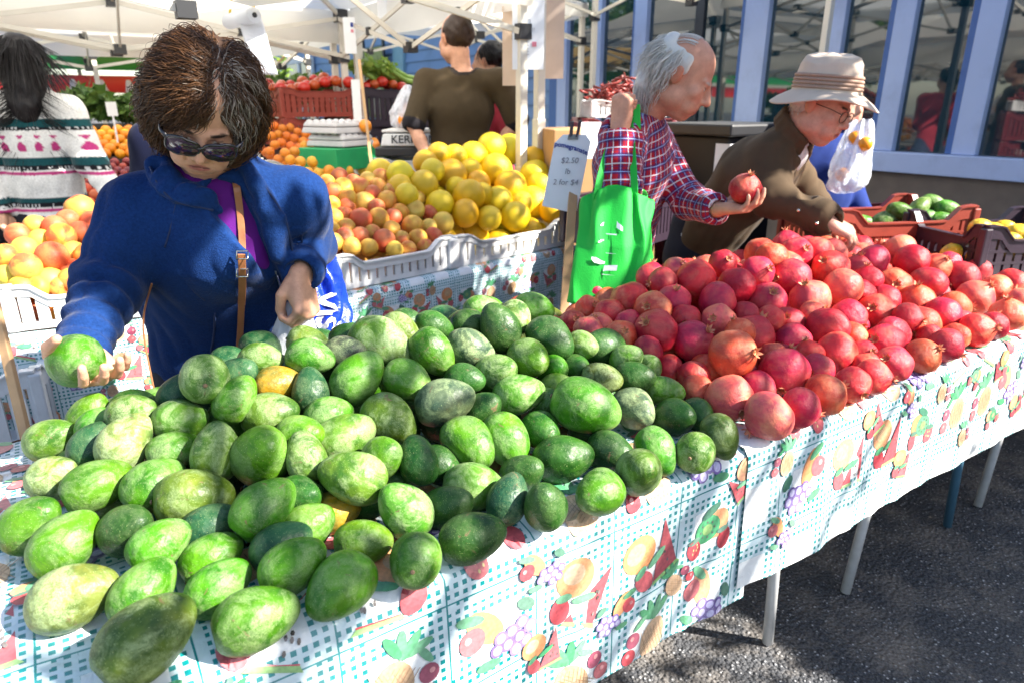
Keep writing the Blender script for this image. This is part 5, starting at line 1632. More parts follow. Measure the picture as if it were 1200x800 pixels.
for it_ in range(15000):
    p0 = v[rs.integers(len(v))]; l0 = to_local(p0[None], hc, hR)[0] / hs
    bang = 2600 <= it_ < 4600
    if bang:                             # curls falling over the brow
        l0 = A(rs.uniform(-.018, .075), rs.uniform(.030, .085), rs.uniform(.075, .13)); c_ = A(0, -.030, .034); dd = nrm(l0 - c_); l0 = c_ + dd / math.sqrt(((dd / A(.088, .102, .086)) ** 2).sum())
    if it_ < 2600:                       # rooted along the parting
        l0 = A(part_x + rs.normal() * .016, rs.uniform(-.10, .055), .12)
        c_ = A(0, -.030, .034); dd = nrm(l0 - c_); l0 = c_ + dd / math.sqrt(((dd / A(.090, .104, .088)) ** 2).sum())
    n_ = nrm(l0 - A(0, -.02, .0))
    side_ = 1. if l0[0] > part_x else -1.
    hi = np.clip((l0[2] - .02) / .09, 0, 1)
    flow = A(side_ * (.25 + 1.1 * hi), (.30 if l0[1] > .01 else -.30) * (1 - .3 * hi), -.95 + .5 * hi)
    if bang: flow = A(rs.uniform(.0, 1.1), .6, -.8)
    if it_ < 2600 and it_ % 4 == 0: flow = A(side_ * rs.uniform(.1, .5), rs.choice((-1., .8)), -.3)
    L_ = rs.uniform(.05, .10) if not bang else rs.uniform(.03, .075); nn = 14; ph = rs.uniform(0, 6.28); cr = rs.uniform(.002, .0085); w_ = rs.uniform(5, 10)
    pts = []; cur = l0.copy() - n_ * .002; lift = rs.uniform(.0, .012) + (.012 if rs.random() < .05 else 0)
    for k in range(nn):
        t = k / (nn - 1)
        nn_ = nrm((cur - A(0, -.03, .0)) / A(.094, .108, .10)); fl = nrm(flow - nn_ * (flow @ nn_) * .92); sdv = np.cross(nn_, fl)
        pts.append(cur + nn_ * lift * math.sin(t * 2.6) + (sdv * math.cos(ph + w_ * t) + nn_ * math.sin(ph + w_ * t)) * cr * min(1, t * 2 + .15))
        cur = cur + fl * L_ / nn; flow = flow * .93 + A(side_ * .02, .0, -1) * .07
    pts = np.array(pts)
    e_ = (pts - A(.002, .115, -.058)) / A(.056, .09, .088)
    e2_ = (pts - A(-.030, .12, .008)) / A(.034, .07, .052)
    if ((e_ ** 2).sum(1) < 1).any() or ((e2_ ** 2).sum(1) < 1).any(): continue
    pts = np.array([hc + hR @ (p * hs) for p in pts])
    gr = (-.075 < l0[0] < -.018) and l0[1] > -.02 and rs.random() < .6
    (sdg if gr else sd).append((pts, rs.uniform(.0005, .0011)))
strands('curl', sd, M_HAIR1, hb); strands('greying_lock', sdg, M_HAIRG, hb)
# mango in her hand, handbag, plastic bags
pm = at_depth(90, 424, 1.235)
o = put_mango(pm, .120, .096, nrm(-ray(90, 424) + RV * .25 + UV_ * .2), ZV, 'G', False, group=None)
o['label'] = 'bright green mango held up in the hand of the woman in navy'
M_LEATHER = simple('tan_leather', (.30, .115, .045), .45, var=.2, scale=30, bump=.25, bscale=150)
M_LEATHER_B = simple('rosy_brown_leather', (.22, .085, .075), .4, var=.25, scale=14, bump=.25, bscale=120)
M_BRASS = simple('buckle_metal', (.75, .70, .6), .2, 1.0)
hbag = empty('handbag', A(.20, 1.70, .70), 'rosy brown leather shoulder bag on a tan strap, against the woman in navy', 'handbag')
S = Sdf(A(-.05, 1.5, .55), A(.5, 1.85, .95), .006)
S.econ(A(.20, 1.655, .62), A(.20, 1.655, .765), (.125, .030), (.115, .022), A(1, -.1, 0), .01)
v, q = S.mesh(); v = smooth_verts(v, q, 1)
link('bag_body', np_mesh('bag_body', v, q, M_LEATHER_B), hbag)
m = MB(); m.tube([A(.125, 1.628, .755), A(.135, 1.624, .775), A(.15, 1.622, .785)], .008, 10); m.ball(A(.145, 1.620, .772), .012, 10); m.build('clasp', M_BRASS, hbag)
def ribbon(P, w, th, mat, name, parent, up=None):
    P = np.array(P); Q = []
    for i in range(len(P) - 1):
        for t in np.linspace(0, 1, 6, endpoint=False): Q.append(P[i] * (1 - t) + P[i + 1] * t)
    Q.append(P[-1]); Q = np.array(Q)
    for _ in range(6): Q[1:-1] = Q[1:-1] * .5 + (Q[:-2] + Q[2:]) * .25
    m = MB(); n = len(Q); vs = []
    for i in range(n):
        d = nrm(Q[min(i + 1, n - 1)] - Q[max(i - 1, 0)]); nn = nrm(EYE - Q[i]) if up is None else nrm(up); x = nrm(np.cross(d, nn)); nn = np.cross(x, d)
        for a, b in ((-1, -1), (1, -1), (1, 1), (-1, 1)): vs.append(Q[i] + x * a * w / 2 + nn * b * th / 2)
    fs = [(4 * i + k, 4 * i + (k + 1) % 4, 4 * i + 4 + (k + 1) % 4, 4 * i + 4 + k) for i in range(n - 1) for k in range(4)] + [(3, 2, 1, 0), (4 * n - 4, 4 * n - 3, 4 * n - 2, 4 * n - 1)]
    m.add(vs, fs); return bevel(m.build(name, mat, parent), .001)
def strap_pts(pix, off): return [p for p in (jp(px, py, off) for px, py in pix) if p is not None]
sp_ = strap_pts([(271, 196), (277, 215), (281, 245), (284, 280), (284, 320), (283, 360), (281, 400)], .012)
ribbon(sp_ + [A(.295, 1.640, .79)], .0145, .0045, M_LEATHER, 'strap', hbag)
sp2 = strap_pts([(283, 298), (284, 318), (284, 340), (283, 357)], .018)
ribbon(sp2, .016, .004, M_LEATHER, 'strap_end', hbag)
for px, py in ((284, 299), (284, 320)):
    c = jp(px, py, .022); m = MB(); x = RV * .012; u = UV_ * .0085
    m.tube([c - x - u, c + x - u, c + x + u, c - x + u, c - x - u], .0018, 6); m.build('buckle', M_BRASS, hbag)
ribbon([jp(196, 330, .004) + A(-.03, .0, 0), A(.118, 1.70, .93), A(.118, 1.66, .77)], .004, .003, M_LEATHER, 'back_strap', hbag)
# white carrier bag in her left hand, blue printed bag behind
def m_poly(name, c, tr=.5, rough=.35):
    t = NT(name)
    b_ = t.bsdf(c, rough, 0, .5, t.bump(t.noise(18, 5, .6, dist=1.0), .6, .01)); tl = t.n('ShaderNodeBsdfTranslucent'); tl.inputs[0].default_value = (*c, 1)
    m = t.n('ShaderNodeMixShader'); m.inputs[0].default_value = tr; t.l(b_, m.inputs[1]); t.l(tl.outputs[0], m.inputs[2])
    return t.done(m.outputs[0])
M_POLYW = m_poly('white_polythene', (.78, .80, .84)); M_POLYB = m_poly('blue_polythene', (.012, .05, .55), .25, .25)
def hung_bag(name, label, top, bot, w, dep, xdir, mat, seed, parent=None, gather=.25, cat='plastic bag', sag=.0, n=40):
    """thin bag: gathered at the top, creased, fuller below"""
    f = wavy(seed, 30, 6); g_ = wavy(seed + 1, 9, 5)
    x = nrm(np.asarray(xdir, float)); dn = nrm(bot - top); L = np.linalg.norm(bot - top); y = np.cross(dn, x)
    root = empty(name, bot, label, cat)
    m = MB()
    def fn(u, v):
        a = 2 * math.pi * u
        k = gather + (1 - gather) * min(1, v * 1.6) ** .8
        if v > .9: k *= 1 - .5 * ((v - .9) / .1) ** 2
        cre = 1 + .30 * math.sin(a * 7 + 3 * g_(v, 0, seed)) * (1 - v * .6) * gather * 2 + .10 * f(math.cos(a), math.sin(a), v * .6) * .5
        return top + dn * L * v + x * math.cos(a) * w * k * cre + y * math.sin(a) * dep * k * cre
    m.grid(fn, 72, n)
    o = m.build('bag_skin', mat, root)
    return root, fn
hL = W1['wr'][1] + W1['hand'][1][0] @ A(0, .075, -.03)
wb, _ = hung_bag('carrier_bag', 'thin white carrier bag hanging from the left hand of the woman in navy', hL + A(0, .0, .01), hL + A(-.02, .02, -.28), .085, .055, RV, M_POLYW, 4, gather=.20)
bt = at_depth(366, 272, 1.78); bb = at_depth(382, 432, 1.84)
BX = nrm(RV * .9 + FH * .3)
bbag, bfn = hung_bag('printed_carrier_bag', 'blue plastic carrier bag with white lettering behind the left arm of the woman in navy', bt, bb, .072, .05, RV, M_POLYB, 9, gather=.45)
M_WPRINT = simple('white_print', (.82, .83, .86), .4)
def text_on(txt, fn, parent, mat, size, name='lettering', font_off=.002, bold=.0):
    """letters laid over a surface: fn(x, y) -> (point, normal) with x along the line, y up, in metres"""
    cu = bpy.data.curves.new(name, 'FONT'); cu.body = txt; cu.size = size; cu.align_x = 'CENTER'; cu.align_y = 'CENTER'; cu.offset = bold; cu.fill_mode = 'FRONT' if False else 'BOTH'; cu.extrude = .0004; cu.resolution_u = 3
    o = bpy.data.objects.new(name, cu); COL.objects.link(o)
    me = bpy.data.meshes.new_from_object(o); bpy.data.objects.remove(o)
    import bmesh
    bm = bmesh.new(); bm.from_mesh(me); bmesh.ops.subdivide_edges(bm, edges=[e for e in bm.edges if e.calc_length() > size * .25], cuts=2, use_grid_fill=True)
    for v_ in bm.verts:
        p, n_ = fn(v_.co.x, v_.co.y); v_.co = V(np.asarray(p) + np.asarray(n_) * (font_off + v_.co.z))
    bm.to_mesh(me); bm.free(); me.materials.clear(); me.materials.append(mat)
    return link(name, me, parent)
def quad_fn(c, x, y):
    x, y = nrm(x), nrm(y); n_ = np.cross(x, y)
    return lambda a, b: (c + x * a + y * b, n_)
# the letters read downwards along the bag, on the side that faces the camera
bdn = nrm(bb - bt); bx = nrm(RV); by = np.cross(bdn, bx)
toward = -1 if (by @ FH) > 0 else 1
def bag_fn(x, y):
    v = np.clip(.62 + x / np.linalg.norm(bb - bt), .02, .97)
    best = None
    xx = np.clip(.026 + y, -.08, .08)
    lo_, hi_ = (0, .5) if toward > 0 else (.5, 1.0)
    us = np.linspace(lo_, hi_, 60); P = [bfn(u, v) for u in us]; c = bt + bdn * np.linalg.norm(bb - bt) * v
    k = int(np.argmin([abs((p - c) @ bx - xx) for p in P]))
    return P[k], -FH
text_on('VISA', bag_fn, bbag, M_WPRINT, .075, bold=.002, font_off=.004)
# price stakes
M_WOOD = simple('raw_stake_wood', (.50, .30, .15), .7, var=.3, scale=18, bump=.2); M_CARD = simple('white_card', (.82, .83, .85), .5, var=.04); M_INKB = simple('blue_marker', (.01, .03, .25), .6); M_INKG = simple('grey_pencil', (.22, .22, .26), .6)
st = empty('price_stake', A(1.27, 1.63, .5), 'wooden stake with white handwritten pomegranate price card and a binder clip', 'price sign')
sb, stp = A(1.265, 1.628, .45), at_depth(676, 168, 2.33)
m = MB(); m.beam(sb, stp, .030, .014, 0, FH); bevel(m.build('stake', M_WOOD, st), .002)
cc = at_depth(664, 202, 2.29); sx_ = nrm(RV * .96 - FH * .15); sy_ = nrm(ZV + RV * .17)
m = MB()
ol = [(-.062, -.115), (.035, -.135), (.060, -.13), (.060, .10), (.040, .122), (-.035, .122), (-.058, .095)]
zz_ = np.cross(sx_, sy_)
fr = [cc + sx_ * a + sy_ * b + zz_ * .003 * math.sin(b * 20) for a, b in ol]; bk = [p - zz_ * .002 for p in fr]
m.add(fr + bk, [tuple(range(7)), tuple(range(13, 6, -1))] + [(i, i + 7, (i + 1) % 7 + 7, (i + 1) % 7) for i in range(7)])
cardo = m.build('card', M_CARD, st)
qf = quad_fn(cc, sx_, sy_)
text_on('pomegranate', lambda a, b: qf(a, b + .082 - a * .25 - 1.5 * a * a), cardo, M_INKB, .0215, bold=.0006, font_off=.005)
for i, l_ in enumerate(('$2.50', 'lb', '2 for $4')): text_on(l_, lambda a, b, i=i: qf(a + .004, b + .038 - .036 * i), cardo, M_INKG, .026, font_off=.004)
m = MB(); m.beam(cc + sy_ * .115 + zz_ * .006 - sx_ * .008, cc + sy_ * .165 + zz_ * .02 - sx_ * .012, .011, .002); m.beam(cc + sy_ * .115 + zz_ * .006 + sx_ * .012, cc + sy_ * .168 + zz_ * .02 + sx_ * .014, .011, .002); m.box(cc + sy_ * .115, (.034, .014, .018), 0, np.stack([sx_, zz_, sy_], 1)); m.build('binder_clip', simple('clip_metal', (.15, .16, .18), .3, .6), st)
st2 = empty('price_stake', A(-.15, 1.56, .5), 'plain wooden stake with split end at the left end of the mango table', 'price sign')
m = MB(); m.beam(A(-.130, 1.548, .55), at_depth(-8, 350, 1.52), .022, .012, 0, FH); bevel(m.build('stake', M_WOOD, st2), .002)
m = MB(); m.tube([at_depth(20, 425, 1.50), at_depth(21, 455, 1.49), at_depth(29, 478, 1.485), at_depth(32, 500, 1.48), at_depth(29, 520, 1.475)], [.0015, .003, .006, .008, .004], 6); m.build('splinter', M_CARD, st2)
# ------------------------------------------------------------------ the other shoppers
def m_plaid():
    t = NT('red_plaid_flannel')
    a = t.n('ShaderNodeAttribute', attribute_name='Puv'); sep = t.n('ShaderNodeSeparateXYZ'); t.l(a.outputs['Vector'], sep.inputs[0])
    u, v = sep.outputs[0], sep.outputs[1]; P = .048
    def st(x, c, w):
        f = t.math('FRACT', t.math('DIVIDE', x, P)); return t.math('LESS_THAN', t.math('ABSOLUTE', t.math('SUBTRACT', f, c)), w)
    col = t.mix(t.noise(40, 3), (.28, .006, .016), (.40, .012, .026))
    for x in (u, v):
        col = t.mix(t.math('MULTIPLY', st(x, .30, .15), .62), col, (.012, .016, .10))
        col = t.mix(t.math('MULTIPLY', st(x, .30, .030), .75), col, (.25, .38, .66))
        col = t.mix(t.math('MULTIPLY', st(x, .80, .040), .75), col, (.72, .70, .74))
        col = t.mix(t.math('MULTIPLY', st(x, .62, .022), .6), col, (.02, .03, .16))
    return t.done(t.bsdf(col, .85, 0, .2, t.bump(t.noise(400, 2), .25, .002), sheen=.15))
M_PLAID = m_plaid()
def puv(sp):
    hip, nk = np.asarray(sp['hip'], float), np.asarray(sp['neck'], float); up = nrm(nk - hip); r = nrm(sp['r'] - up * (sp['r'] @ up)); f = np.cross(up, r)
    segs = []
    for i in (0, 1):
        s_, e_, w_ = [np.asarray(sp[q][i], float) for q in ('sh', 'el', 'wr')]
        segs += [(s_ + (e_ - s_) * .18, e_, 0, .058), (e_, w_, np.linalg.norm(e_ - s_), .05)]
    def fn(v):
        q = v - hip; z = q @ up; x = q @ r; y = q @ f
        out = np.stack([np.arctan2(x, -y) * .17, z, 0 * z], 1)
        best = np.full(len(v), 9.)
        for a, b, off, rad_ in segs:
            ax = nrm(b - a); L = np.linalg.norm(b - a); t = (v - a) @ ax; tt = np.clip(t, 0, L)
            d = np.linalg.norm(v - a - tt[:, None] * ax, axis=1)
            F = frame(ax, sp['r'] * .7 + ZV * .3); lx = (v - a) @ F[:, 0]; lz = (v - a) @ F[:, 2]
            m = (d < rad_ * 1.45) & (d < best); best[m] = d[m]
            out[m] = np.stack([np.arctan2(lx, lz) * rad_, t + off, 0 * t], 1)[m]
        return {'Puv': out}
    return fn
def collar(SJ, sp, r=.010, back=.070, side=.074, hgt=.03, open_=.5, lift=0.):
    hp, nk, rr = np.asarray(sp['hip'], float), np.asarray(sp['neck'], float), sp['r']; up = nrm(nk - hp); fw = nrm(np.cross(up, rr))
    if fw @ sp['fv'] < 0: fw = -fw
    ring = [nk + up * (lift - .006) + (-fw * math.cos(a) * back + rr * math.sin(a) * side) + up * .016 * math.cos(a) for a in np.linspace(-math.pi + open_, math.pi - open_, 15)]
    for i in range(14):
        for dz in (0, hgt * .5, hgt): SJ.cone(ring[i] + up * dz, ring[i + 1] + up * dz, r, r, .008)
    for k in (0, -1):          # collar points lying on the chest
        SJ.cone(ring[k] + up * hgt * .3, ring[k] - up * .045 + rr * (.03 if k else -.03) * -1 + fw * .012, r * 1.2, r * .7, .008)
# -- man in plaid
fM = nrm(RV * .88 - FH * .36); rM = np.cross(fM, ZV)
hfM = nrm(RV * .88 - FH * .34 - ZV * .60)
W2 = dict(label='balding grey-haired man in red plaid shirt holding a pomegranate and green bag', hip=A(1.72, 1.86, .93), neck=A(1.650, 1.725, 1.345), head=A(1.704, 1.597, 1.478), f=tuple(fM[:2]), headR=frame(hfM, ZV + RV * .10), hs=.98, nose=1.2,
          sh=(A(1.515, 1.655, 1.305), A(1.790, 1.830, 1.305)), el=(A(1.445, 1.575, 1.090), A(1.815, 1.625, 1.080)), wr=(A(1.468, 1.615, 1.325), A(1.735, 1.440, 1.085)), girth=1.05, skin=(.60, .30, .20), hb=.005, brow=(.45, .40, .36),
          hand=((frame(nrm(ZV * 1 + RV * .05), nrm(-RV * .75 - FH * .6)), (1.35, 1.4, 1.45, 1.5), .0, [(-.022, .02, -.012), (-.036, .05, -.03), (-.022, .07, -.048), (.0, .078, -.052)]),
                (frame(nrm(RV * .75 - FH * .55 + ZV * .1), nrm(-ZV - RV * .1)), (.55, .5, .55, .6), .10, [(-.022, .015, -.010), (-.048, .035, -.034), (-.052, .058, -.06), (-.044, .078, -.076)])))
root2, SB2, _ = make_person(W2)
SJ2 = top_sdf(W2, .006, ease=.016, hem=-.02, folds=.007, seed=90, cuff=.02, neck_open=.055)
collar(SJ2, W2, .008)
finish('plaid_shirt', SJ2, M_PLAID, root2, flat((.5, .02, .03)), 1, puv(W2))
finish('trousers', trouser_sdf(W2, .009), M_CLOTH, root2, flat((.24, .15, .055), 4, .15, 18))
S = Sdf(W2['hip'] - A(.3, .3, .1), W2['hip'] + A(.3, .3, .16), .007); S.econ(W2['hip'] + ZV * .035, W2['hip'] + ZV * .06, (.172, .126), (.172, .126), rM, .01)
S.econ(W2['hip'] - ZV * .1, W2['hip'] + ZV * .028, (.2, .2), (.2, .2), rM, .003, 's') if False else None
shoes(W2, root2, (.05, .04, .03))
def hair_person(sp, root, mat, parts, cut, n, seed, L=(.05, .1), r=(.0012, .0022), drop=1.0, curl=.004, name='hair', h=.005, lift=.006, keep=None, amp=.003, start=None):
    c, Rm, s = np.asarray(sp['head'], float), sp['headR'], sp.get('hs', 1.0)
    S_, v, q = hair_cap(c, Rm, s, mat, root, parts, h, seed, amp, cut)
    hb = link(name, np_mesh(name, v, q, mat), root)
    r_ = np.random.default_rng(seed); sd = []
    dn = Rm.T @ A(0, 0, -1)
    lv = to_local(v, c, Rm) / s
    ids = np.arange(len(v)) if start is None else np.nonzero(start(lv))[0]
    for i in r_.choice(ids, n):
        l0 = lv[i]; nn_ = nrm(l0 - A(0, -.02, .03)); flow = dn * drop + A(0, -.35, 0); flow = nrm(flow - nn_ * (flow @ nn_) * .9)
        sv = np.cross(nn_, flow); Ln = r_.uniform(*L); ph = r_.uniform(0, 6.28); w_ = r_.uniform(5, 11); li = r_.uniform(0, lift)
        pts = np.array([l0 - nn_ * .003 + flow * Ln * t + nn_ * li * math.sin(2.4 * t) + (sv * math.cos(ph + w_ * t) + nn_ * math.sin(ph + w_ * t)) * curl * t for t in np.linspace(0, 1, 9)])
        if keep is not None and not keep(pts): continue
        sd.append((np.array([c + Rm @ (p * s) for p in pts]), r_.uniform(*r)))
    strands('lock', sd, mat, hb)
    return hb
M_GREY = m_hair('grey_locks', (.42, .39, .36), (.68, .65, .60))
hair_person(W2, root2, M_GREY, [((0, -.060, -.005), (.080, .066, .075)), ((-.054, -.030, .022), (.026, .066, .052)), ((.054, -.030, .022), (.026, .066, .052)), ((0, -.085, -.07), (.066, .040, .060)), ((0, -.085, .045), (.06, .036, .05))],
            [((0, .093, 0), (.2, .085, .3)), ((0, .03, .12), (.058, .10, .07)), ((0, .095, -.03), (.2, .110, .062))], 2600, 5, (.05, .12), (.0009, .0018), 1.0, .008, lift=.014,
            keep=lambda p: not ((p[:, 1] > -.012) & (p[:, 2] < .03)).any())
r_ = np.random.default_rng(66); sd = []
c_, Rm_, s_ = np.asarray(W2['head'], float), W2['headR'], W2['hs']
for _ in range(110):
    x0 = r_.uniform(-.06, .06); pts = []
    for t in np.linspace(0, 1, 8):
        a = rad(92 + r_.uniform(-4, 4)) + t * r_.uniform(.8, 1.3); y_, z_ = math.cos(a) * .094, math.sin(a) * .086; k = math.sqrt(max(0, 1 - (x0 / .076) ** 2))
        pts.append(c_ + Rm_ @ (A(x0, -.014 + y_ * k, .036 + z_ * k + .0002) * s_))
    sd.append((np.array(pts), .0005))
strands('combed_lock', sd, M_GREY, root2)
# pomegranate in his hand
def single_pome(p, d, dirn, label):
    o = bpy.data.objects.new('pomegranate', POME[0]); COL.objects.link(o)
    o.matrix_world = Matrix.LocRotScale(V(p), V(dirn).to_track_quat('Z', 'Y'), (d, d, d)); o.color = (.45, .012, .02, .5)
    cr = bpy.data.objects.new('crown', CROWN[0]); COL.objects.link(cr); cr.parent = o
    return tag(o, label, 'pomegranate')
hw = W2['wr'][1]; HM = W2['hand'][1][0]
single_pome(hw + HM @ A(.004, .085, -.060), .098, nrm(ZV * .8 - FH * .4 + RV * .1), 'red pomegranate resting on the palm of the man in plaid')
# green shopping bag hung from his raised hand
M_GREEN = simple('green_nonwoven_cloth', (.004, .42, .035), .7, var=.12, scale=10, bump=.3, bscale=220)
fist = W2['wr'][0] + W2['hand'][0][0] @ A(.0, .085, -.03)
gb = empty('shopping_bag', A(1.33, 1.50, .84), 'bright green cloth shopping bag hanging from the raised hand of the man in plaid', 'shopping bag')
gt = at_depth(724, 215, 2.06); gbm = at_depth(713, 352, 2.06)
gx = nrm(RV * .97 - FH * .25); gy_ = nrm(np.cross(ZV, gx))
gf = wavy(5, 22, 6); gf2 = wavy(6, 9, 5)
Lg = np.linalg.norm(gbm - gt)
def gbag(u, v):
    a = 2 * math.pi * u
    c_, s_ = math.cos(a), math.sin(a)
    ex = .45
    sx, sy = math.copysign(abs(c_) ** ex, c_), math.copysign(abs(s_) ** ex, s_)
    w = .096 + .024 * v; dpt = .045 + .035 * min(1, v * 2)
    p = gt + (gbm - gt) * v + gx * sx * w + gy_ * sy * dpt
    p = p + gy_ * (.014 * gf(c_ * .10, s_ * .1, v * .12) * sy) + gx * .008 * gf2(c_, s_, v) + gy_ * sy * .011 * math.sin(sx * 8 + 2 * gf2(sx, 0, v * .5)) * (1 - .35 * v)
    top_dip = (1 - v) ** 3
    p = p - ZV * (.045 * top_dip * (abs(sx) ** 2)) 
    return p
m = MB(); m.grid(gbag, 96, 44); 
bt_ = m.build('bag_body', M_GREEN, gb); sdm = bt_.modifiers.new('t', 'SOLIDIFY'); sdm.thickness = .0015
m = MB(); nb_ = 48; ring = [gbag(i / nb_, 1.0) for i in range(nb_)]; m.add([gbm] + ring, [(0, 1 + i, 1 + (i + 1) % nb_) for i in range(nb_)]); m.build('bag_bottom', M_GREEN, gb)
for sy in (-1, 1):
    a_ = gt + gx * -.055 + gy_ * sy * .046 - ZV * .06; b_ = gt + gx * .055 + gy_ * sy * .046 - ZV * .06
    ft = fist + gx * (.012 * sy) - ZV * .012
    ribbon([a_, a_ + ZV * .05, a_ * .45 + ft * .55 - gx * .014, ft], .022, .002, M_GREEN, 'handle', gb, gy_ * sy * -1 - gx * .5)
    ribbon([b_, b_ + ZV * .05, b_ * .45 + ft * .55 + gx * .010, ft + gx * .01], .022, .002, M_GREEN, 'handle', gb, gy_ * sy * -1 + gx * .3)
# white leaf print on its face
m = MB()
def on_bag(x, z):
    best = min(((np.abs((gbag(u, z) - gt) @ gx - x)), u) for u in np.linspace(.5, 1, 80))
    p = gbag(best[1], z); q = p - gy_ * .006
    return q
for (x, z, a, l_, w_) in ((-.018, .30, .9, .034, .013), (.020, .33, -.7, .038, .015), (.004, .40, .2, .018, .005), (-.028, .46, .4, .018, .005), (-.008, .50, 1.1, .010, .004), (.018, .52, .8, .016, .008), (.002, .56, 0, .010, .004), (-.034, .62, -.5, .040, .015), (.008, .68, .6, .038, .014), (-.006, .74, .1, .018, .004), (-.02, .93, 0, .05, .0015)):
    N = 12; vs = [on_bag(x, z)]
    for k in range(N):
        b = 2 * math.pi * k / N; dx, dz = l_ * math.cos(b) * .5, w_ * math.sin(b) * .5
        vs.append(on_bag(x + math.cos(a) * dx - math.sin(a) * dz, z - (math.sin(a) * dx + math.cos(a) * dz) / Lg))
    m = MB(); m.add(vs, [(0, 1 + k, 1 + (k + 1) % N) for k in range(N)]); m.build('leaf_mark', M_WPRINT, gb)

# -- woman in the sun hat
fH_ = nrm(RV * .75 - FH * .6); rH = np.cross(fH_, ZV)
hfH = nrm(RV * .66 - FH * .60 - ZV * .40)
W3 = dict(label='older person in brown jacket, sun hat and glasses leaning over to pick a pomegranate', hip=A(2.24, 1.93, .86), neck=A(2.285, 1.600, 1.275), head=A(2.288, 1.492, 1.392), f=tuple(fH_[:2]), headR=frame(hfH, ZV + RV * .12), hs=1.02,
          sh=(A(2.190, 1.610, 1.215), A(2.440, 1.745, 1.225)), el=(at_depth(906, 233, 2.40), A(2.50, 1.60, 1.02)), wr=(at_depth(968, 257, 2.24), A(2.47, 1.52, .90)), girth=1.05, skin=(.60, .34, .25), hb=.005,
          hand=((frame(nrm(RV * .80 - FH * .18 - ZV * .42), nrm(ZV * .9 + RV * .3 - FH * .45)), (.62, .58, .60, .66), .10, [(-.022, .018, -.012), (-.046, .045, -.03), (-.05, .07, -.052), (-.042, .088, -.070)]), None))
root3, SB3, _ = make_person(W3)
SJ3 = top_sdf(W3, .006, ease=.022, hem=-.06, folds=.009, seed=130, cuff=.006, neck_open=.06)
sV = [surf(SJ3, px, py, 1.6, .0)[0] for px, py in ((938, 170), (944, 195), (948, 228))]
for a, b in zip(sV[:-1], sV[1:]):
    if a is not None and b is not None: SJ3.cone(a, b, .03, .026, .01, 's')
collar(SJ3, W3, .011, .082, .084, .04, .7, .022)
finish('jacket', SJ3, M_CLOTH, root3, flat((.090, .058, .032), 7, .16, 16))
m = MB()
for px, py in ((957, 262), (936, 247)):
    p = surf(SJ3, px, py, 1.6, .003)[0]
    if p is not None: m.ball(p, .0065, 8)
m.build('button', M_BRASS, root3)
finish('striped_shirt', top_sdf(W3, .007, ease=.006, sleeve=.12, hem=0, folds=.003, seed=133, neck_open=.045), M_CLOTH, root3, lambda v: np.where((np.sin((v @ rH) * 230) > .2)[:, None], A(.55, .55, .58), A(.66, .64, .62)))
finish('trousers', trouser_sdf(W3, .010), M_CLOTH, root3, flat((.02, .02, .028)))
shoes(W3, root3, (.03, .03, .03))
M_HATC = simple('hat_canvas', (.56, .45, .36), .8, var=.12, scale=20, bump=.3, bscale=260)
M_HATB = simple('hat_band', (.36, .23, .17), .8, var=.15, scale=30, bump=.4, bscale=160)
hR3, hc3, hs3 = W3['headR'], W3['head'], W3['hs']
HM3 = hR3 @ np.array(Euler((.34, .06, 0)).to_matrix())
hcen = hc3 + hR3 @ A(0, -.012, .045)
def hat_pt(u, v):
    a = 2 * math.pi * u
    prof = [(.0, .118), (.055, .116), (.082, .106), (.094, .085), (.099, .055), (.103, .02), (.106, .0), (.126, -.010), (.148, -.022), (.168, -.038), (.166, -.041), (.146, -.026), (.103, -.006)]
    x = v * (len(prof) - 1); i = min(int(x), len(prof) - 2); t = x - i
    r = prof[i][0] * (1 - t) + prof[i + 1][0] * t; z = prof[i][1] * (1 - t) + prof[i + 1][1] * t
    k = max(0, (r - .105) / .09)
    z += k * (.012 * math.sin(2 * a + .8) + .010 * math.sin(3 * a)) + (.004 * math.sin(5 * a + z * 60) if z > .02 else 0)
    return hcen + HM3 @ (np.array([r * math.cos(a) * .92, r * math.sin(a) * 1.06, z]) * hs3)
m = MB(); m.grid(hat_pt, 56, 60); hat = m.build('sun_hat', M_HATC, root3)
m = MB()
for dz in (.012, .024, .036, .048):
    m.tube([hcen + HM3 @ (np.array([(.1045 - dz * .09) * .92 * math.cos(a), (.1045 - dz * .09) * 1.06 * math.sin(a), dz]) * hs3) for a in np.linspace(0, 2 * math.pi, 49)], .0065, 6, caps=False)
m.build('hat_band', M_HATB, hat)
gm = MB()
HL3 = lambda *p: hc3 + hR3 @ (np.array(p) * hs3)
for sx in (-1, 1):
    gm.tube([HL3(sx * .033 + .024 * math.cos(a), .100 - abs(.033 + .024 * sx * math.cos(a) * sx) * .12, .000 + .019 * math.sin(a)) for a in np.linspace(0, 6.283, 28)], .0016, 6, caps=False)
    gm.tube([HL3(sx * .057, .092, .006), HL3(sx * .078, .06, .008), HL3(sx * .080, -.01, .002)], .0016, 6)
gm.tube([HL3(-.010, .101, .006), HL3(.010, .101, .006)], .0016, 6)
gm.build('glasses', simple('thin_spectacle_frame', (.08, .05, .03), .3, .4), root3)
hair_person(W3, root3, M_GREY, [((0, -.055, .0), (.078, .055, .06))], [((0, .08, 0), (.2, .09, .3))], 300, 8, (.03, .05), lift=.005)

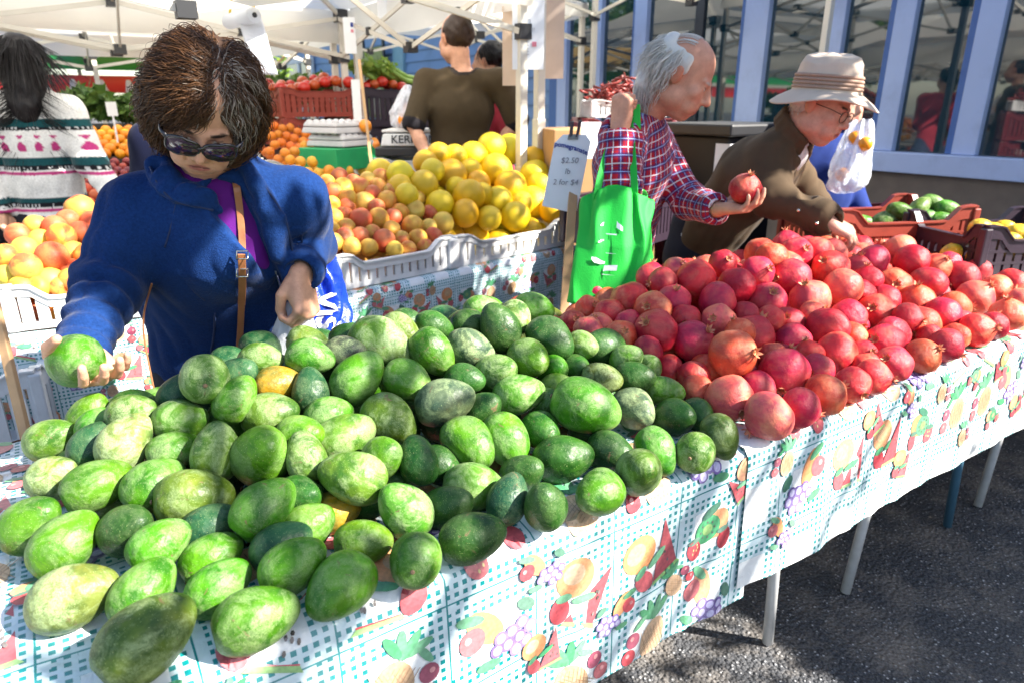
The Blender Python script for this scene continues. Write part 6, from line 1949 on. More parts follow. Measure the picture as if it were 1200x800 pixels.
# -- man in the brown T-shirt, seen from behind
fB = nrm(FH * .98 - RV * .12); rB = np.cross(fB, ZV)
W4 = dict(label='man in brown T-shirt with hands on hips seen from behind', hip=A(2.00, 3.60, .97), neck=A(2.035, 3.545, 1.565), head=A(2.020, 3.585, 1.735), f=tuple(fB[:2]), headR=frame(nrm(FH * .8 - RV * .55 - ZV * .05), ZV), hs=1.06,
          sh=(A(2.205, 3.430, 1.515), A(1.870, 3.660, 1.515)), el=(A(2.300, 3.385, 1.300), A(1.745, 3.600, 1.285)), wr=(A(2.155, 3.44, 1.130), A(1.770, 3.470, 1.095)), girth=1.10, skin=(.60, .33, .22), arm=1.02, jaw=1.05)
root4, SB4, _ = make_person(W4, .007)
SJ4 = top_sdf(W4, .008, ease=.014, sleeve=.60, hem=-.08, folds=.006, seed=170, neck_open=.062)
def tcol(v):
    c = flat((.060, .042, .022), 5, .10, 14)(v)
    nk = np.asarray(W4['neck']); d = np.linalg.norm(v - (nk + A(0, 0, .012)), axis=1); c[d < .088] = (.028, .022, .02)
    for i in (0, 1):
        s_, e_ = W4['sh'][i], W4['el'][i]; t = ((v - s_) @ (e_ - s_)) / ((e_ - s_) @ (e_ - s_)); r = np.linalg.norm(v - s_ - t[:, None] * (e_ - s_), axis=1)
        c[(t > .93) & (r < .12)] = (.014, .012, .016)
    return c
finish('t_shirt', SJ4, M_CLOTH, root4, tcol)
finish('trousers', trouser_sdf(W4, .010), M_CLOTH, root4, flat((.05, .06, .10)))
shoes(W4, root4, (.05, .05, .05))
M_BRN = m_hair('dark_brown_crop', (.025, .014, .010), (.05, .028, .018))
hair_person(W4, root4, M_BRN, [((0, -.030, .030), (.080, .085, .088))], [((0, .09, -.01), (.2, .075, .09)), ((0, -.02, -.115), (.2, .2, .07)), ((.0, -.05, .118), (.026, .036, .03))], 900, 15, (.012, .022), (.0012, .002), .6, .001, lift=.004)
m = MB(); w_ = np.asarray(W4['wr'][1]); ax = nrm(w_ - np.asarray(W4['el'][1])); Fw = frame(ax, FH); c_ = w_ - ax * .015
m.tube([c_ + Fw[:, 0] * .033 * math.cos(a) + Fw[:, 2] * .033 * math.sin(a) for a in np.linspace(0, 6.283, 24)], .008, 8, caps=False); m.ball(c_ - Fw[:, 2] * .036, .016, 8, 0, (1, .5, 1)); m.build('wristwatch', simple('dark_watch_strap', (.03, .02, .02), .4), root4)

# -- woman with a ponytail behind him
fP = nrm(-RV * .8 + FH * .3)
W5 = dict(label='dark-haired woman with ponytail in red top half hidden behind the man in brown', hip=A(2.60, 4.08, .93), neck=A(2.545, 4.06, 1.49), head=A(2.520, 4.06, 1.655), f=tuple(fP[:2]), headR=frame(nrm(-RV * .8 + FH * .35), ZV),
          sh=(A(2.60, 4.22, 1.44), A(2.53, 3.90, 1.44)), el=(A(2.63, 4.22, 1.17), A(2.58, 3.86, 1.17)), wr=(A(2.55, 4.1, 1.0), A(2.5, 3.85, .98)), skin=(.52, .30, .2))
root5, _, _ = make_person(W5, .009)
finish('red_top', top_sdf(W5, .009, folds=.005, seed=201), M_CLOTH, root5, flat((.35, .03, .05)))
finish('trousers', trouser_sdf(W5, .011), M_CLOTH, root5, flat((.04, .05, .09))); shoes(W5, root5, (.1, .1, .1))
M_BLKH = m_hair('black_hair', (.004, .003, .004), (.010, .007, .008))
hair_person(W5, root5, M_BLKH, [((0, -.025, .04), (.083, .095, .088)), ((0, -.125, .03), (.035, .035, .04)), ((0, -.145, -.06), (.028, .028, .09))], [((0, .105, -.02), (.07, .075, .10))], 400, 18, (.03, .08), lift=.004, curl=.002)

# -- woman in the knitted sweater, back turned
fL_ = nrm(FH * .93 - RV * .3)
W6 = dict(label='woman with long black hair in white patterned knitted sweater seen from behind', hip=A(.000, 4.00, .90), neck=A(.005, 4.03, 1.425), head=A(.005, 4.045, 1.575), f=tuple(fL_[:2]), headR=frame(nrm(FH * .9 - RV * .35 - ZV * .12), ZV), hs=1.0,
          sh=(A(.145, 3.955, 1.365), A(-.130, 4.130, 1.375)), el=(A(.190, 3.870, 1.130), A(-.210, 4.10, 1.12)), wr=(A(.270, 3.720, .960), A(-.20, 3.98, .92)), skin=(.52, .30, .2), girth=.92, arm=.95)
root6, _, _ = make_person(W6, .008)
SJ6 = top_sdf(W6, .007, ease=.022, hem=-.02, folds=.006, seed=230, cuff=.0)
def knit(v):
    c = flat((.80, .78, .75), 4, .06, 60)(v)
    z = v[:, 2] + .012 * 0
    def bandc(z0, z1, cc): c[(z > z0) & (z < z1)] = cc
    ang = np.arctan2(v[:, 1] - 4.02, v[:, 0] - .03)
    teal, blk, pink = (.012, .07, .08), (.012, .012, .016), (.50, .05, .20)
    bandc(1.300, 1.335, teal); bandc(1.285, 1.300, blk)
    fl = (z > 1.195) & (z < 1.265) & (np.sin(ang * 13) + .6 * np.sin(z * 95) > .45); c[fl] = pink
    bandc(1.130, 1.165, teal); bandc(1.105, 1.130, blk); bandc(1.085, 1.100, pink)
    bandc(.960, .985, teal); bandc(.938, .960, blk); bandc(.918, .934, pink); bandc(.86, .900, (.02, .022, .03))
    dots = (((z > 1.110) & (z < 1.124)) | ((z > .943) & (z < .955)) | ((z > 1.288) & (z < 1.297))) & (np.sin(ang * 60) > .5); c[dots] = (.6, .6, .6)
    return c
finish('knitted_sweater', SJ6, attr_mat('chunky_knit', .95, var=.3, scale=120, bump=.9, bscale=160, sheen=.2, spec=.1), root6, knit)
finish('trousers', trouser_sdf(W6, .010), M_CLOTH, root6, flat((.015, .016, .022))); shoes(W6, root6, (.05, .05, .05))
hair_person(W6, root6, M_BLKH, [((0, -.025, .035), (.083, .097, .090)), ((0, -.080, -.07), (.078, .045, .12)), ((.0, -.095, -.17), (.066, .035, .11)), ((-.060, -.04, -.08), (.028, .045, .11)), ((.060, -.04, -.08), (.028, .045, .11))], [((0, .11, -.06), (.066, .08, .15))], 1700, 22, (.12, .32), (.0010, .0020), 1.2, .003, lift=.003)

# -- figures half hidden: navy jacket behind the woman in front, dark head at the left edge, blue jacket behind the hat
def bystander(label, base, face, top, hairm, hh=1.60, seed=0, skin=SKIN_W):
    base = np.asarray(base, float); f = nrm(face); r = np.cross(f, ZV)
    P = lambda a, b, z: A(base[0], base[1], 0) + r * a + f * b + ZV * z * hh / 1.6
    sp = dict(label=label, hip=P(0, 0, .88), neck=P(0, .02, 1.33), head=P(0, .06, 1.475), f=tuple(f[:2]), headR=frame(nrm(f - ZV * .15), ZV), sh=(P(.165, .01, 1.29), P(-.165, .01, 1.29)), el=(P(.215, 0, 1.04), P(-.215, 0, 1.04)), wr=(P(.20, .14, .86), P(-.20, .14, .86)), skin=skin)
    rt, _, _ = make_person(sp, .010)
    finish('jacket', top_sdf(sp, .010, ease=.024, folds=.006, seed=seed), M_CLOTH, rt, flat(top)); finish('trousers', trouser_sdf(sp, .011), M_CLOTH, rt, flat((.03, .03, .045))); shoes(sp, rt, (.04, .04, .04))
    hair_person(sp, rt, hairm, [((0, -.028, .038), (.085, .097, .090)), ((0, -.075, -.05), (.075, .045, .09))], [((0, .108, -.03), (.066, .08, .105))], 300, seed, (.03, .07), lift=.005)
bystander('person in dark navy coat, mostly hidden behind the curly hair of the woman in navy', (.50, 3.02), FH, (.004, .006, .026), M_BLKH, 1.56, 301)
bystander('dark-haired person in black coat at the left edge, beside the knitted sweater', (-.30, 4.40), FH - RV * .3, (.02, .02, .024), M_BLKH, 1.50, 305)
bystander('person in blue jacket hidden behind the sun hat, carrying bagged oranges', (3.28, 2.08), RV * .4 - FH * .8, (.012, .03, .16), M_BLKH, 1.52, 309)
# ------------------------------------------------------------------ stalls behind
# tangerine and orange crates on the slanted back table
R3 = math.atan2(.72, .70)
def loc3(x, e, z): return A(.90 + x * math.cos(R3) - e * math.sin(R3), 3.16 + x * math.sin(R3) + e * math.cos(R3), z)
ft = folding_table(0, 1.5, 0, .62, 'folding table under the mandarin crates and egg cartons', (.15, 1.35), z=.86)
ft.location = V(loc3(.75, .31, 0)); ft.rotation_euler.z = R3
crate('white slotted lug of small mandarins below the thin price stick', loc3(.36, .24, .868), (.66, .42, .12), M_CRW, R3, slots=16)
crate('white slotted lug of mandarins with one avocado, right of the thin price stick', loc3(1.06, .24, .868), (.66, .42, .12), M_CRW, R3, slots=16)
N3 = A(-math.sin(R3), math.cos(R3), 0)
def e3(p): return (p[:2] - loc3(0, 0, 0)[:2]) @ N3[:2]
ORS = specs("""345 178 12|358 172 13|371 178 13|383 170 13|396 176 13|352 190 13|366 190 13|380 186 14|392 190 14|404 184 13|413 178 14|418 190 13|360 203 14|373 204 13|386 201 14|398 203 13|408 200 12|350 200 12|430 176 15|436 187 14|442 194 12|452 192 13|460 190 12|465 187 12|470 192 12|448 200 11|458 199 11|470 200 11|425 200 12|340 188 12|334 180 12
390 180 12|402 170 12|376 168 12|364 180 12|410 168 12|438 168 13|426 166 12|388 212 12|374 214 12|361 214 12|346 212 12""")
zf4 = lambda p: .868 + .08 + .42 * np.clip(e3(p) - .03, 0, .5)
r_ = np.random.default_rng(18)
def under3(n):
    o = []
    for _ in range(n):
        x, e = r_.uniform(.05, 1.36), r_.uniform(.05, .46); p = loc3(x, e, 0); p[2] = zf4(p) - .05; o.append(p)
    return o
heap(ORS, 'mandarin', 'mandarin', 'mandarins in the back white lugs', ME_ORANGE, [(.78, .34, .015, 1), (.80, .42, .03, 1), (.74, .27, .01, 1)], lambda p: p[2] - zf4(p), .066, ['golden', 'yellowish', 'deep orange'], under3(46), 5, 'mandarin crates')
o = put_mango(at_depth(450, 180, 4.15), .11, .082, nrm(RV + ZV * .1), ZV, 'D', False, 'avocado', None); o['label'] = 'dark green avocado lying on the mandarins by the scale'; o['category'] = 'avocado'
ps = empty('price_stick', loc3(.62, .1, .9), 'thin orange stake with white paper slips standing among the mandarins', 'price sign')
m = MB(); m.beam(at_depth(436, 200, 3.62), at_depth(421, 70, 3.62), .014, .010, 0, FH); m.build('stake', M_WOOD, ps)
# red-orange tangerines further back
TAN = specs("322 148 10|331 151 10|340 150 10|349 155 10|358 158 10|367 158 10|326 158 10|336 160 11|345 163 11|355 166 11|364 168 11|373 164 10|330 168 11|341 172 11|350 174 11|360 177 11|369 176 11|376 172 10|322 170 11|334 179 11|346 183 11|318 160 11|380 180 10|312 152 10|316 178 11|326 187 11")
zf5 = lambda p: 1.02 + .38 * np.clip(p[1] - 4.55, 0, .7)
TC = at_depth(350, 168, 4.75)
crate('white crate of red-orange tangerines before the brick red crates', (1.45, 4.78, .94), (.75, .5, .12), M_CRW, .15, slots=14)
folding_table(1.0, 2.3, 4.5, 5.2, 'folding table under the tangerine crate', (1.15, 2.15), z=.93)
heap(TAN, 'tangerine', 'tangerine', 'red-orange tangerines', ME_ORANGE, [(.72, .16, .006, 1), (.75, .22, .01, 1)], lambda p: p[2] - zf5(p), .062, ['red-orange', 'orange'], [A(x, y, zf5(A(x, y, 0)) - .05) for x, y in zip(r_.uniform(1.12, 1.8, 26), r_.uniform(4.6, 5.0, 26))], 4, 'tangerine crate')
# brick red crates with vegetables, black crate with peppers and celery
stack((1.80, 5.55, 0), (.62, .42, .27), M_CRK, 4, [f'black slotted crate under the brick red ones, {w} from the ground' for w in ('lowest', 'second', 'third', 'topmost')], .1, dip=.1)
stack((1.80, 5.50, 1.10), (.62, .42, .20), M_CRR, 2, ['brick red crate carrying another below the tomatoes', 'brick red crate on top of its stack, filled with tomatoes'], .1, dip=.12, style='mesh')
stack((2.55, 5.75, 0), (.66, .46, .30), M_CRK, 5, [f'black crate under the celery, {w} from the ground' for w in ('lowest', 'second', 'third', 'fourth', 'topmost')], .0, dip=.05)
M_TOM = simple('tomato_skin', (.45, .018, .008), .3); M_PEP = simple('pepper_skin', (.40, .06, .01), .3)
M_CEL = simple('celery_green', (.22, .36, .06), .5, var=.3, scale=20); M_GRN = simple('dark_greens', (.03, .12, .02), .6, var=.5, scale=20)
def lumps(name, cat, label_fn, pts, rr, mats, group, flatten=.9):
    for i, p in enumerate(pts):
        m = MB(); k = i % len(mats); r = rr * RNG.uniform(.85, 1.15); m.ball(A(0, 0, 0), r, 10, 0, (1, 1, flatten))
        o = m.build(name, mats[k]); o.location = V(p); tag(o, None, cat, group); label_fn(o, i)
def lab_list(words, tail): return lambda o, i: o.__setitem__('label', f'{words}, {ORD[i % 30]} {tail}')
pts = [A(1.80 + dx + RNG.uniform(-.01, .01), 5.50 + dy, 1.53 + .03 * math.sin(dx * 9) + .03 * (dy > 0)) for dy in (-.14, 0, .14) for dx in np.linspace(-.26, .26, 7)]
lumps('tomato', 'tomato', lab_list('red tomato heaped on the brick red crate', 'counted from its front left corner'), pts, .042, [M_TOM, M_PEP], 'tomatoes on the brick red crate')
pts = [A(2.36 + dx + RNG.uniform(-.01, .01), 5.58 + dy, 1.545 + .02 * math.sin(dx * 19)) for dy in (-.02, .08) for dx in np.linspace(-.08, .24, 5)]
lumps('red_pepper', 'pepper', lab_list('red pepper beside the celery on the black crate', 'counted from its front left corner'), pts, .045, [M_TOM, M_PEP], 'red peppers on the black crate')
for i in range(9):
    p0 = A(2.40 + i * .045, 5.62 + (i % 3) * .06, 1.58 + (i % 2) * .03); d = nrm(A(.9, .25, -.18 + .05 * (i % 3)))
    cl = empty('celery', p0, f'green celery stalk on the black crate, {ORD[i]} from the left end of the bunch', 'celery', 'celery on the black crate')
    m = MB(); m.tube([p0 - d * .16 + ZV * .05, p0, p0 + d * .16], [.016, .024, .030], 8); m.build('stalk', M_CEL, cl)
    m = MB()
    rg = np.random.default_rng(i)
    for k in range(50): leaf_quad(m, p0 - d * rg.uniform(.14, .26) + rg.normal(size=3) * .028 + ZV * .05, .03, rg)
    m.build('leaves', M_LEAF_L, cl)
def herb_mass(name, cat, label, x0, x1, y0, y1, z, h, n, seed, leaf=None, size=.045):
    rg = np.random.default_rng(seed); m = MB()
    for _ in range(n):
        u, w_ = rg.random(), rg.random()
        leaf_quad(m, A(x0 + (x1 - x0) * u, y0 + (y1 - y0) * w_, z + h * rg.random() ** .7 * (.7 + .3 * math.sin(u * 30))), size * rg.uniform(.6, 1.4), rg)
    o = m.build(name, leaf or M_LEAF); tag(o, label, cat); return o
herb_mass('greens', 'greens', 'bunched leafy greens behind the tomatoes on the brick red crate', 1.35, 2.1, 5.75, 6.1, 1.46, .16, 900, 31)
folding_table(1.3, 2.2, 5.72, 6.2, 'folding table under the leafy greens', (1.4, 2.1), z=1.44)
# egg cartons on a green box
M_PULP = simple('grey_egg_pulp', (.50, .49, .50), .9, var=.1, scale=40, bump=.4)
def carton(c, label, rot):
    rt = empty('egg_carton', c, label, 'egg carton', 'egg cartons', 0)
    M = np.array([[math.cos(rot), -math.sin(rot), 0], [math.sin(rot), math.cos(rot), 0], [0, 0, 1]])
    m = MB(); m.box(c + A(0, 0, .02), (.30, .30, .035), 0, M, .94); bevel(m.build('tray', M_PULP, rt), .008)
    m = MB()
    m.box(c + A(0, 0, .055), (.29, .29, .030), 0, M, .9); bevel(m.build('lid', M_PULP, rt), .012)
    m = MB()
    for i in range(5):
        for j in range(5): m.ball(c + M @ A(-.11 + .055 * i, -.11 + .055 * j, .066), .022, 8, 0, (1, 1, .7))
    m.build('cup_bumps', M_PULP, rt)
ec = at_depth(400, 172, 4.25)
gbx = empty('green_box', ec - ZV * .1, 'green printed cardboard box under the egg cartons', 'box')
m = MB(); Mr = np.array([[math.cos(.5), -math.sin(.5), 0], [math.sin(.5), math.cos(.5), 0], [0, 0, 1]])
m.box(ec - ZV * .065, (.44, .30, .13), 0, Mr); bevel(m.build('carton', simple('green_print', (.01, .30, .10), .5, var=.2), gbx), .006)
m = MB(); m.ball(at_depth(441, 170, 3.98), .022, 10); m.build('orange_emblem', simple('orange_print', (.7, .2, .02), .5), gbx)
carton(ec + A(0, 0, .004), 'lower grey egg carton on the green box', .5); carton(ec + A(-.02, .01, .080), 'upper grey egg carton, stacked on the other', .42)
m = MB(); m.ball(A(0, 0, 0), .04, 12); o = m.build('orange', simple('single_orange_peel', (.75, .25, .01), .4)); o.location = V(at_depth(428, 148, 4.2)); tag(o, 'single orange lying beside the egg cartons', 'orange')
# scale, lettered tray, crates under it
sc0 = at_depth(482, 200, 3.95)
Mr = np.stack([nrm(RV * .98 + FH * .1), nrm(FH), ZV], 1)
crate('pale grey slotted crate standing under the scale', A(sc0[0] + .1, sc0[1] + .1, .80), (.46, .36, .30), M_CRP, -.55, dip=.05, slots=9)
crate('lower pale grey crate standing on the ground under the scale', A(sc0[0] + .1, sc0[1] + .1, .49), (.46, .36, .30), M_CRP, -.55, dip=.05, slots=9)
crate('lowest pale grey crate on the ground under the scale', A(sc0[0] + .1, sc0[1] + .1, .02), (.46, .36, .46), M_CRP, -.55, dip=.05, slots=9)
tr = empty('scale', A(sc0[0] + .1, sc0[1] + .1, 1.1), 'white market scale with black lettering, bagged oranges on it', 'scale')
cs = A(sc0[0] + .1, sc0[1] + .1, 1.14)
m = MB(); m.box(cs, (.44, .36, .05), 0, Mr); bevel(m.build('base', M_BLK, tr), .008)
m = MB(); m.box(cs + ZV * .065, (.38, .34, .07), 0, Mr, .92); bevel(m.build('housing', M_CRW, tr), .01)
m = MB(); m.box(cs + ZV * .112, (.36, .32, .014), 0, Mr); bevel(m.build('pan', M_CRW, tr), .004)
text_on('KERMON', quad_fn(cs + ZV * .065 - Mr[:, 1] * .172, Mr[:, 0], nrm(ZV + Mr[:, 1] * .2)), tr, M_BLK, .062, bold=.001, font_off=.004)
def m_clear():
    t = NT('thin_clear_polythene'); b_ = t.bsdf((.75, .78, .86), .25, 0, .6, t.bump(t.noise(18, 5, .6, dist=1.0), .8, .01)); tr_ = t.n('ShaderNodeBsdfTransparent')
    m = t.n('ShaderNodeMixShader'); t.l(t.ramp(t.noise(14, 4, .6, dist=1.0), [(.35, .35), (.65, .8)]), m.inputs[0]); t.l(tr_.outputs[0], m.inputs[1]); t.l(b_, m.inputs[2]); return t.done(m.outputs[0])
M_POLYX = m_clear()
M_POLYC = m_poly('clear_polythene', (.78, .62, .55), .6)
pb_, _f = hung_bag('produce_bag', 'knotted clear bag of oranges on the scale', cs + A(-.06, -.02, .36), cs + A(-.07, -.02, .122), .095, .085, RV, M_POLYX, 14, gather=.15)
for i, d in enumerate(((-.11, -.05, .17), (-.02, -.06, .165), (-.06, .02, .17), (-.07, -.05, .225))):
    m = MB(); m.ball(A(0, 0, 0), .042, 12); o = m.build('orange', simple('bagged_orange_peel', (.75, .25, .01), .4)); o.location = V(cs + A(*d)); tag(o, f'{("left", "right", "rear", "top")[i]} orange inside the clear bag on the scale', 'orange', 'oranges bagged on the scale')
# stepped rack on the left: herbs, oranges, plums, nectarines
rk = empty('stepped_rack', A(.35, 6.4, 0), 'dark stepped display rack for herbs, oranges, plums and nectarines', 'rack')
M_RACK = simple('dark_rack_boards', (.03, .028, .025), .7)
LV = [(5.30, .70), (5.72, .86), (6.15, 1.00), (6.75, 1.24)]
for y, z in LV:
    m = MB(); m.box((.30, y + .2, z - .02), (2.6, .42, .03)); m.box((.30, y + .40, (z - .04) / 2), (2.5, .03, z - .04)); m.build('shelf', M_RACK, rk)
def tier(name, cat, y, z, x0, x1, dia, cols, words, meshes, nx, ny, where):
    it = []
    for j in range(ny):
        for i in range(nx):
            x = x0 + (x1 - x0) * (i + .5 * (j % 2)) / nx + RNG.uniform(-.01, .01)
            o = bpy.data.objects.new(name, meshes[0]); COL.objects.link(o); k = RNG.integers(len(cols))
            d = dia * RNG.uniform(.92, 1.08); o.matrix_world = Matrix.LocRotScale(Vector((x, y + .03 + j * dia * .8, z + dia * .45 + j * dia * .42 + RNG.uniform(-.006, .006))), V(RNG.normal(size=3)).to_track_quat('Z', 'Y'), [d] * 3)
            o.color = tuple(np.clip(np.array(cols[k]) * np.append(RNG.uniform(.9, 1.1, 3), 1), 0, 1)); tag(o, f'{words[k]} {cat} on the stepped rack, {ORD[i]} from left in row {ORD[j]} from the front', cat, where)
tier('nectarine', 'nectarine', 5.30, .70, -.15, .75, .085, [(.60, .14, .06, .8), (.45, .05, .05, .9)], ['orange-red', 'dark red'], ME_PEACH, 9, 4, 'nectarines on the stepped rack')
tier('plum', 'plum', 5.72, .86, -.15, .85, .06, [(.16, .02, .05, .4), (.26, .04, .05, .5)], ['dark purple', 'reddish'], ME_PEACH, 15, 5, 'plums on the stepped rack')
tier('orange', 'orange', 6.15, 1.00, -.25, 1.0, .078, [(.85, .33, .008, 1), (.80, .26, .006, 1)], ['bright', 'deep'], ME_ORANGE, 15, 6, 'oranges on the stepped rack')
herb_mass('herbs', 'herbs', 'bright green bunched herbs along the top of the stepped rack', -.5, 1.5, 6.78, 7.1, 1.26, .24, 2400, 33, M_LEAF_L if False else M_LEAF, .05)
herb_mass('lettuce', 'greens', 'darker leafy lettuce behind the herbs on the stepped rack', -.6, 1.6, 7.1, 7.3, 1.36, .20, 900, 34, M_LEAF, .06)
for i, x in enumerate(np.linspace(-.4, 1.3, 7)):
    rt, _ = hung_bag('hanging_bag', f'clear bag hanging under the red awning, {ORD[i]} from the left', A(x, 9.7, 1.66), A(x + .02, 9.7, 1.42), .06, .04, RV, M_POLYW, 40 + i, gather=.3, n=12); rt['group'] = 'clear bags hanging under the red awning'
pt = empty('price_tag', A(.52, 6.1, 1.2), 'small white price tag standing between the oranges', 'price tag')
m = MB(); m.box((.5, 6.12, 1.36), (.07, .004, .10)); m.box((.5, 6.122, 1.22), (.012, .004, .2)); m.build('card', M_CARD, pt)
# cardboard boxes and crates beyond the price card
M_CBD = simple('brown_cardboard', (.36, .20, .085), .8, var=.2, scale=8)
def cardbox(c, size, label, rot=0):
    rt = empty('cardboard_box', c - ZV * size[2] / 2, label, 'box'); M = np.array([[math.cos(rot), -math.sin(rot), 0], [math.sin(rot), math.cos(rot), 0], [0, 0, 1]])
    m = MB(); m.box(c, size, 0, M); bevel(m.build('carton', M_CBD, rt), .006)
    for dx in (-.3, 0, .3):
        m = MB(); a = c + M @ A(dx * size[0], -size[1] / 2 - .003, size[2] * .18); m.box(a, (.05, .004, .022), 0, M); m.build('hand_hole', M_BLK, rt)
    return rt, M
bc = at_depth(690, 150, 3.60)
for i in range(4): cardbox(A(bc[0], bc[1], .16 + .32 * i), (.50, .38, .315), f'brown cardboard box behind the price card, {("lowest of the stack", "second from the ground", "third from the ground", "topmost of the stack")[i]}', -.35)
nt_ = empty('paper_notice', at_depth(690, 165, 3.25), 'white lined paper notice pinned on the cardboard boxes', 'notice')
m = MB(); nc = at_depth(692, 165, 3.30); nx_ = nrm(A(math.cos(-.35), math.sin(-.35), 0)); Mn = np.stack([nx_, np.cross(ZV, nx_), ZV], 1); m.box(nc, (.10, .003, .17), 0, Mn); m.build('sheet', M_CARD, nt_)
dc = at_depth(728, 150, 3.95)
stack((dc[0], dc[1], 0), (.5, .38, .26), M_CRD, 5, [f'dark red crate behind the man in plaid, {w}' for w in ('lowest', 'second from the ground', 'third from the ground', 'fourth from the ground', 'topmost')], -.5, dip=.1)
bk = crate('white basket of dried red chillies on the dark red crates', (dc[0], dc[1], 1.325), (.40, .30, .09), M_CRW, -.5, dip=.1, slots=14)
M_CHI = simple('dried_chilli', (.20, .018, .012), .4, var=.5, scale=40)
rg = np.random.default_rng(77)
ch = MB()
for _ in range(260):
    p = A(dc[0], dc[1], 1.40) + A(rg.normal() * .085, rg.normal() * .065, abs(rg.normal()) * .05); d = nrm(rg.normal(size=3) * A(1, 1, .4)); ch.tube([p - d * .03, p, p + d * .035 + ZV * .006], [.007, .008, .002], 5)
tag(ch.build('dried_chillies', M_CHI), 'heap of dried red chillies in the white basket', 'chillies', None, 'stuff')
yc = at_depth(692, 207, 2.85)
crate('black crate with a yellow rim, behind the green bag', A(yc[0] + .30, yc[1] + .12, .80), (.45, .35, .22), M_CRK, .3, dip=.1)
for i in range(6):
    m = MB(); m.ball(A(0, 0, 0), .042, 12); o = m.build('orange', simple('crate_orange_peel', (.75, .27, .01), .4)); o.location = V(A(yc[0] + .30, yc[1] + .12, .99) + A((i % 3 - 1) * .09, (i // 3 - .5) * .1, .0)); tag(o, f'orange in the black crate behind the green bag, {ORD[i]} of its two rows', 'orange', 'oranges in the black crate')
# dark bin with white front behind the man in plaid
bn = empty('bin', at_depth(850, 150, 3.6) * A(1, 1, 0), 'black lidded bin with grey front beside the person in the sun hat', 'bin')
b0 = at_depth(850, 150, 3.6)
m = MB(); m.box((b0[0], b0[1], .62), (.40, .40, 1.24), 0, np.eye(3), .95); bevel(m.build('bin_body', simple('black_bin_panel', (.006, .006, .007), .6), bn), .01)
m = MB(); fx = nrm(EYE - b0) * A(1, 1, 0); m.box((b0[0] + fx[0] * .25 + .01, b0[1] + fx[1] * .25, 1.0), (.03, .09, .42)); m.build('pale_notice', M_CARD, bn)
m = MB(); m.box((b0[0], b0[1], 1.275), (.48, .48, .06)); bevel(m.build('lid', M_BLK, bn), .012)
# bagged oranges of the person in blue
for i, (px, py, t) in enumerate(((1002, 162, 2.98), (1014, 169, 2.94), (987, 205, 3.02))):
    m = MB(); m.ball(A(0, 0, 0), .030, 12); o = m.build('orange', simple('carried_orange_peel', (.75, .28, .01), .4)); o.location = V(at_depth(px, py, t)); tag(o, ('upper left orange in the white bag behind the sun hat', 'upper right orange in the white bag behind the sun hat', 'lower orange in the white bag behind the sun hat')[i], 'orange')
hung_bag('carrier_bag', 'white bag of oranges carried by the person in blue', at_depth(1010, 142, 3.0), at_depth(990, 226, 3.02), .075, .07, RV, M_POLYX, 61, gather=.5, n=20)
# beyond the crates: blue tub and dark red crate
tb = empty('tub', A(4.9, 2.0, 0), 'blue plastic tub standing by the building under the windows', 'tub')
tc_ = at_depth(1165, 240, 5.0)
m = MB(); m.lathe([(.0, 0), (.30, 0), (.36, .55), (.39, .56), (.39, .60), (.345, .60), (.29, .04), (.0, .04)], 40, (tc_[0] + .1, tc_[1], .0)); m.build('tub_shell', M_CRB, tb)
for i, (z) in enumerate((0.02, .285, .55)):
    crate(f'dark red crate behind the brick red one, {("on the ground", "second of the stack", "on top of the stack")[i]}', A(*at_depth(1050, 225, 4.2)[:2], z), (.6, .4, .26), M_CRD, -.4, dip=.1, slots=12)
# white crates in the aisle at the left edge
for i in range(3):
    p = at_depth(-6, 440, 1.95); crate(f'pale grey slotted crate in the aisle at the left edge, {("on the ground", "middle of the stack", "top of the stack")[i]}', A(p[0] - .12, p[1] + .05, .01 + .235 * i), (.5, .34, .23), M_CRP, -.15, dip=.1, slots=9)
# fruit in the crates on the front table
for i, (px, py) in enumerate(((1055, 248), (1078, 243), (1095, 240), (1112, 246), (1035, 258), (1060, 262), (1120, 252), (1088, 256), (1010, 262), (1102, 258))):
    o = put_mango(at_depth(px, py, 2.95 + .02 * (i % 3)), .125, .072, nrm(RV + UV_ * RNG.uniform(-.5, .9) + FH * RNG.uniform(-.4, .4)), ZV, 'GLG'[i % 3], False, 'mango', 'green mangoes in the brick red crate'); o['label'] = f'green mango in the brick red crate, {ORD[i]} of the loose layer'
for i, (px, py) in enumerate(((1150, 268), (1165, 272), (1180, 270), (1195, 274), (1140, 285), (1160, 290), (1178, 290), (1195, 292), (1125, 290), (1186, 282), (1170, 281), (1148, 280), (1140, 300), (1165, 305), (1190, 308), (1115, 297))):
    o = put_mango(at_depth(px, py, 2.58 + .02 * (i % 3)), .105, .068, nrm(RV + UV_ * RNG.uniform(-.6, .6) + FH * RNG.uniform(-.4, .4)), ZV, 'A', False, 'mango', 'yellow mangoes in the black crate'); o.color = (.75, .45, .02, .1); o['label'] = f'yellow mango in the black crate, {ORD[i]} of the loose layer'
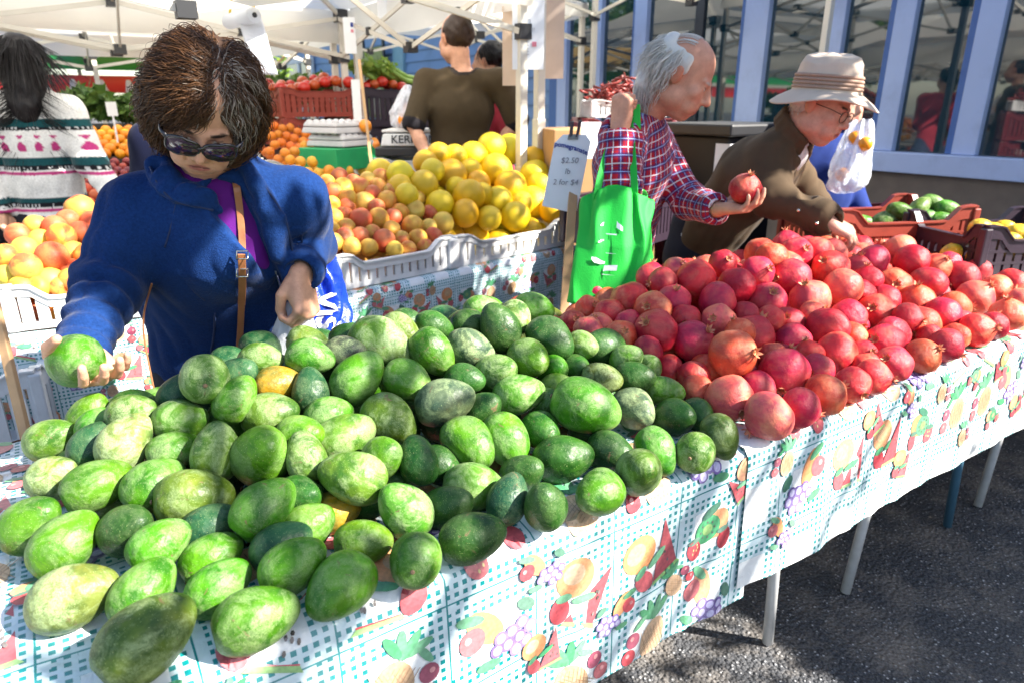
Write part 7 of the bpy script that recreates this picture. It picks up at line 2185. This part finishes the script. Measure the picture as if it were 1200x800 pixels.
# papers and things tied to the tent poles
def paper(name, label, c, w_, h_, x=None, yv=None, mat=None, cat='notice', th=.003):
    x = nrm(RV if x is None else x); n_ = np.cross(x, ZV); M = np.stack([x, -n_, ZV], 1)
    rt = empty(name, c, label, cat); m = MB(); m.box(c, (w_, th, h_), 0, M); o = m.build('sheet', mat or M_CARD, rt); return rt, x, n_
pc = at_depth(619, 30, 3.32)
rt, x_, n_ = paper('notice_board', 'white printed notice board tied to the double tent pole', pc, .155, .40)
qn = quad_fn(pc + n_ * .002, x_, ZV)
M_PR = simple('grey_print', (.35, .35, .37), .6); M_PRP = simple('pink_print', (.65, .20, .26), .6)
text_on('MARKET', lambda a, b: qn(a, b - .02), rt, M_PR, .018)
m = MB()
for dx, dz, w_, h_ in ((0, .025, .022, .003), (0, .000, .022, .003), (-.0095, .0125, .003, .022), (.0095, .0125, .003, .022)): m.box(pc + n_ * .004 + x_ * dx + ZV * dz, (w_, .001, h_), 0, np.stack([x_, -n_, ZV], 1))
m.build('square_emblem', M_PR, rt)
m = MB()
for k in range(5): m.box(pc + n_ * .004 + x_ * (-.02) + ZV * (-.075 - k * .014), (.05, .001, .003), 0, np.stack([x_, -n_, ZV], 1))
m.build('printed_lines', M_PR, rt)
m = MB(); m.box(pc + n_ * .004 + x_ * .03 - ZV * .085, (.022, .001, .022), 0, np.stack([x_, -n_, ZV], 1)); m.build('pink_patch', M_PRP, rt)
M_BEIGE = simple('beige_board', (.60, .47, .38), .7)
pc2 = at_depth(650, 45, 3.6); paper('cardboard_sign', 'beige cardboard sheet with a dark hole on the right of the tent pole', pc2, .10, .40, mat=M_BEIGE)
pc3 = at_depth(600, 55, 3.55); paper('cardboard_sign', 'beige cardboard sheet behind the white notice board', pc3, .10, .38, mat=M_BEIGE)
for px, py, t, w_, h_, lab in ((410, 42, 4.9, .085, .24, 'white slip with blue and red stamps on the far tent pole'), (418, 118, 4.9, .06, .28, 'long narrow white slip low on the far tent pole'), (451, 12, 4.6, .10, .16, 'white paper hanging from the tent truss right of the far pole')):
    rt, x_, n_ = paper('paper_slip', lab, at_depth(px, py, t), w_, h_)
    if py == 42:
        m = MB(); m.box(at_depth(px, py, t) + n_ * .004 + x_ * .02 + ZV * .07, (.02, .001, .03), 0, np.stack([x_, -n_, ZV], 1)); m.build('blue_stamp', M_INKB, rt)
        m = MB(); m.box(at_depth(px, py, t) + n_ * .004 + x_ * .02 + ZV * .03, (.02, .001, .02), 0, np.stack([x_, -n_, ZV], 1)); m.build('red_stamp', M_PRP, rt)
# roll of produce bags hung from the truss by yellow straps
rl = empty('bag_roll', at_depth(285, 20, 2.9), 'roll of thin white produce bags hanging by yellow straps', 'bag roll')
ra, rb = at_depth(268, 26, 2.9), at_depth(298, 18, 2.75)
m = MB(); m.tube([ra, rb], .030, 20); m.build('roll', M_POLYW, rl)
m = MB(); m.tube([rb + nrm(rb - ra) * .001, rb + nrm(rb - ra) * .004], .010, 12); m.build('core', M_BLK, rl)
m = MB(); e1 = at_depth(292, 22, 2.8); w2 = at_depth(312, 88, 2.8)
f_ = wavy(8, 20)
m.grid(lambda u, v: e1 + (w2 - e1) * v + RV * (u - .5) * .10 + FH * .008 * f_(u * .2, v * .3, 0), 12, 20); o = m.build('loose_bag', M_POLYW, rl); s_ = o.modifiers.new('t', 'SOLIDIFY'); s_.thickness = .001
M_YEL = simple('yellow_strap', (.70, .50, .02), .6)
for e_, px in ((ra, 276), (rb, 295)):
    m = MB(); m.tube([e_, at_depth(px, -40, 2.85)], .005, 6); m.build('strap', M_YEL, rl)
bpy.context.view_layer.update()
